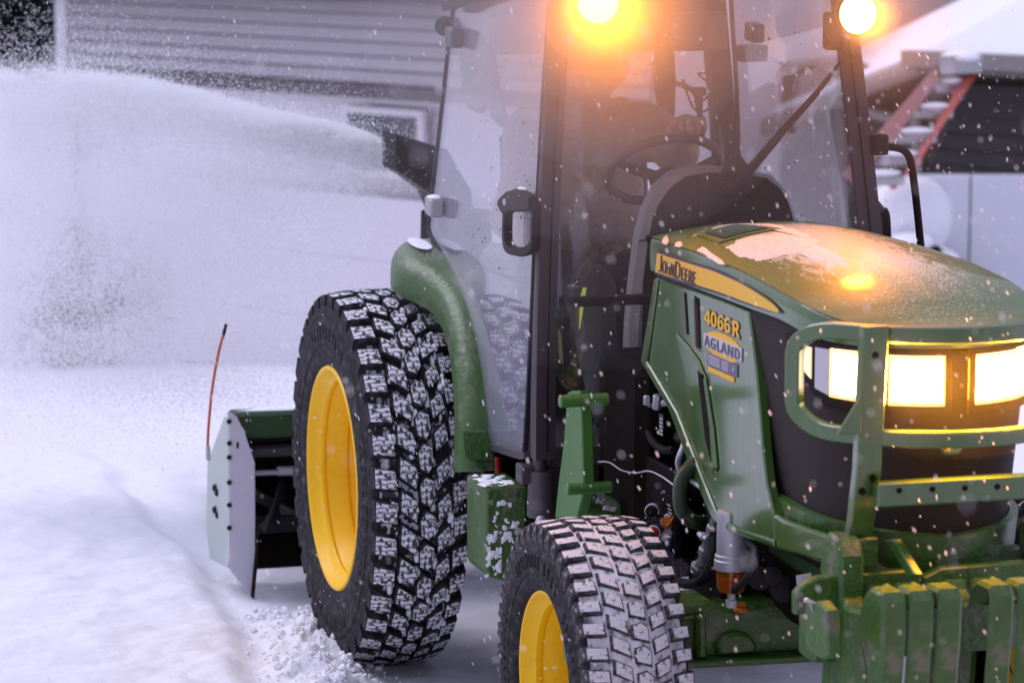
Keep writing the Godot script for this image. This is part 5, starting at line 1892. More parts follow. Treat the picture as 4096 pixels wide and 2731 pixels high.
func build_underside() -> void:
	var g := Geo.new()
	# dark machinery between cab and engine
	g.box(Vector3(0.62, 0.62, 0.0), Vector3(1.1, 0.34, 0.62), Basis.IDENTITY, 0.03)
	g.box(Vector3(1.25, 0.80, 0.0), Vector3(0.36, 0.55, 0.62), Basis.IDENTITY, 0.03)
	part("transmission", g, M.engine_dark)
	g = Geo.new()
	g.box(Vector3(1.95, 0.98, 0.0), Vector3(1.1, 0.5, 0.42), Basis.IDENTITY, 0.04)
	g.box(Vector3(1.80, 0.66, 0.0), Vector3(0.85, 0.26, 0.30), Basis.IDENTITY, 0.04)
	g.lathe([Vector2(0.11, -0.12), Vector2(0.13, 0.0), Vector2(0.11, 0.12)], Vector3(1.78, 0.57, 0.14), Vector3(1, 0, 0), 18, 0.0, TAU, true)
	part("engine", g, M.engine_dark, tractor, 40.0)
	g = Geo.new()
	g.box(Vector3(2.30, 0.74, 0.13), Vector3(0.55, 0.09, 0.10), Basis.IDENTITY, 0.02)
	g.box(Vector3(2.36, 0.66, 0.05), Vector3(0.50, 0.10, 0.16), Basis.IDENTITY, 0.02)
	g.box(Vector3(2.62, 0.72, 0.0), Vector3(0.10, 0.20, 0.46), Basis.IDENTITY, 0.02)
	part("front_frame", g, M.green_dark, tractor)
	g = Geo.new()   # belt pulleys and brackets in the shade under the hood
	for e in [[Vector3(2.087, 0.661, 0.22), 0.030], [Vector3(2.122, 0.673, 0.2), 0.022], [Vector3(2.091, 0.632, 0.16), 0.034]]:
		g.lathe([Vector2(e[1], -0.02), Vector2(e[1] * 0.8, -0.01), Vector2(e[1] * 0.8, 0.0), Vector2(e[1], 0.01), Vector2(e[1] * 0.3, 0.015), Vector2(0.0, 0.015)], e[0], Vector3(1, 0, 0.3).normalized(), 18)
	part("pulleys", g, M.dark_metal, tractor, 30.0)
	# green front axle: a cast beam with ribs, pan and rim
	g = Geo.new()
	g.prism([Vector2(0.426, 0.582), Vector2(0.393, 0.592), Vector2(0.315, 0.592), Vector2(0.284, 0.572), Vector2(0.248, 0.568), Vector2(0.158, 0.579), Vector2(0.08, 0.581), Vector2(0.023, 0.566), Vector2(0.021, 0.446), Vector2(0.078, 0.444), Vector2(0.403, 0.445), Vector2(0.425, 0.446)], Vector3(1.87, 0, 0), Vector3(0, 0, 1), Vector3(0, 1, 0), -0.14, 0.012)
	var axle := part("front_axle", g, M.green_worn, tractor, 25.0)
	g = Geo.new()
	g.prism([Vector2(0.432, 0.456), Vector2(0.074, 0.452), Vector2(0.023, 0.44), Vector2(0.023, 0.432), Vector2(0.41, 0.439), Vector2(0.432, 0.441)], Vector3(1.87, 0, 0), Vector3(0, 0, 1), Vector3(0, 1, 0), -0.185, 0.004)
	g.prism([Vector2(0.36, 0.56), Vector2(0.335, 0.561), Vector2(0.332, 0.456), Vector2(0.359, 0.455)], Vector3(2.0, 0, 0), Vector3(0, 0, 1), Vector3(0, 1, 0), -0.04, 0.008)
	g.prism([Vector2(0.399, 0.559), Vector2(0.364, 0.561), Vector2(0.364, 0.554), Vector2(0.399, 0.552)], Vector3(2.0, 0, 0), Vector3(0, 0, 1), Vector3(0, 1, 0), -0.03, 0.004)
	g.prism([Vector2(0.306, 0.482), Vector2(0.288, 0.506), Vector2(0.255, 0.515), Vector2(0.221, 0.506), Vector2(0.201, 0.479), Vector2(0.209, 0.458), Vector2(0.301, 0.458)], Vector3(2.0, 0, 0), Vector3(0, 0, 1), Vector3(0, 1, 0), -0.03, 0.008)
	part("axle_ribs", g, M.green_worn, axle, 25.0)
	g = Geo.new()
	g.add(rod(Vector3(1.95, 0.484, 0.364), Vector3(1.95, 0.484, 0.375) + Vector3(0, 0, 0.28), 0.055, 18))
	part("axle_tube", g, M.green_worn, axle, 30.0)
	g = Geo.new()
	g.lathe([Vector2(0.020, 0.0), Vector2(0.020, 0.006), Vector2(0.012, 0.010), Vector2(0.0, 0.010)], Vector3(2, 0.559, 0.236), Vector3(0, 1, 0), 14)
	g.box(Vector3(2, 0.573, 0.236), Vector3(0.008, 0.014, 0.026), Basis.IDENTITY, 0.002)
	part("filler_cap", g, M.orange_rubber, axle)
	# green box hung beside the rear wheel
	var bx := Node3D.new()
	bx.name = "side_tank"
	tractor.add_child(bx)
	g = Geo.new()
	g.prism([Vector2(0.595, 0.687), Vector2(0.589, 0.694), Vector2(0.489, 0.695), Vector2(0.478, 0.688), Vector2(0.482, 0.594), Vector2(0.506, 0.487), Vector2(0.533, 0.447), Vector2(0.549, 0.437), Vector2(0.587, 0.45), Vector2(0.595, 0.466)], Vector3(0.80, 0, 0), Vector3(0, 0, 1), Vector3(0, 1, 0), -0.20, 0.006)
	part("tank_body", g, M.green_worn, bx, 25.0)
	g = Geo.new()
	g.lathe([Vector2(0.011, 0.0), Vector2(0.011, 0.005), Vector2(0.005, 0.006), Vector2(0.005, 0.003), Vector2(0.0, 0.003)], Vector3(1, 0.571, 0.506), Vector3(1, 0, 0), 12)
	part("tank_plug", g, M.zinc, bx)
	var lumps := frost(Vector3(1.002, 0.522, 0.576), Vector3(0, 0, -1), Vector3(0, 1, 0), 0.05, 0.16, 0.004, 0.05, 3)
	lumps.add(frost(Vector3(1.002, 0.6, 0.511), Vector3(0, 0, -1), Vector3(0, 1, 0), 0.03, 0.04, 0.003, 0.2, 5))
	lumps.add(frost(Vector3(1.002, 0.574, 0.555), Vector3(0, 0, -1), Vector3(0, 1, 0), 0.10, 0.20, 0.002, 0.45, 7))
	tag(part("stuck_snow", lumps, M.snow, self, 60.0), "clots of snow stuck to the face of the green side tank", "", "", "stuff")
	lumps = frost(Vector3(0.90, 0.6965, 0.555), Vector3(1, 0, 0), Vector3(0, 0, -1), 0.19, 0.105, 0.003, -0.05, 9)
	tag(part("stuck_snow", lumps, M.snow, self, 60.0), "patchy icy snow on the lid of the green side tank", "", "", "stuff")
	# steel stand pipe and its clamp under the cab corner
	g = Geo.new()
	g.lathe([Vector2(0.020, 0.0), Vector2(0.020, 0.190), Vector2(0.024, 0.192), Vector2(0.024, 0.200), Vector2(0.020, 0.202)], Vector3(1.12, 0.747, 0.481), Vector3(0, 1, 0), 18)
	g.lathe([Vector2(0.0, 0.0), Vector2(0.036, 0.0), Vector2(0.038, 0.004), Vector2(0.034, 0.125), Vector2(0.0, 0.126)], Vector3(1.12, 0.634, 0.478), Vector3(0, 1, 0), 20)
	g.box(Vector3(1.1, 0.749, 0.497), Vector3(0.06, 0.05, 0.075))
	g.box(Vector3(1.1, 0.727, 0.448), Vector3(0.02, 0.10, 0.012), Basis(Vector3(1, 0, 0), 0.25))
	part("stand_pipe", g, M.purple_steel, tractor, 30.0)
	g = Geo.new()
	g.lathe([Vector2(0.014, 0.0), Vector2(0.014, 0.012), Vector2(0.010, 0.016), Vector2(0.0, 0.016)], Vector3(1.15, 0.633, 0.486), Vector3(0.5, -0.4, 0.3).normalized(), 12)
	part("pipe_plug", g, M.zinc, tractor)
	# green loader bracket with its cross pins
	var br := Node3D.new()
	br.name = "loader_bracket"
	tractor.add_child(br)
	g = Geo.new()
	g.prism([Vector2(1.366, 1.006), Vector2(1.396, 1.016), Vector2(1.478, 1.029), Vector2(1.489, 0.978), Vector2(1.51, 0.796), Vector2(1.503, 0.767), Vector2(1.451, 0.694), Vector2(1.26, 0.657), Vector2(1.291, 0.755), Vector2(1.34, 0.879)], Vector3(0, 0, 0.452), Vector3(1, 0, 0), Vector3(0, 1, 0), 0.030, 0.003)
	part("bracket_plate", g, M.green_bright, br, 25.0)
	g = rod(Vector3(1.505, 1.009, 0.545), Vector3(1.505, 1.009, 0.545) + Vector3(0, 0, -0.13), 0.0165)
	part("pin", g, M.green_bright, br, 30.0)
	g = rod(Vector3(1.502, 0.782, 0.525), Vector3(1.502, 0.782, 0.525) + Vector3(0, 0, -0.12), 0.0155)
	part("pin", g, M.green_bright, br, 30.0)
	g = Geo.new()
	g.box(Vector3(1.3, 0.68, 0.378), Vector3(0.10, 0.06, 0.10), Basis.IDENTITY, 0.01)
	g.add(rod(Vector3(1.36, 0.696, 0.423), Vector3(1.36, 0.685, 0.34), 0.024))
	part("bracket_arm", g, M.green_bright, br, 30.0)
	for e in [[Vector3(1.4, 0.736, 0.418), Vector3(1.4, 0.732, 0.394)], [Vector3(1.42, 0.72, 0.402), Vector3(1.42, 0.714, 0.369)]]:
		g = Geo.new()
		var d: Vector3 = (e[1] - e[0]).normalized()
		var n: float = e[0].distance_to(e[1])
		g.lathe([Vector2(0.0, 0.0), Vector2(0.013, 0.0), Vector2(0.015, 0.002), Vector2(0.015, n * 0.45), Vector2(0.011, n * 0.5), Vector2(0.015, n * 0.55), Vector2(0.015, n), Vector2(0.0, n)], e[0], d, 6)
		part("hex_fitting", g, M.steel, br, 25.0)
	# four hydraulic couplers with coloured caps on a dark plate
	g = Geo.new()
	g.box(Vector3(1.50, 0.69, 0.275), Vector3(0.30, 0.30, 0.02))
	part("coupler_plate", g, M.black_plastic)
	var cd := Vector3(0.88, 0.10, 0.40).normalized()
	for e in [["black_plastic", Vector3(1.62, 0.738, 0.336), Vector3(1.6, 0.712, 0.279)], ["orange_rubber", Vector3(1.62, 0.708, 0.294), Vector3(1.64, 0.731, 0.279)], ["red_rubber", Vector3(1.62, 0.682, 0.332), Vector3(1.64, 0.642, 0.33)], ["blue_rubber", Vector3(1.62, 0.653, 0.294), Vector3(1.64, 0.631, 0.287)]]:
		var cp := Node3D.new()
		cp.name = "coupler" if not tractor.has_node("coupler") else "coupler_%03d" % (tractor.find_children("coupler*", "Node3D", false, false).size() - 0)
		tractor.add_child(cp)
		var c: Vector3 = e[1]
		g = Geo.new()
		g.lathe([Vector2(0.015, -0.08), Vector2(0.015, -0.03), Vector2(0.0185, -0.028), Vector2(0.0185, -0.016), Vector2(0.016, -0.014), Vector2(0.016, -0.011), Vector2(0.0185, -0.009), Vector2(0.0185, -0.001), Vector2(0.016, 0.0), Vector2(0.0, 0.0)], c, cd, 20)
		part("coupler_ring", g, M.steel, cp, 30.0)
		g = Geo.new()
		g.lathe([Vector2(0.0155, 0.0), Vector2(0.0155, 0.010), Vector2(0.012, 0.013), Vector2(0.006, 0.013), Vector2(0.005, 0.020), Vector2(0.0, 0.021)], c, cd, 18)
		g.tube(smooth([c + cd * 0.018, c + cd * 0.024 + Vector3(0, -0.006, -0.004), e[2]], 4), 0.0030, 6)
		part("coupler_cap", g, M[e[0]], cp, 40.0)
	g = Geo.new()
	for k in 3:
		g.box(Vector3(1.617, 0.75, 0.29) + Vector3(0.006 * k, -0.009 * k, 0), Vector3(0.03, 0.003, 0.001), Basis.IDENTITY, 0.0)
	part("plate_print", g, M.label_white)
	# hoses, pipes and wires
	var hs := [
		["corrugated_hose", "corrugated", 0.019, [Vector3(1.787, 0.902, 0.27), Vector3(1.815, 0.887, 0.3), Vector3(1.808, 0.859, 0.32), Vector3(1.789, 0.818, 0.32), Vector3(1.774, 0.77, 0.31), Vector3(1.768, 0.739, 0.28), Vector3(1.702, 0.718, 0.22)]],
		["metal_pipe", "zinc", 0.0085, [Vector3(1.682, 0.932, 0.27), Vector3(1.698, 0.913, 0.28), Vector3(1.701, 0.894, 0.29), Vector3(1.688, 0.872, 0.29), Vector3(1.679, 0.846, 0.28), Vector3(1.684, 0.837, 0.27)]],
		["metal_pipe", "zinc", 0.006, [Vector3(1.816, 0.85, 0.3), Vector3(1.87, 0.837, 0.285), Vector3(1.86, 0.826, 0.27)]],
		["black_hose", "rubber_hose", 0.0105, [Vector3(1.371, 0.936, 0.25), Vector3(1.395, 0.921, 0.27), Vector3(1.425, 0.901, 0.28), Vector3(1.468, 0.882, 0.28), Vector3(1.551, 0.878, 0.28), Vector3(1.596, 0.888, 0.27)]],
		["black_hose", "rubber_hose", 0.013, [Vector3(1.536, 0.607, 0.28), Vector3(1.646, 0.579, 0.3), Vector3(1.792, 0.587, 0.31), Vector3(1.892, 0.614, 0.3), Vector3(1.911, 0.665, 0.28), Vector3(1.878, 0.733, 0.26), Vector3(1.776, 0.789, 0.24)]],
		["black_hose", "rubber_hose", 0.010, [Vector3(2.132, 0.764, 0.27), Vector3(2.251, 0.758, 0.29), Vector3(2.233, 0.703, 0.3), Vector3(2.079, 0.63, 0.28)]],
		["pale_wire", "label_white", 0.0022, [Vector3(1.159, 0.781, 0.33), Vector3(1.284, 0.802, 0.34), Vector3(1.387, 0.8, 0.34), Vector3(1.471, 0.808, 0.33), Vector3(1.546, 0.826, 0.32), Vector3(1.619, 0.825, 0.31), Vector3(1.685, 0.814, 0.3)]],
		["black_cable", "rubber_hose", 0.003, [Vector3(1.299, 0.637, 0.32), Vector3(1.479, 0.675, 0.32), Vector3(1.588, 0.712, 0.31)]],
		["black_cable", "dark_metal", 0.004, [Vector3(1.307, 0.864, 0.3), Vector3(1.324, 0.958, 0.28), Vector3(1.328, 1.026, 0.26)]],
	]
	for h in hs:
		g = Geo.new()
		var path := smooth(h[3], 6)
		if h[0] == "corrugated_hose":
			path = smooth(h[3], 16)
			var rad := []
			for i in path.size(): rad.append(h[2] * (1.0 if i % 2 == 0 else 0.86))
			g.tube(path, rad, 14)
		else: g.tube(path, h[2], 8)
		part(h[0], g, M[h[1]], tractor, 50.0 if h[0] != "corrugated_hose" else 15.0)
	# crimped fittings at the lower hose ends
	for e in [[Vector3(1.899, 0.768, 0.27), Vector3(1.864, 0.71, 0.275), 0.010], [Vector3(1.858, 0.704, 0.275), Vector3(1.835, 0.649, 0.28), 0.0125], [Vector3(1.828, 0.646, 0.28), Vector3(1.804, 0.619, 0.285), 0.015], [Vector3(1.848, 0.723, 0.29), Vector3(1.884, 0.716, 0.28), 0.009]]:
		g = Geo.new()
		var d: Vector3 = (e[1] - e[0]).normalized()
		var n: float = e[0].distance_to(e[1])
		g.lathe([Vector2(0.0, 0.0), Vector2(e[2] * 0.8, 0.0), Vector2(e[2] * 0.8, n * 0.3), Vector2(e[2] * 1.2, n * 0.34), Vector2(e[2] * 1.2, n * 0.55), Vector2(e[2] * 0.85, n * 0.6), Vector2(e[2] * 0.85, n * 0.95), Vector2(0.0, n)], e[0], d, 6)
		part("hose_fitting", g, M.zinc, tractor, 25.0)
	# upper valve with bolts and a label
	g = Geo.new()
	g.box(Vector3(1.389, 0.973, 0.26), Vector3(0.09, 0.012, 0.05), Basis(Vector3(0, 0, 1), 0.05))
	g.add(rod(Vector3(1.439, 0.977, 0.29), Vector3(1.439, 1.002, 0.29), 0.010, 6))
	g.add(rod(Vector3(1.457, 0.968, 0.27), Vector3(1.463, 1.007, 0.27), 0.012, 8))
	g.add(rod(Vector3(1.512, 0.993, 0.27), Vector3(1.553, 1.001, 0.27), 0.009, 6))
	part("valve_bolts", g, M.zinc, tractor, 25.0)
	g = Geo.new()
	g.box(Vector3(1.37, 0.909, 0.24), Vector3(0.10, 0.13, 0.04), Basis.IDENTITY, 0.01)
	var vb := part("valve_body", g, M.black_plastic)
	g = Geo.new()
	g.box(Vector3(1.481, 0.932, 0.265), Vector3(0.03, 0.055, 0.002), Basis.IDENTITY, 0.0)
	part("valve_label", g, M.decal_grey, vb)
	g = Geo.new()
	for k in 5: g.box(Vector3(1.487, 0.948, 0.267) + Vector3(0, -0.010 * k, 0), Vector3(0.022, 0.004, 0.002), Basis.IDENTITY, 0.0)
	part("label_print", g, M.label_white, vb)
	# fuel filter: bright canister, screw collar, amber bowl, drain
	var ff := Node3D.new()
	ff.name = "fuel_filter"
	tractor.add_child(ff)
	var fc: Vector3 = Vector3(2.029, 0.689, 0.27)
	g = Geo.new()
	g.lathe([Vector2(0.0, 0.125), Vector2(0.036, 0.125), Vector2(0.037, 0.115), Vector2(0.037, 0.020), Vector2(0.041, 0.018), Vector2(0.041, 0.008), Vector2(0.043, 0.006), Vector2(0.043, -0.016), Vector2(0.039, -0.018)].map(func(q): return Vector2(q.x, -q.y)), fc, Vector3(0, -1, 0), 28)
	part("filter_canister", g, M.zinc, ff, 30.0)
	g = Geo.new()
	g.lathe([Vector2(0.0365, 0.018), Vector2(0.0365, 0.055), Vector2(0.030, 0.072), Vector2(0.014, 0.078), Vector2(0.0, 0.078)], fc, Vector3(0, -1, 0), 28)
	part("filter_bowl", g, M.amber_glass, ff, 40.0)
	g = Geo.new()
	g.lathe([Vector2(0.0, 0.046), Vector2(0.034, 0.046), Vector2(0.034, 0.056), Vector2(0.026, 0.070), Vector2(0.0, 0.072)], fc, Vector3(0, -1, 0), 24)
	part("filter_fuel", g, M.red_fuel, ff, 40.0)
	g = Geo.new()
	g.lathe([Vector2(0.010, 0.076), Vector2(0.010, 0.092), Vector2(0.014, 0.094), Vector2(0.012, 0.112), Vector2(0.0, 0.112)], fc, Vector3(0, -1, 0), 12)
	part("filter_drain", g, M.label_white, ff, 30.0)
	# red hose and post behind the fender tip
	g = rod(Vector3(0.599, 0.699, 0.45), Vector3(0.612, 0.642, 0.45), 0.010)
	part("red_hose", g, M.red_rubber, tractor, 30.0)


func weight_shape() -> Array:   # outline of a suitcase weight from the side, (forward, up)
	return [Vector2(-0.23, -0.43), Vector2(0.06, -0.43), Vector2(0.095, -0.39), Vector2(0.11, -0.10), Vector2(0.106, -0.02), Vector2(0.092, 0.0), Vector2(0.03, 0.0), Vector2(0.0, -0.02), Vector2(-0.02, -0.065), Vector2(-0.10, -0.075), Vector2(-0.13, -0.06), Vector2(-0.14, 0.03), Vector2(-0.165, 0.065), Vector2(-0.21, 0.07), Vector2(-0.25, 0.045), Vector2(-0.26, -0.02), Vector2(-0.24, -0.06), Vector2(-0.215, -0.085), Vector2(-0.22, -0.2)]


func build_weights() -> void:
	# bracket that carries them: two lit top plates and cheeks
	var g := Geo.new()
	g.prism([Vector2(0.39, 0.78), Vector2(0.37, 0.8), Vector2(0.337, 0.813), Vector2(0.112, 0.817), Vector2(0.094, 0.802), Vector2(0.093, 0.733), Vector2(0.389, 0.733)], Vector3(2.735, 0, 0), Vector3(0, 0, 1), Vector3(0, 1, 0), -0.03, 0.004)
	g.prism([Vector2(0.088, 0.798), Vector2(0.045, 0.816), Vector2(-0.206, 0.819), Vector2(-0.227, 0.811), Vector2(-0.23, 0.712), Vector2(0.087, 0.733)], Vector3(2.735, 0, 0), Vector3(0, 0, 1), Vector3(0, 1, 0), -0.03, 0.004)
	var b := part("weight_bracket", g, M.green_worn, tractor, 25.0)
	g = Geo.new()
	g.box(Vector3(2.72, 0.70, 0.02), Vector3(0.09, 0.16, 0.66), Basis.IDENTITY, 0.01)
	g.prism([Vector2(2.727, 0.879), Vector2(2.781, 0.892), Vector2(2.903, 0.84), Vector2(2.871, 0.823)], Vector3(0, 0, 0.15), Vector3(1, 0, 0), Vector3(0, 1, 0), 0.02, 0.003)
	part("bracket_beam", g, M.green_worn, b, 25.0)
	g = Geo.new()
	g.prism([Vector2(2.821, 0.769), Vector2(2.897, 0.794), Vector2(2.943, 0.783), Vector2(2.964, 0.685), Vector2(2.922, 0.671), Vector2(2.825, 0.666)], Vector3(0, 0, 0.36), Vector3(1, 0, 0), Vector3(0, 1, 0), 0.03, 0.004)
	part("bracket_cheek", g, M.green_worn, b, 25.0)
	g = Geo.new()   # pin and clip
	g.add(rod(Vector3(2.85, 0.788, 0.404), Vector3(2.85, 0.775, 0.379), 0.006, 8))
	g.tube(smooth([Vector3(2.87, 0.784, 0.397), Vector3(2.87, 0.769, 0.393), Vector3(2.87, 0.76, 0.385), Vector3(2.87, 0.77, 0.381), Vector3(2.87, 0.784, 0.389)], 4), 0.002, 6)
	part("lock_pin", g, M.steel, b, 40.0)
	g = Geo.new()
	g.box(Vector3(2.6, 0.768, 0.306), Vector3(0.002, 0.03, 0.035), Basis(Vector3(1, 0, 0), 0.1), 0.0)
	part("frame_tag", g, M.label_white, b)
	# the weights, each with a lifting lug on its top
	var names := ["leftmost green ballast weight with its flat side turned to the wheel", "green ballast weight second from the front wheel side", "green ballast weight third from the front wheel, left of the wide gap", "green ballast weight just right of the wide gap between the two groups", "green ballast weight cut by the right edge of the photo"]
	var first: Node3D = null
	var zs := [0.266, 0.204, 0.138, 0.018, -0.048]
	for k in zs.size():
		var w := Node3D.new()
		w.name = numbered("ballast_weight")
		add_child(w)
		w.position = Vector3(2.92, 0.83, zs[k])
		tag(w, names[k], "weight", "ballast weights hung on the front bracket")
		g = Geo.new()
		var shape := weight_shape()
		if k > 0:   # only the end weight shows its tall hook
			for q in range(11, 15): shape[q].y = -0.04
		g.prism(shape, Vector3(0, 0, -0.029), Vector3(1, 0.0, 0), Vector3(0.08, 1, 0), 0.057, 0.008)
		part("weight_body", g, M.green_worn, w, 25.0)
		if k != 2 and k != 4:
			g = Geo.new()
			g.prism([Vector2(0.0, 0.0), Vector2(0.04, 0.0), Vector2(0.022, 0.022), Vector2(0.006, 0.024)], Vector3(-0.02, -0.03, -0.036), Vector3(1, 0, 0), Vector3(0, 1, 0), 0.014, 0.003)
			part("weight_lug", g, M.green_bright, w, 25.0)
		if k == 0:
			g = Geo.new()   # raised rounded panel cast into the outer face
			var o := []
			o.append_array(arc(Vector2(-0.05, -0.20), 0.085, 180, 0, 10))
			o.append_array([Vector2(0.035, -0.40), Vector2(-0.135, -0.40)])
			g.prism(o, Vector3(0, 0, 0.026), Vector3(1, 0, 0), Vector3(0.08, 1, 0), 0.006, 0.004)
			part("cast_panel", g, M.green_worn, w, 25.0)


func build_blower() -> void:
	var b := thing("snow_blower", "snow blower mounted behind the tractor, grey side plate, green beam and black chute throwing snow", "snow blower")
	var g := Geo.new()
	g.prism([Vector2(0.916, 0.601), Vector2(0.894, 0.588), Vector2(0.87, 0.539), Vector2(0.836, 0.434), Vector2(0.838, 0.144), Vector2(0.854, -0.004), Vector2(0.877, 0.024), Vector2(0.919, 0.081), Vector2(0.927, 0.127)], Vector3(-0.91, 0, 0), Vector3(0, 0, 1), Vector3(0, 1, 0), -0.012, 0.002)
	part("side_flange", g, M.galvanised, b, 25.0)
	g = Geo.new()   # outer side sheet running back
	var s0 := [Vector3(-0.9, 0.092, 0.927), Vector3(-0.9, 0.598, 0.919)]
	g.sheet([[Vector3(-1.2, 0.062, 0.931), s0[0]], [Vector3(-1.2, 0.169, 0.941), s0[0].lerp(s0[1], 0.3)], [Vector3(-1.2, 0.386, 0.934), s0[0].lerp(s0[1], 0.72)], [Vector3(-1, 0.564, 0.918), s0[1]]], 0.006)
	part("side_sheet", g, M.pale_green, b, 50.0)
	for k in 6:
		g = Geo.new()
		g.lathe([Vector2(0.009, 0.0), Vector2(0.007, 0.006), Vector2(0.0, 0.007)], [Vector3(-0.898, 0.573, 0.919), Vector3(-0.898, 0.502, 0.919), Vector3(-0.898, 0.456, 0.92), Vector3(-0.898, 0.374, 0.921), Vector3(-0.898, 0.3, 0.922), Vector3(-0.898, 0.225, 0.923)][k], Vector3(1, 0, 0.2).normalized(), 8)
		piece("flange_bolt", g, M.dark_metal, b, k)
	g = Geo.new()
	g.add(rod(Vector3(-0.9, 0.483, 0.892), Vector3(-0.9, 0.506, 0.892), 0.005, 6))
	for c in [Vector3(-1.07, 0.325, 0.934), Vector3(-1.05, 0.314, 0.931), Vector3(-1.07, 0.252, 0.935), Vector3(-1.05, 0.239, 0.93)]:
		g.lathe([Vector2(0.014, 0.0), Vector2(0.010, 0.008), Vector2(0.0, 0.009)], c, Vector3(0.1, 0, 1).normalized(), 8)
	part("plate_bolts", g, M.dark_metal, b)
	g = Geo.new()
	g.prism([Vector2(0.855, -0.004), Vector2(0.838, 0.148), Vector2(0.828, 0.236), Vector2(0.832, 0.148), Vector2(0.836, 0.093), Vector2(0.848, -0.01)], Vector3(-0.906, 0, 0), Vector3(0, 0, 1), Vector3(0, 1, 0), -0.03, 0.002)
	part("cutting_edge", g, M.engine_dark, b)
	# housing: beam with snow on top, dark drum behind, auger and braces
	g = Geo.new()
	g.box(Vector3(-0.98, 0.548, 0.0), Vector3(0.10, 0.085, 1.80), Basis.IDENTITY, 0.01)
	part("top_beam", g, M.green_dark, b)
	g = Geo.new()
	g.box(Vector3(-0.995, 0.455, 0.0), Vector3(0.05, 0.04, 1.80), Basis.IDENTITY, 0.01)
	part("lower_beam", g, M.purple_steel, b)
	g = Geo.new()
	var rows := []
	for i in 9:
		var f := deg_to_rad(lerpf(70, 250, i / 8.0))
		rows.append([Vector3(-1.02 + cos(f) * 0.17, 0.27 + sin(f) * 0.235, 0.86), Vector3(-1.02 + cos(f) * 0.17, 0.27 + sin(f) * 0.235, -0.88)])
	rows.reverse()
	g.sheet(rows, 0.01)
	part("drum_sheet", g, M.engine_dark, b, 50.0)
	g = Geo.new()
	g.add(rod(Vector3(-1, 0.38, 0.837), Vector3(-1, 0.379, 0.736), 0.009))
	g.add(rod(Vector3(-1, 0.383, 0.742), Vector3(-1, 0.379, 0.561), 0.016))
	part("cross_shaft", g, M.zinc, b, 30.0)
	g = Geo.new()
	g.box((Vector3(-1.05, 0.217, 0.8)).lerp(Vector3(-1.05, 0.284, 0.653), 0.5), Vector3(0.03, 0.035, 0.20), Basis(Vector3(1, 0, 0), -0.55))
	part("brace", g, M.purple_steel, b)
	g = Geo.new()   # auger: shaft with helical flights
	g.add(rod(Vector3(-1.04, 0.20, 0.82), Vector3(-1.04, 0.20, -0.85), 0.03))
	var h0 := []
	var h1 := []
	for i in 121:
		var f := i / 120.0
		var a := f * TAU * 5.0
		var c := Vector3(-1.04, 0.20, lerpf(0.80, -0.84, f))
		h0.append(c + Vector3(cos(a), sin(a), 0) * 0.03)
		h1.append(c + Vector3(cos(a), sin(a), 0) * 0.14)
	g.sheet([h0, h1], 0.008)
	part("auger", g, M.dark_metal, b, 50.0)
	# marker whip on the outer corner
	g = Geo.new()
	g.tube(smooth([Vector3(-0.95, 0.456, 0.981), Vector3(-0.95, 0.543, 0.977), Vector3(-0.95, 0.677, 0.962), Vector3(-0.95, 0.795, 0.939), Vector3(-0.95, 0.848, 0.923)], 5), 0.0046, 8)
	var whip := part("marker_whip", g, M.orange_whip, b, 60.0)
	g = Geo.new()
	g.tube([Vector3(-0.95, 0.848, 0.923), Vector3(-0.95, 0.882, 0.915)], 0.0056, 8)
	part("whip_tip", g, M.black_plastic, whip, 60.0)
	g = Geo.new()
	g.box(Vector3(-0.95, 0.464, 0.979), Vector3(0.014, 0.05, 0.014))
	part("whip_foot", g, M.pale_green, b)
	# chute: curved box that turns the stream to the left
	g = Geo.new()
	var cx := -1.5
	var rings := []
	for e in [[Vector3(-1.5, 1.11, 0.056), Vector3(-1.5, 1.106, -0.045), 0.11], [Vector3(-1.5, 1.231, 0.11), Vector3(-1.5, 1.242, -0.025), 0.105], [Vector3(-1.5, 1.281, 0.179), Vector3(-1.5, 1.382, 0.055), 0.10], [Vector3(-1.5, 1.318, 0.235), Vector3(-1.5, 1.44, 0.234), 0.095]]:
		var a: Vector3 = e[0]
		var c: Vector3 = e[1]
		rings.append([a + Vector3(e[2], 0, 0), c + Vector3(e[2], 0, 0), c - Vector3(e[2], 0, 0), a - Vector3(e[2], 0, 0)])
	g.loft(rings, true)
	part("chute", g, M.black_plastic, b, 30.0)
	g = Geo.new()
	g.lathe([Vector2(0.13, 0.0), Vector2(0.13, 0.35), Vector2(0.12, 0.75)], Vector3(-1.42, 0.42, 0.02), Vector3(0, 1, 0), 20, 0.0, TAU, true)
	part("chute_base", g, M.engine_dark, b, 40.0)
	g = Geo.new()
	g.ball(Vector3(-0.98, 0.592, 0.0), Vector3(0.055, 0.014, 0.88), Basis.IDENTITY, 16, 8)
	tag(part("beam_snow", g, M.snow, self, 60.0), "line of snow along the top beam of the snow blower", "", "", "stuff")

func wall_frame(o: Vector3, u: Vector3) -> Array:
	return [Vector3(o.x, 0, o.z), u, Vector3.UP, u.cross(Vector3.UP)]


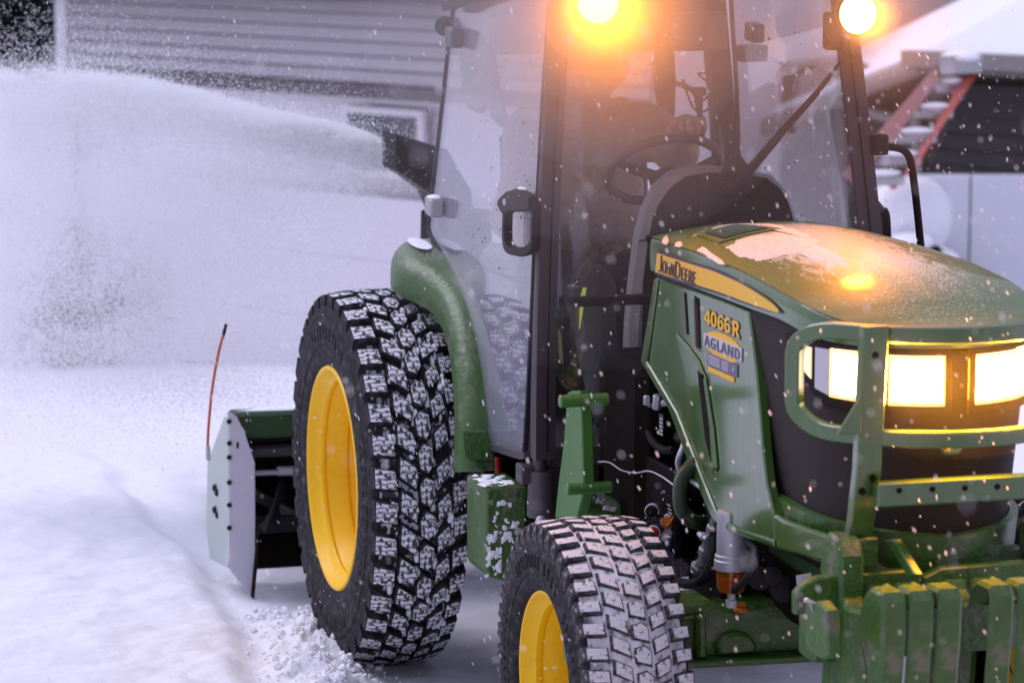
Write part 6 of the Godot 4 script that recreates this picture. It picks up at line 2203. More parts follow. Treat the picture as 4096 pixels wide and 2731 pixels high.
func build_left_house() -> void:
	var fr := wall_frame(Vector3(-12.006, 0.819, -2.713), Vector3(0.8404, 0, -0.5420))
	var o: Vector3 = fr[0]
	var u: Vector3 = fr[1]
	var n: Vector3 = fr[3]
	var h := thing("garage_house", "pale grey sided house with white garage wall and dark window behind the snow plume", "house")
	var P := func(s: float, y: float, d: float) -> Vector3: return o + u * s + Vector3(0, y, 0) + n * d
	var bs := Basis(u, Vector3.UP, n)
	var g := Geo.new()
	g.box(P.call(-0.95, -0.4, -2.6), Vector3(5.6, 4.2, 5.0), bs, 0.01)
	part("house_body", g, M.garage_white, h)
	g = Geo.new()   # pale wing added at left behind the flying snow, to whiten it
	g.box(P.call(-6.4, -1.2, -1.2), Vector3(5.2, 3.3, 2.4), bs, 0.01)
	part("added_pale_wing", g, M.garage_white, h)
	g = Geo.new()
	g.box(P.call(-6.4, 0.50, -1.2), Vector3(5.4, 0.12, 2.7), bs, 0.03)
	part("added_wing_roof", g, M.snow, h)
	g = Geo.new()
	g.box(P.call(-0.91, 1.10, 0.003), Vector3(5.5, 0.62, 0.004), bs, 0.0)
	part("siding_shade_backing", g, M.fascia_dark, h)  # dark sheet behind the gaps, standing in for shade under each board
	# siding boards, each lapped over the one below
	var y0 := 0.815
	var pitch := 0.0955
	for k in 6:
		g = Geo.new()
		var y := y0 + pitch * k
		g.box(P.call(-0.91, y + pitch * 0.5, 0.020), Vector3(5.54, pitch - 0.010, 0.012), bs.rotated(u, -0.30), 0.003)
		piece("siding_board", g, M.siding, h, k, 20.0)
	g = Geo.new()
	g.box(P.call(-3.745, -0.3, 0.015), Vector3(0.125, 4.0, 0.06), bs)
	part("corner_trim", g, M.white_trim, h)
	g = Geo.new()
	g.box(P.call(-0.91, 0.765, 0.05), Vector3(5.5, 0.085, 0.10), bs)
	part("trim_board", g, M.fascia_dark, h)
	g = Geo.new()
	g.box(P.call(-0.91, 0.705, 0.02), Vector3(5.5, 0.03, 0.04), bs)
	part("lower_trim", g, M.white_trim, h)
	g = Geo.new()
	g.box(P.call(-0.91, 1.45, 0.12), Vector3(5.9, 0.14, 0.24), bs)
	part("eave", g, M.fascia_dark, h)
	g = Geo.new()
	g.prism([Vector2(0.5, 1.46), Vector2(-2.6, 2.9), Vector2(-5.6, 1.46), Vector2(-5.6, 1.40), Vector2(0.5, 1.40)], P.call(-4.0, 0, 0), n, Vector3.UP, 6.1, 0.01)
	part("roof", g, M.snow, h, 25.0)
	# window in the garage wall
	var win := Node3D.new()
	win.name = "window"
	h.add_child(win)
	g = Geo.new()
	g.box(P.call(-0.455, 0.42, 0.012), Vector3(0.66, 0.40, 0.02), bs)
	part("pane", g, M.window_dark, win)
	g = Geo.new()
	for e in [[-0.455, 0.635, 0.76, 0.05], [-0.455, 0.205, 0.76, 0.05]]:
		g.box(P.call(e[0], e[1], 0.03), Vector3(e[2], e[3], 0.05), bs)
	for e in [-0.81, -0.10]:
		g.box(P.call(e, 0.42, 0.03), Vector3(0.05, 0.40, 0.05), bs)
	part("frame", g, M.white_trim, win)
	# garage door panels below, pale and hardly marked
	for k in 3:
		g = Geo.new()
		g.box(P.call(-0.9, 0.02 - 0.44 * k - 0.2, 0.012), Vector3(3.4, 0.437, 0.02), bs, 0.003)
		piece("door_panel", g, M.garage_white, h, k)


func build_right_house() -> void:
	var fr := wall_frame(Vector3(-10.171, 1.126, -5.572), Vector3(0.8109, 0, -0.5852))
	var o: Vector3 = fr[0]
	var u: Vector3 = fr[1]
	var n: Vector3 = fr[3]
	var h := thing("dark_house", "dark brown sided house with snow covered roof and pale gutter behind the ladder", "house")
	var P := func(s: float, y: float, d: float) -> Vector3: return o + u * s + Vector3(0, y, 0) + n * d
	var bs := Basis(u, Vector3.UP, n)
	var g := Geo.new()
	g.box(P.call(-0.1, -0.55, -1.6), Vector3(5.6, 3.1, 3.1), bs, 0.01)
	part("house_body", g, M.brown_wall, h)
	for k in 14:
		g = Geo.new()
		var pitch := 0.105
		var y := -0.55 + pitch * k
		g.box(P.call(1.32, y + pitch * 0.5, 0.016), Vector3(2.75, pitch + 0.004, 0.012), bs.rotated(u, -0.22), 0.003)
		piece("siding_board", g, M.dark_siding, h, k, 20.0)
	# eave: soffit, gutter and the snow covered roof above; a lower wing drops away to the left
	g = Geo.new()
	g.box(P.call(1.32, 1.02, 0.12), Vector3(2.8, 0.05, 0.26), bs)
	part("soffit", g, M.soffit, h)
	g = Geo.new()
	g.sweep([P.call(-0.08, 1.085, 0.27), P.call(2.8, 1.085, 0.27)], [Vector2(-0.05, -0.05), Vector2(0.05, -0.05), Vector2(0.055, 0.05), Vector2(-0.055, 0.05)], 1.0, Vector3.UP)
	part("gutter", g, M.gutter, h)
	var A: Vector3 = P.call(0.0, 1.12, 0.22)
	var F: Vector3 = P.call(2.8, 1.12, 0.22)
	var G: Vector3 = Vector3(-8.994, 2.816, -8.395)
	var D: Vector3 = Vector3(-11.243, 1.433, -6.279)
	var E2: Vector3 = Vector3(-11.324, 0.559, -4.617)
	var C: Vector3 = Vector3(-12.006, 0.638, -4.865)
	g = Geo.new()
	g.sheet([[A, F], [D, G]], 0.10)
	part("roof", g, M.snow, h, 20.0)
	g = Geo.new()
	g.sheet([[E2, A], [C, D]], 0.08)
	part("roof", g, M.snow, h, 20.0)
	g = Geo.new()
	g.tube([E2 + Vector3(0, -0.07, 0), A + Vector3(0, -0.09, 0)], 0.055, 8)
	part("gutter", g, M.gutter, h)
	g = Geo.new()
	g.tube(smooth([P.call(-0.55, 0.90, 0.24), P.call(-0.62, 0.80, 0.22), P.call(-0.50, 0.72, 0.10), P.call(-0.25, 0.66, 0.05), P.call(-0.12, 0.60, 0.05), P.call(-0.10, -0.6, 0.05)], 5), 0.04, 8)
	part("downspout", g, M.gutter, h, 50.0)
	# taller dark gable behind the snowy roof
	var t := thing("tall_gable_wall", "dark brown upper gable of a house rising behind the snowy roof", "house")
	g = Geo.new()
	g.box(P.call(0.35, 1.0, -5.0), Vector3(9.6, 7.0, 3.0), bs, 0.02)
	part("gable_wall", g, M.brown_wall, t)
	for k in 18:
		g = Geo.new()
		g.box(P.call(0.35, 0.2 + 0.2 * k, -3.49), Vector3(9.6, 0.19, 0.02), bs, 0.006)
		piece("wall_board", g, M.brown_wall, t, k)


func build_background() -> void:
	# white pickup truck, snow heaped on its tail, dark rear step
	var t := thing("white_truck", "white pickup truck with a rounded snow heap on its tail and a black step bumper", "truck")
	var g := Geo.new()
	g.prism([Vector2(-4.257, 0.389), Vector2(-4.303, 0.5), Vector2(-4.41, 0.535), Vector2(-4.571, 0.548), Vector2(-5.364, 0.526), Vector2(-5.389, -0.387), Vector2(-4.781, -0.363), Vector2(-4.747, -0.056), Vector2(-4.339, 0.009), Vector2(-4.266, 0.163)], Vector3(-8.12, 0, 0), Vector3(0, 0, 1), Vector3(0, 1, 0), -0.12, 0.02)
	g.box(Vector3(-8.8, -0.334, -5.249) + Vector3(0, 0.0, -0.3), Vector3(1.3, 0.5, 1.5), Basis.IDENTITY, 0.03)
	part("truck_body", g, M.truck_white, t, 30.0)
	g = Geo.new()
	g.box(Vector3(-7.997, 0.144, -4.845), Vector3(0.006, 0.80, 0.008), Basis.IDENTITY, 0.0)
	part("panel_seam", g, M.decal_grey, t)
	g = Geo.new()
	g.box(Vector3(-7.85, 0.095, -4.43), Vector3(0.30, 0.16, 0.24), Basis.IDENTITY, 0.02)
	g.box(Vector3(-7.85, 0.029, -4.571), Vector3(0.30, 0.12, 0.26), Basis.IDENTITY, 0.02)
	part("step_bumper", g, M.black_plastic, t)
	g = Geo.new()
	g.box(Vector3(-7.9, -0.186, -4.516), Vector3(0.4, 0.3, 0.6), Basis.IDENTITY, 0.02)
	part("truck_underside", g, M.engine_dark, t)
	g = Geo.new()
	g.ball(Vector3(-8, 0.305, -4.528), Vector3(0.12, 0.235, 0.20), Basis.IDENTITY, 24, 14)
	g.ball(Vector3(-8, 0.384, -4.413), Vector3(0.14, 0.16, 0.16), Basis.IDENTITY, 18, 12)
	g.ball(Vector3(-7.85, 0.185, -4.423), Vector3(0.16, 0.06, 0.125), Basis.IDENTITY, 18, 10)
	g.ball(Vector3(-7.85, 0.094, -4.596), Vector3(0.16, 0.05, 0.10), Basis.IDENTITY, 18, 10)
	tag(part("truck_snow", g, M.snow, self, 60.0), "rounded heap of snow on the tail of the white truck", "", "", "stuff")
	# stepladder leaning over the truck
	var l := thing("stepladder", "red fibreglass stepladder with snow on its treads leaning beside the dark house", "ladder")
	g = Geo.new()
	g.loft([[Vector3(-7.45, 0.627, -3.824), Vector3(-7.45, 0.567, -3.897), Vector3(-7.53, 0.559, -3.929), Vector3(-7.53, 0.619, -3.856)], [Vector3(-7.7, 0.842, -4.151), Vector3(-7.7, 0.777, -4.223), Vector3(-7.78, 0.769, -4.257), Vector3(-7.78, 0.835, -4.184)], [Vector3(-8.2, 1.17, -4.708), Vector3(-8.2, 1.108, -4.744), Vector3(-8.28, 1.103, -4.779), Vector3(-8.28, 1.164, -4.742)]], true)
	part("rail", g, M.fibreglass_pale, l, 20.0)
	g = Geo.new()
	g.loft([[Vector3(-7.45, 0.603, -4.187), Vector3(-7.45, 0.623, -4.246), Vector3(-7.53, 0.615, -4.28), Vector3(-7.53, 0.594, -4.221)], [Vector3(-7.7, 0.75, -4.408), Vector3(-7.7, 0.771, -4.466), Vector3(-7.78, 0.763, -4.501), Vector3(-7.78, 0.743, -4.443)], [Vector3(-8.2, 1.111, -4.892), Vector3(-8.2, 1.124, -4.979), Vector3(-8.28, 1.119, -5.015), Vector3(-8.28, 1.105, -4.928)]], true)
	part("rail", g, M.fibreglass, l, 20.0)
	g = Geo.new()
	g.loft([[Vector3(-8.15, 1.223, -4.698), Vector3(-8.15, 1.218, -4.976), Vector3(-8.45, 1.198, -5.112), Vector3(-8.45, 1.203, -4.829)], [Vector3(-8.15, 1.117, -4.706), Vector3(-8.15, 1.118, -4.962), Vector3(-8.45, 1.096, -5.098), Vector3(-8.45, 1.096, -4.837)]], true)
	part("top_cap", g, M.aluminium, l, 20.0)
	var steps := [[Vector3(-8.2, 1.064, -4.718), Vector3(-8.2, 1.061, -4.871)], [Vector3(-8, 0.937, -4.504), Vector3(-8, 0.927, -4.709)], [Vector3(-7.8, 0.818, -4.293), Vector3(-7.8, 0.803, -4.522)], [Vector3(-7.62, 0.711, -4.099), Vector3(-7.62, 0.695, -4.351)], [Vector3(-7.5, 0.614, -3.95), Vector3(-7.5, 0.602, -4.203)]]
	var sg := Geo.new()
	for k in steps.size():
		var a: Vector3 = steps[k][0]
		var b: Vector3 = steps[k][1]
		g = Geo.new()
		g.box(a.lerp(b, 0.5) + Vector3(0, -0.03, 0), Vector3(0.09, 0.045, a.distance_to(b)), Basis.IDENTITY, 0.004)
		piece("tread", g, M.aluminium, l, k)
		sg.ball(a.lerp(b, 0.5) + Vector3(0, 0.012, 0), Vector3(0.05, 0.022, a.distance_to(b) * 0.49), Basis.IDENTITY, 14, 8)
		g = Geo.new()
		g.box(b + Vector3(0.02, -0.035, 0.055), Vector3(0.04, 0.055, 0.06), Basis(Vector3(1, 0, 0), 0.6), 0.006)
		piece("tread_brace", g, M.fibreglass, l, k)
	sg.ball(Vector3(-8.25, 1.206, -4.879), Vector3(0.13, 0.035, 0.125), Basis.IDENTITY, 16, 8)
	tag(part("ladder_snow", sg, M.snow, self, 60.0), "snow lying on the treads and cap of the red stepladder", "", "", "stuff")
	# dark spruce at the far left behind the house corner
	var tr := thing("spruce_tree", "dark spruce behind the corner of the grey house", "tree", Vector3(-18, -1.377, -0.66) * Vector3(1, 0, 1) + Vector3(0, -2.0, 0))
	g = Geo.new()
	g.tube([Vector3(0, -0.2, 0), Vector3(0.02, 3.0, 0), Vector3(0, 7.0, 0)], [0.16, 0.10, 0.02], 10)
	part("trunk", g, M.bark, tr, 60.0)
	g = Geo.new()
	for k in 9000:
		var y := rnd(0.3, 6.6)
		var rad := (7.0 - y) * 0.24 * sqrt(randf()) * rnd(0.8, 1.1)
		var f := rnd(0, TAU)
		var c := Vector3(cos(f) * rad, y - rad * 0.35, sin(f) * rad)
		var d := Vector3(cos(f), -0.45, sin(f)).rotated(Vector3.UP, rnd(-0.6, 0.6)).normalized()
		var s := d.cross(Vector3(rnd(-1, 1), 1, rnd(-1, 1))).normalized() * 0.05
		g.tri(c - s, c + s, c + d * rnd(0.12, 0.3))
	part("crown", g, M.needles, tr)
	# unseen dark wood behind the camera, placed to darken tractor front and glass reflections
	g = Geo.new()
	for k in 90:
		var b := Vector3(rnd(26.0, 34.0), -1.5, rnd(-34.0, 24.0))
		var ht := rnd(9.0, 15.0)
		for q in 46:
			var y := rnd(0.08, 1.0)
			var rad := (1.06 - y) * ht * 0.20
			var f := rnd(0, TAU)
			var c := b + Vector3(cos(f) * rad * 0.5, y * ht, sin(f) * rad * 0.5)
			var d := Vector3(cos(f), -0.5, sin(f))
			var sd := d.cross(Vector3.UP).normalized() * rad * 0.55
			g.tri(c - sd, c + sd, c + d * rad * 0.8)
			g.tri(c - sd, c + Vector3(0, rad, 0), c + sd)
	tag(part("unseen_wood", g, M.needles, self), "unseen dark spruce wood behind the camera, darkening the tractor front", "", "", "stuff")
	# low dark shrub half hidden by the blown snow
	var sh := thing("shrub", "dark bare shrub half hidden by the blown snow at the left edge", "shrub", Vector3(-14.458, -1.57, -0.596))
	g = Geo.new()
	for k in 1000:
		var v := Vector3(randfn(0, 0.15), absf(randfn(0.45, 0.32)), randfn(0, 0.17))
		var d := Vector3(rnd(-1, 1), rnd(0.2, 1), rnd(-1, 1)).normalized()
		var s := d.cross(Vector3(rnd(-1, 1), rnd(-1, 1), rnd(-1, 1))).normalized() * 0.012
		g.tri(v - s, v + s, v + d * rnd(0.08, 0.2))
	part("twigs", g, M.twig, sh)


# ---- the operator: capsules joined with a smooth minimum, meshed as surface nets
func field(p: Vector3, bones: Array, k: float) -> float:
	var d := 1e9
	for b in bones:
		var a: Vector3 = b[0]
		var ab: Vector3 = b[1] - a
		var t := clampf((p - a).dot(ab) / maxf(ab.length_squared(), 1e-9), 0.0, 1.0)
		var e: float = p.distance_to(a + ab * t) - lerpf(b[2], b[3], t)
		if d > 1e8: d = e
		else:
			var h := clampf(0.5 + 0.5 * (d - e) / k, 0.0, 1.0)
			d = lerpf(d, e, h) - k * h * (1.0 - h)
	return d


func nets(g: Geo, bones: Array, cell: float, k: float) -> void:
	var lo := Vector3.ONE * 1e9
	var hi := Vector3.ONE * -1e9
	for b in bones:
		var r: float = maxf(b[2], b[3]) + cell * 2.0
		for q in [b[0], b[1]]:
			lo = lo.min(q - Vector3.ONE * r)
			hi = hi.max(q + Vector3.ONE * r)
	var n := Vector3i(((hi - lo) / cell).ceil()) + Vector3i.ONE
	var val := PackedFloat32Array()
	val.resize(n.x * n.y * n.z)
	for z in n.z:
		for y in n.y:
			for x in n.x:
				val[(z * n.y + y) * n.x + x] = field(lo + Vector3(x, y, z) * cell, bones, k)
	var vert := {}
	for z in n.z - 1:
		for y in n.y - 1:
			for x in n.x - 1:
				var sum := Vector3.ZERO
				var cnt := 0
				var base := (z * n.y + y) * n.x + x
				for e in [[0, 1], [0, n.x], [0, n.x * n.y], [1, 1 + n.x], [1, 1 + n.x * n.y], [n.x, n.x + 1], [n.x, n.x + n.x * n.y], [n.x * n.y, n.x * n.y + 1], [n.x * n.y, n.x * n.y + n.x], [1 + n.x, 1 + n.x + n.x * n.y], [1 + n.x * n.y, 1 + n.x + n.x * n.y], [n.x + n.x * n.y, 1 + n.x + n.x * n.y]]:
					var a := val[base + e[0]]
					var b := val[base + e[1]]
					if (a < 0.0) == (b < 0.0): continue
					var f := a / (a - b)
					var pa := Vector3(e[0] % n.x, (e[0] / n.x) % n.y, e[0] / (n.x * n.y))
					var pb := Vector3(e[1] % n.x, (e[1] / n.x) % n.y, e[1] / (n.x * n.y))
					sum += pa.lerp(pb, f)
					cnt += 1
				if cnt: vert[base] = lo + (Vector3(x, y, z) + sum / cnt) * cell
	for z in range(1, n.z - 1):
		for y in range(1, n.y - 1):
			for x in range(1, n.x - 1):
				var i := (z * n.y + y) * n.x + x
				for ax in [[1, n.x, n.x * n.y], [n.x, n.x * n.y, 1], [n.x * n.y, 1, n.x]]:
					var a := val[i]
					var b := val[i + ax[0]]
					if (a < 0.0) == (b < 0.0): continue
					var q := [vert[i - ax[1] - ax[2]], vert[i - ax[2]], vert[i], vert[i - ax[1]]]
					if a < 0.0: g.quad(q[0], q[1], q[2], q[3])
					else: g.quad(q[3], q[2], q[1], q[0])


func build_person() -> void:
	var o := thing("person", "person in tan jacket and dark cap in the cab, one hand on the steering wheel", "person")
	var hip := Vector3(0.24, 1.20, 0.08)
	var neck := Vector3(0.33, 1.625, 0.095)
	var head := Vector3(0.35, 1.742, 0.10)
	var sl := Vector3(0.40, 1.585, -0.055)
	var sr := Vector3(0.28, 1.575, 0.255)
	var hand := Vector3(0.735, 1.625, -0.060)
	var el := Vector3(0.575, 1.545, -0.085)
	# jacket: trunk and arms
	var g := Geo.new()
	nets(g, [[hip, Vector3(0.28, 1.40, 0.085), 0.145, 0.155], [Vector3(0.28, 1.40, 0.085), Vector3(0.33, 1.53, 0.09), 0.155, 0.13], [sl, sr, 0.078, 0.078], [neck - Vector3(0, 0.03, 0), neck, 0.075, 0.07],
		[sl, el, 0.070, 0.056], [el, hand - Vector3(0.055, 0.012, 0.002), 0.056, 0.042], [sr, Vector3(0.34, 1.34, 0.33), 0.070, 0.056], [Vector3(0.34, 1.34, 0.33), Vector3(0.56, 1.30, 0.33), 0.056, 0.042]], 0.014, 0.04)
	part("jacket", g, M.jacket, o, 70.0)
	g = Geo.new()   # hood folded round the neck
	var ring := []
	for i in 20:
		var f := TAU * i / 20.0
		ring.append(neck + Vector3(cos(f) * 0.085, 0.012 + 0.018 * sin(f * 3.0), sin(f) * 0.095))
	g.sweep(ring, [Vector2(0.03, 0.0), Vector2(0.02, 0.025), Vector2(-0.01, 0.03), Vector2(-0.03, 0.0), Vector2(-0.01, -0.03), Vector2(0.02, -0.025)], 1.0, Vector3.UP, false, true)
	part("jacket_hood", g, M.jacket, o, 70.0)
	g = Geo.new()
	nets(g, [[hip + Vector3(0, -0.04, 0.08), Vector3(0.66, 1.17, 0.20), 0.095, 0.070], [Vector3(0.66, 1.17, 0.20), Vector3(0.80, 0.90, 0.20), 0.068, 0.050], [hip + Vector3(0, -0.04, -0.08), Vector3(0.66, 1.16, -0.05), 0.095, 0.070], [Vector3(0.66, 1.16, -0.05), Vector3(0.82, 0.90, -0.06), 0.068, 0.050], [hip + Vector3(0, -0.03, -0.08), hip + Vector3(0, -0.03, 0.08), 0.11, 0.11]], 0.016, 0.03)
	part("trousers", g, M.trousers, o, 70.0)
	g = Geo.new()
	nets(g, [[Vector3(0.79, 0.90, 0.20), Vector3(0.80, 0.86, 0.20), 0.052, 0.055], [Vector3(0.80, 0.855, 0.20), Vector3(0.93, 0.85, 0.21), 0.045, 0.035], [Vector3(0.81, 0.90, -0.06), Vector3(0.82, 0.86, -0.06), 0.052, 0.055], [Vector3(0.82, 0.855, -0.06), Vector3(0.95, 0.85, -0.07), 0.045, 0.035]], 0.012, 0.02)
	part("boots", g, M.boots, o, 70.0)
	# head turned back over the right shoulder, so that face and ear show in profile
	var face := Vector3(-0.55, 0.0, 0.835)
	var ear := face.cross(Vector3.UP).normalized()
	g = Geo.new()
	nets(g, [[head + Vector3(0, 0.03, 0), head + Vector3(0, 0.035, 0) - face * 0.03, 0.083, 0.080], [head + face * 0.035 + Vector3(0, -0.06, 0), head + face * 0.045 + Vector3(0, -0.075, 0), 0.048, 0.036], [head + face * 0.055 + Vector3(0, 0.0, 0), head + face * 0.06 + Vector3(0, -0.03, 0), 0.036, 0.034], [head + Vector3(0, -0.05, 0), neck, 0.055, 0.055], [head + face * 0.088 + Vector3(0, 0.012, 0), head + face * 0.106 + Vector3(0, -0.018, 0), 0.010, 0.013], [head + face * 0.088 + Vector3(0, -0.05, 0) - ear * 0.014, head + face * 0.088 + Vector3(0, -0.05, 0) + ear * 0.014, 0.008, 0.008], [head + ear * 0.078 + Vector3(0, 0.012, 0), head + ear * 0.080 + Vector3(0, -0.018, 0), 0.014, 0.009], [head - ear * 0.078 + Vector3(0, 0.012, 0), head - ear * 0.080 + Vector3(0, -0.018, 0), 0.014, 0.009]], 0.005, 0.018)
	var hd := part("head", g, M.skin, o, 70.0)
	g = Geo.new()
	for s in [-1, 1]: g.ball(head + face * 0.082 + ear * 0.030 * s + Vector3(0, 0.012, 0), Vector3(0.008, 0.006, 0.008), Basis.IDENTITY, 8, 6)
	part("eyes", g, M.boots, hd, 60.0)
	g = Geo.new()
	var cap := []
	for i in 8:
		var f := deg_to_rad(lerpf(-4, 90, i / 7.0))
		cap.append(Vector2(cos(f) * 0.098, sin(f) * 0.092))
	g.lathe(cap, head + Vector3(0, 0.035, 0) - face * 0.010, Vector3.UP, 24)
	g.prism([Vector2(-0.06, 0.07), Vector2(0.06, 0.07), Vector2(0.045, 0.145), Vector2(0.0, 0.16), Vector2(-0.045, 0.145)], head + Vector3(0, 0.030, 0), ear, face, 0.008, 0.003)
	part("cap", g, M.cap_cloth, o, 60.0)
	# left hand: palm behind the rim, four fingers curled over it, thumb along it
	g = Geo.new()
	var along_rim := Vector3(0.10, 0.06, -1.0).normalized()
	var bones := []
	var palm := hand + Vector3(0.0, 0.012, 0.0)
	bones.append([palm - along_rim * 0.030, palm + along_rim * 0.030, 0.021, 0.019])
	bones.append([hand - Vector3(0.06, 0.012, 0.0), palm - Vector3(0.01, 0, 0), 0.027, 0.026])
	var lens := [0.88, 1.0, 0.95, 0.76]
	for i in 4:
		var b: Vector3 = palm + along_rim * (-0.032 + 0.0215 * i) + Vector3(0.012, 0.008, 0)
		var l: float = lens[i]
		var k1 := b + Vector3(0.030, 0.004, 0) * l
		var k2 := k1 + Vector3(0.014, -0.026, 0) * l
		var k3 := k2 + Vector3(-0.010, -0.020, 0) * l
		bones.append([b, k1, 0.0105, 0.0098])
		bones.append([k1, k2, 0.0098, 0.009])
		bones.append([k2, k3, 0.009, 0.008])
	bones.append([palm - along_rim * 0.034 - Vector3(0.015, 0.006, 0), palm - along_rim * 0.052 + Vector3(0.008, -0.014, 0), 0.012, 0.0105])
	bones.append([palm - along_rim * 0.052 + Vector3(0.008, -0.014, 0), palm - along_rim * 0.046 + Vector3(0.026, -0.030, 0), 0.0105, 0.009])
	nets(g, bones, 0.0034, 0.004)
	part("hand", g, M.skin, o, 70.0)
	g = Geo.new()
	bones = [[Vector3(0.56, 1.30, 0.33), Vector3(0.64, 1.31, 0.335), 0.030, 0.026]]
	for i in 4:
		var b := Vector3(0.645, 1.315, 0.308 + 0.018 * i)
		bones.append([b, b + Vector3(0.03, 0.004, 0), 0.010, 0.0095])
		bones.append([b + Vector3(0.03, 0.004, 0), b + Vector3(0.036, -0.024, 0), 0.0095, 0.008])
	bones.append([Vector3(0.615, 1.315, 0.305), Vector3(0.655, 1.325, 0.292), 0.011, 0.009])
	nets(g, bones, 0.004, 0.004)
	part("hand", g, M.skin, o, 70.0)

func flake_mesh() -> ArrayMesh:
	var g := Geo.new()
	g.ball(Vector3.ZERO, Vector3(0.8, 1.5, 0.8), Basis.IDENTITY, 6, 4)
	return g.mesh(M.flake, 80.0)


var gusts := FastNoiseLite.new()


func billow(p: Vector3) -> float:   # drifting clumps and gaps, drawn out along the throw
	return gusts.get_noise_3d(p.x * 120.0, (p.y - p.z * 0.15) * 420.0, p.z * 150.0)


func gust(p: Vector3) -> float:
	return gusts.get_noise_2d(p.z * 180.0, p.x * 60.0)


# very many loose grains in one mesh: each a tetrahedron with a rounded look
func grains(called: String, label: String, at: PackedVector3Array, lo: float, hi: float) -> void:
	var vs := PackedVector3Array()
	var ix := PackedInt32Array()
	vs.resize(at.size() * 4)
	ix.resize(at.size() * 12)
	var turns := []
	for k in 32:
		var b := Basis.from_euler(Vector3(rnd(0, 6), rnd(0, 6), rnd(0, 6)))
		turns.append([b * Vector3(1, 1, 1), b * Vector3(1, -1, -1), b * Vector3(-1, 1, -1), b * Vector3(-1, -1, 1)])
	var order := [0, 2, 1, 0, 1, 3, 0, 3, 2, 1, 2, 3]
	for k in at.size():
		var s := rnd(lo, hi) * 0.577
		var c := at[k]
		var t: Array = turns[k % 32]
		for q in 4:
			vs[k * 4 + q] = c + t[q] * s
		for q in 12: ix[k * 12 + q] = k * 4 + order[q]
	var arr := []
	arr.resize(Mesh.ARRAY_MAX)
	arr[Mesh.ARRAY_VERTEX] = vs
	arr[Mesh.ARRAY_INDEX] = ix
	var am := ArrayMesh.new()
	am.add_surface_from_arrays(Mesh.PRIMITIVE_TRIANGLES, arr)
	am.surface_set_material(0, M.flake)
	tag(put(called, am), label, "", "", "stuff")


func scatter(called: String, label: String, mesh: Mesh, spots: Array) -> void:
	var mm := MultiMesh.new()
	mm.transform_format = MultiMesh.TRANSFORM_3D
	mm.mesh = mesh
	mm.instance_count = spots.size()
	for i in spots.size(): mm.set_instance_transform(i, spots[i])
	var o := MultiMeshInstance3D.new()
	o.name = numbered(called)
	o.multimesh = mm
	add_child(o)
	tag(o, label, "", "", "stuff")


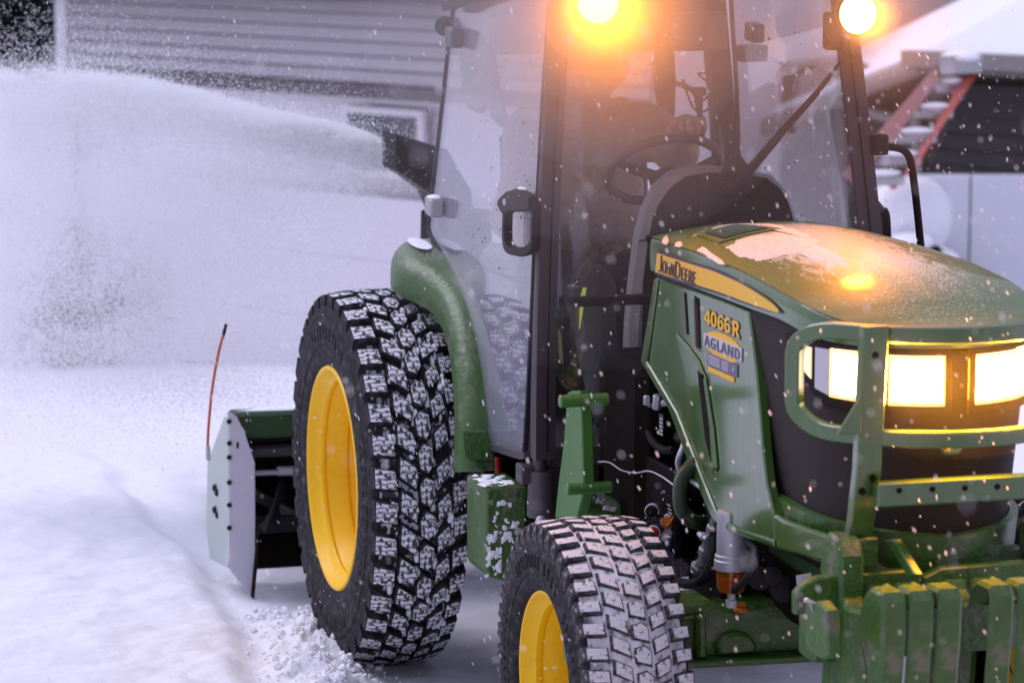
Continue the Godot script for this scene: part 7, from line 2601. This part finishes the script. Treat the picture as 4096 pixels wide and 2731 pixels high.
func build_snow_air() -> void:
	var flake := flake_mesh()
	# falling snow through the whole yard round the tractor
	var spots := []
	var slant := Basis(Vector3(1, 0, 0), 0.35)
	var eye := Vector3(9.3, 2.3, 2.9)
	var fwd := Vector3(-0.9605, 0, -0.2787)
	var side := Vector3(0.2787, 0, -0.9605)
	for k in 8500:
		var d := 15.0 * pow(randf(), 1.0 / 3.0)
		if d < 1.6: continue
		var p := eye + fwd * d + side * d * rnd(-0.26, 0.26)
		p.y = 2.3 + d * rnd(-0.30, 0.02)
		if p.y < 0.1: continue
		if p.x > -0.1 and p.x < 1.15 and absf(p.z) < 0.5 and p.y < 2.2: continue
		var s := 0.0008 + 0.0014 * pow(randf(), 2.0)
		spots.append(Transform3D(slant * Basis.from_euler(Vector3(rnd(-0.3, 0.3), rnd(0, TAU), rnd(-0.3, 0.3))) * Basis.from_scale(Vector3(s, s * rnd(1.2, 2.6), s)), p))
	for k in 1300:   # the air in front of the tractor, where the lamps catch them
		var p := Vector3(rnd(1.3, 4.2), rnd(0.5, 2.3), rnd(-0.9, 1.0))
		if p.x < 2.9 and p.y < hood_y(clampf(p.x, 1.42, 2.73), clampf(p.z, -0.28, 0.28)) + 0.03 and absf(p.z) < 0.4: continue
		var s := 0.0008 + 0.0011 * pow(randf(), 2.0)
		spots.append(Transform3D(slant * Basis.from_euler(Vector3(rnd(-0.3, 0.3), rnd(0, TAU), rnd(-0.3, 0.3))) * Basis.from_scale(Vector3(s, s * rnd(1.2, 2.8), s)), p))
	scatter("falling_snow", "snowflakes falling through the yard", flake, spots)
	# the plume: a dense crest thrown to the left out of the chute, thinner snow sinking below it
	var crest := [[Vector3(-1.52, 1.386, 0.262), 0.055], [Vector3(-1.6, 1.395, 0.322), 0.075], [Vector3(-1.68, 1.406, 0.41), 0.085], [Vector3(-1.78, 1.427, 0.511), 0.095], [Vector3(-1.9, 1.447, 0.624), 0.105], [Vector3(-2.02, 1.482, 0.754), 0.12], [Vector3(-2.15, 1.507, 0.901), 0.13], [Vector3(-2.28, 1.508, 1.065), 0.14], [Vector3(-2.4, 1.507, 1.249), 0.15], [Vector3(-2.5, 1.507, 1.454), 0.16]]
	var at := PackedVector3Array()
	for k in 80000:
		var t := pow(randf(), 0.8) * 8.999
		var i := int(t)
		var c: Vector3 = crest[i][0].lerp(crest[i + 1][0], t - i)
		var r: float = lerpf(crest[i][1], crest[i + 1][1], t - i)
		var up := minf(randfn(0.1, 0.40), 0.55 + 0.35 * gust(c))
		at.append(c + Vector3(randfn(0, 0.8) * r, up * r - absf(randfn(0, 0.3)) * r, 0))
	# sinking curtain under the crest: centre, half sizes, thousands of grains
	for e in [[Vector3(-1.8, 1.269, 0.337), 0.3, 0.12, 0.26, 9], [Vector3(-2, 1.241, 0.543), 0.5, 0.24, 0.40, 18], [Vector3(-2.2, 1.244, 0.802), 0.6, 0.28, 0.45, 25], [Vector3(-2.4, 1.28, 1.05), 0.7, 0.30, 0.50, 30], [Vector3(-2.5, 1.309, 1.302), 0.7, 0.34, 0.50, 40], [Vector3(-2.3, 0.907, 0.451), 0.7, 0.34, 0.45, 11], [Vector3(-2.4, 0.906, 0.753), 0.7, 0.36, 0.5, 18], [Vector3(-2.6, 0.957, 1.055), 0.8, 0.36, 0.55, 26], [Vector3(-2.6, 0.902, 1.328), 0.8, 0.36, 0.55, 26], [Vector3(-2.7, 1.089, 1.502), 0.8, 0.5, 0.5, 34], [Vector3(-2.6, 0.516, 0.59), 0.7, 0.22, 0.6, 15], [Vector3(-2.6, 0.564, 0.949), 0.7, 0.26, 0.6, 22], [Vector3(-2.6, 0.579, 1.304), 0.7, 0.26, 0.7, 22]]:
		for k in e[4] * 1700:
			var p: Vector3 = e[0] + Vector3(randfn(0, 0.5) * e[1], randfn(0, 0.55) * e[2], randfn(0, 0.55) * e[3])
			if billow(p) > rnd(-0.75, 0.25): at.append(p)
	grains("snow_plume", "powdery cloud of snow blown to the left from the black chute", at, 0.0017, 0.0030)
	# wisps torn off the upper edge
	at = PackedVector3Array()
	for k in 130:
		var t := randf() * 8.999
		var i := int(t)
		var c: Vector3 = crest[i][0].lerp(crest[i + 1][0], t - i)
		var r: float = lerpf(crest[i][1], crest[i + 1][1], t - i)
		c += Vector3(rnd(-1.0, 1.0) * r, rnd(0.40, 0.62) * r, 0)
		var rise := rnd(0.05, 0.30)
		var n := rnd(0.12, 0.42) * (0.4 + 0.6 * minf(1.0, t / 3.0))
		for q in 420:
			var f := absf(randfn(0, 0.5))
			at.append(c + Vector3(-0.25 * f * n, rise * n * f - 0.10 * n * f * f + randfn(0, 0.006 + 0.008 * f), f * n) + Vector3(randfn(0, 0.02), 0, randfn(0, 0.01)))
	grains("snow_wisps", "wisps of fine snow torn off the top of the plume", at, 0.0011, 0.0022)
	# haze volumes placed to make the glow and flare round the lamps
	for k in 6:   # thinning outwards
		mist("lamp_flare_haze", Vector3(1.255, 2.0, 0.362), Vector3.ONE * [0.20, 0.34, 0.55, 0.85, 1.25, 1.9][k], Basis.IDENTITY, [3.0, 1.5, 0.7, 0.38, 0.20, 0.06][k])
	mist("lamp_flare_haze", Vector3(2.80, 1.235, 0.0), Vector3(0.20, 0.34, 0.75), Basis.IDENTITY, 0.045)
	for k in 2:
		mist("lamp_flare_haze", Vector3(1.25, 1.962, -0.358), Vector3.ONE * [0.22, 0.5][k], Basis.IDENTITY, [1.2, 0.22][k])


func mist(called: String, at: Vector3, size: Vector3, bs: Basis, density: float) -> void:
	var f := FogVolume.new()
	f.name = numbered(called)
	f.shape = RenderingServer.FOG_VOLUME_SHAPE_ELLIPSOID
	f.size = size
	f.transform = Transform3D(bs, at)
	var m := FogMaterial.new()
	m.albedo = lin(0.95, 0.95, 0.97)
	m.density = density
	f.material = m
	add_child(f)
	tag(f, "powdery cloud of snow blown to the left from the black chute" if called == "snow_plume" else "haze placed to make the glow and flare round a lit lamp", "", "", "stuff")
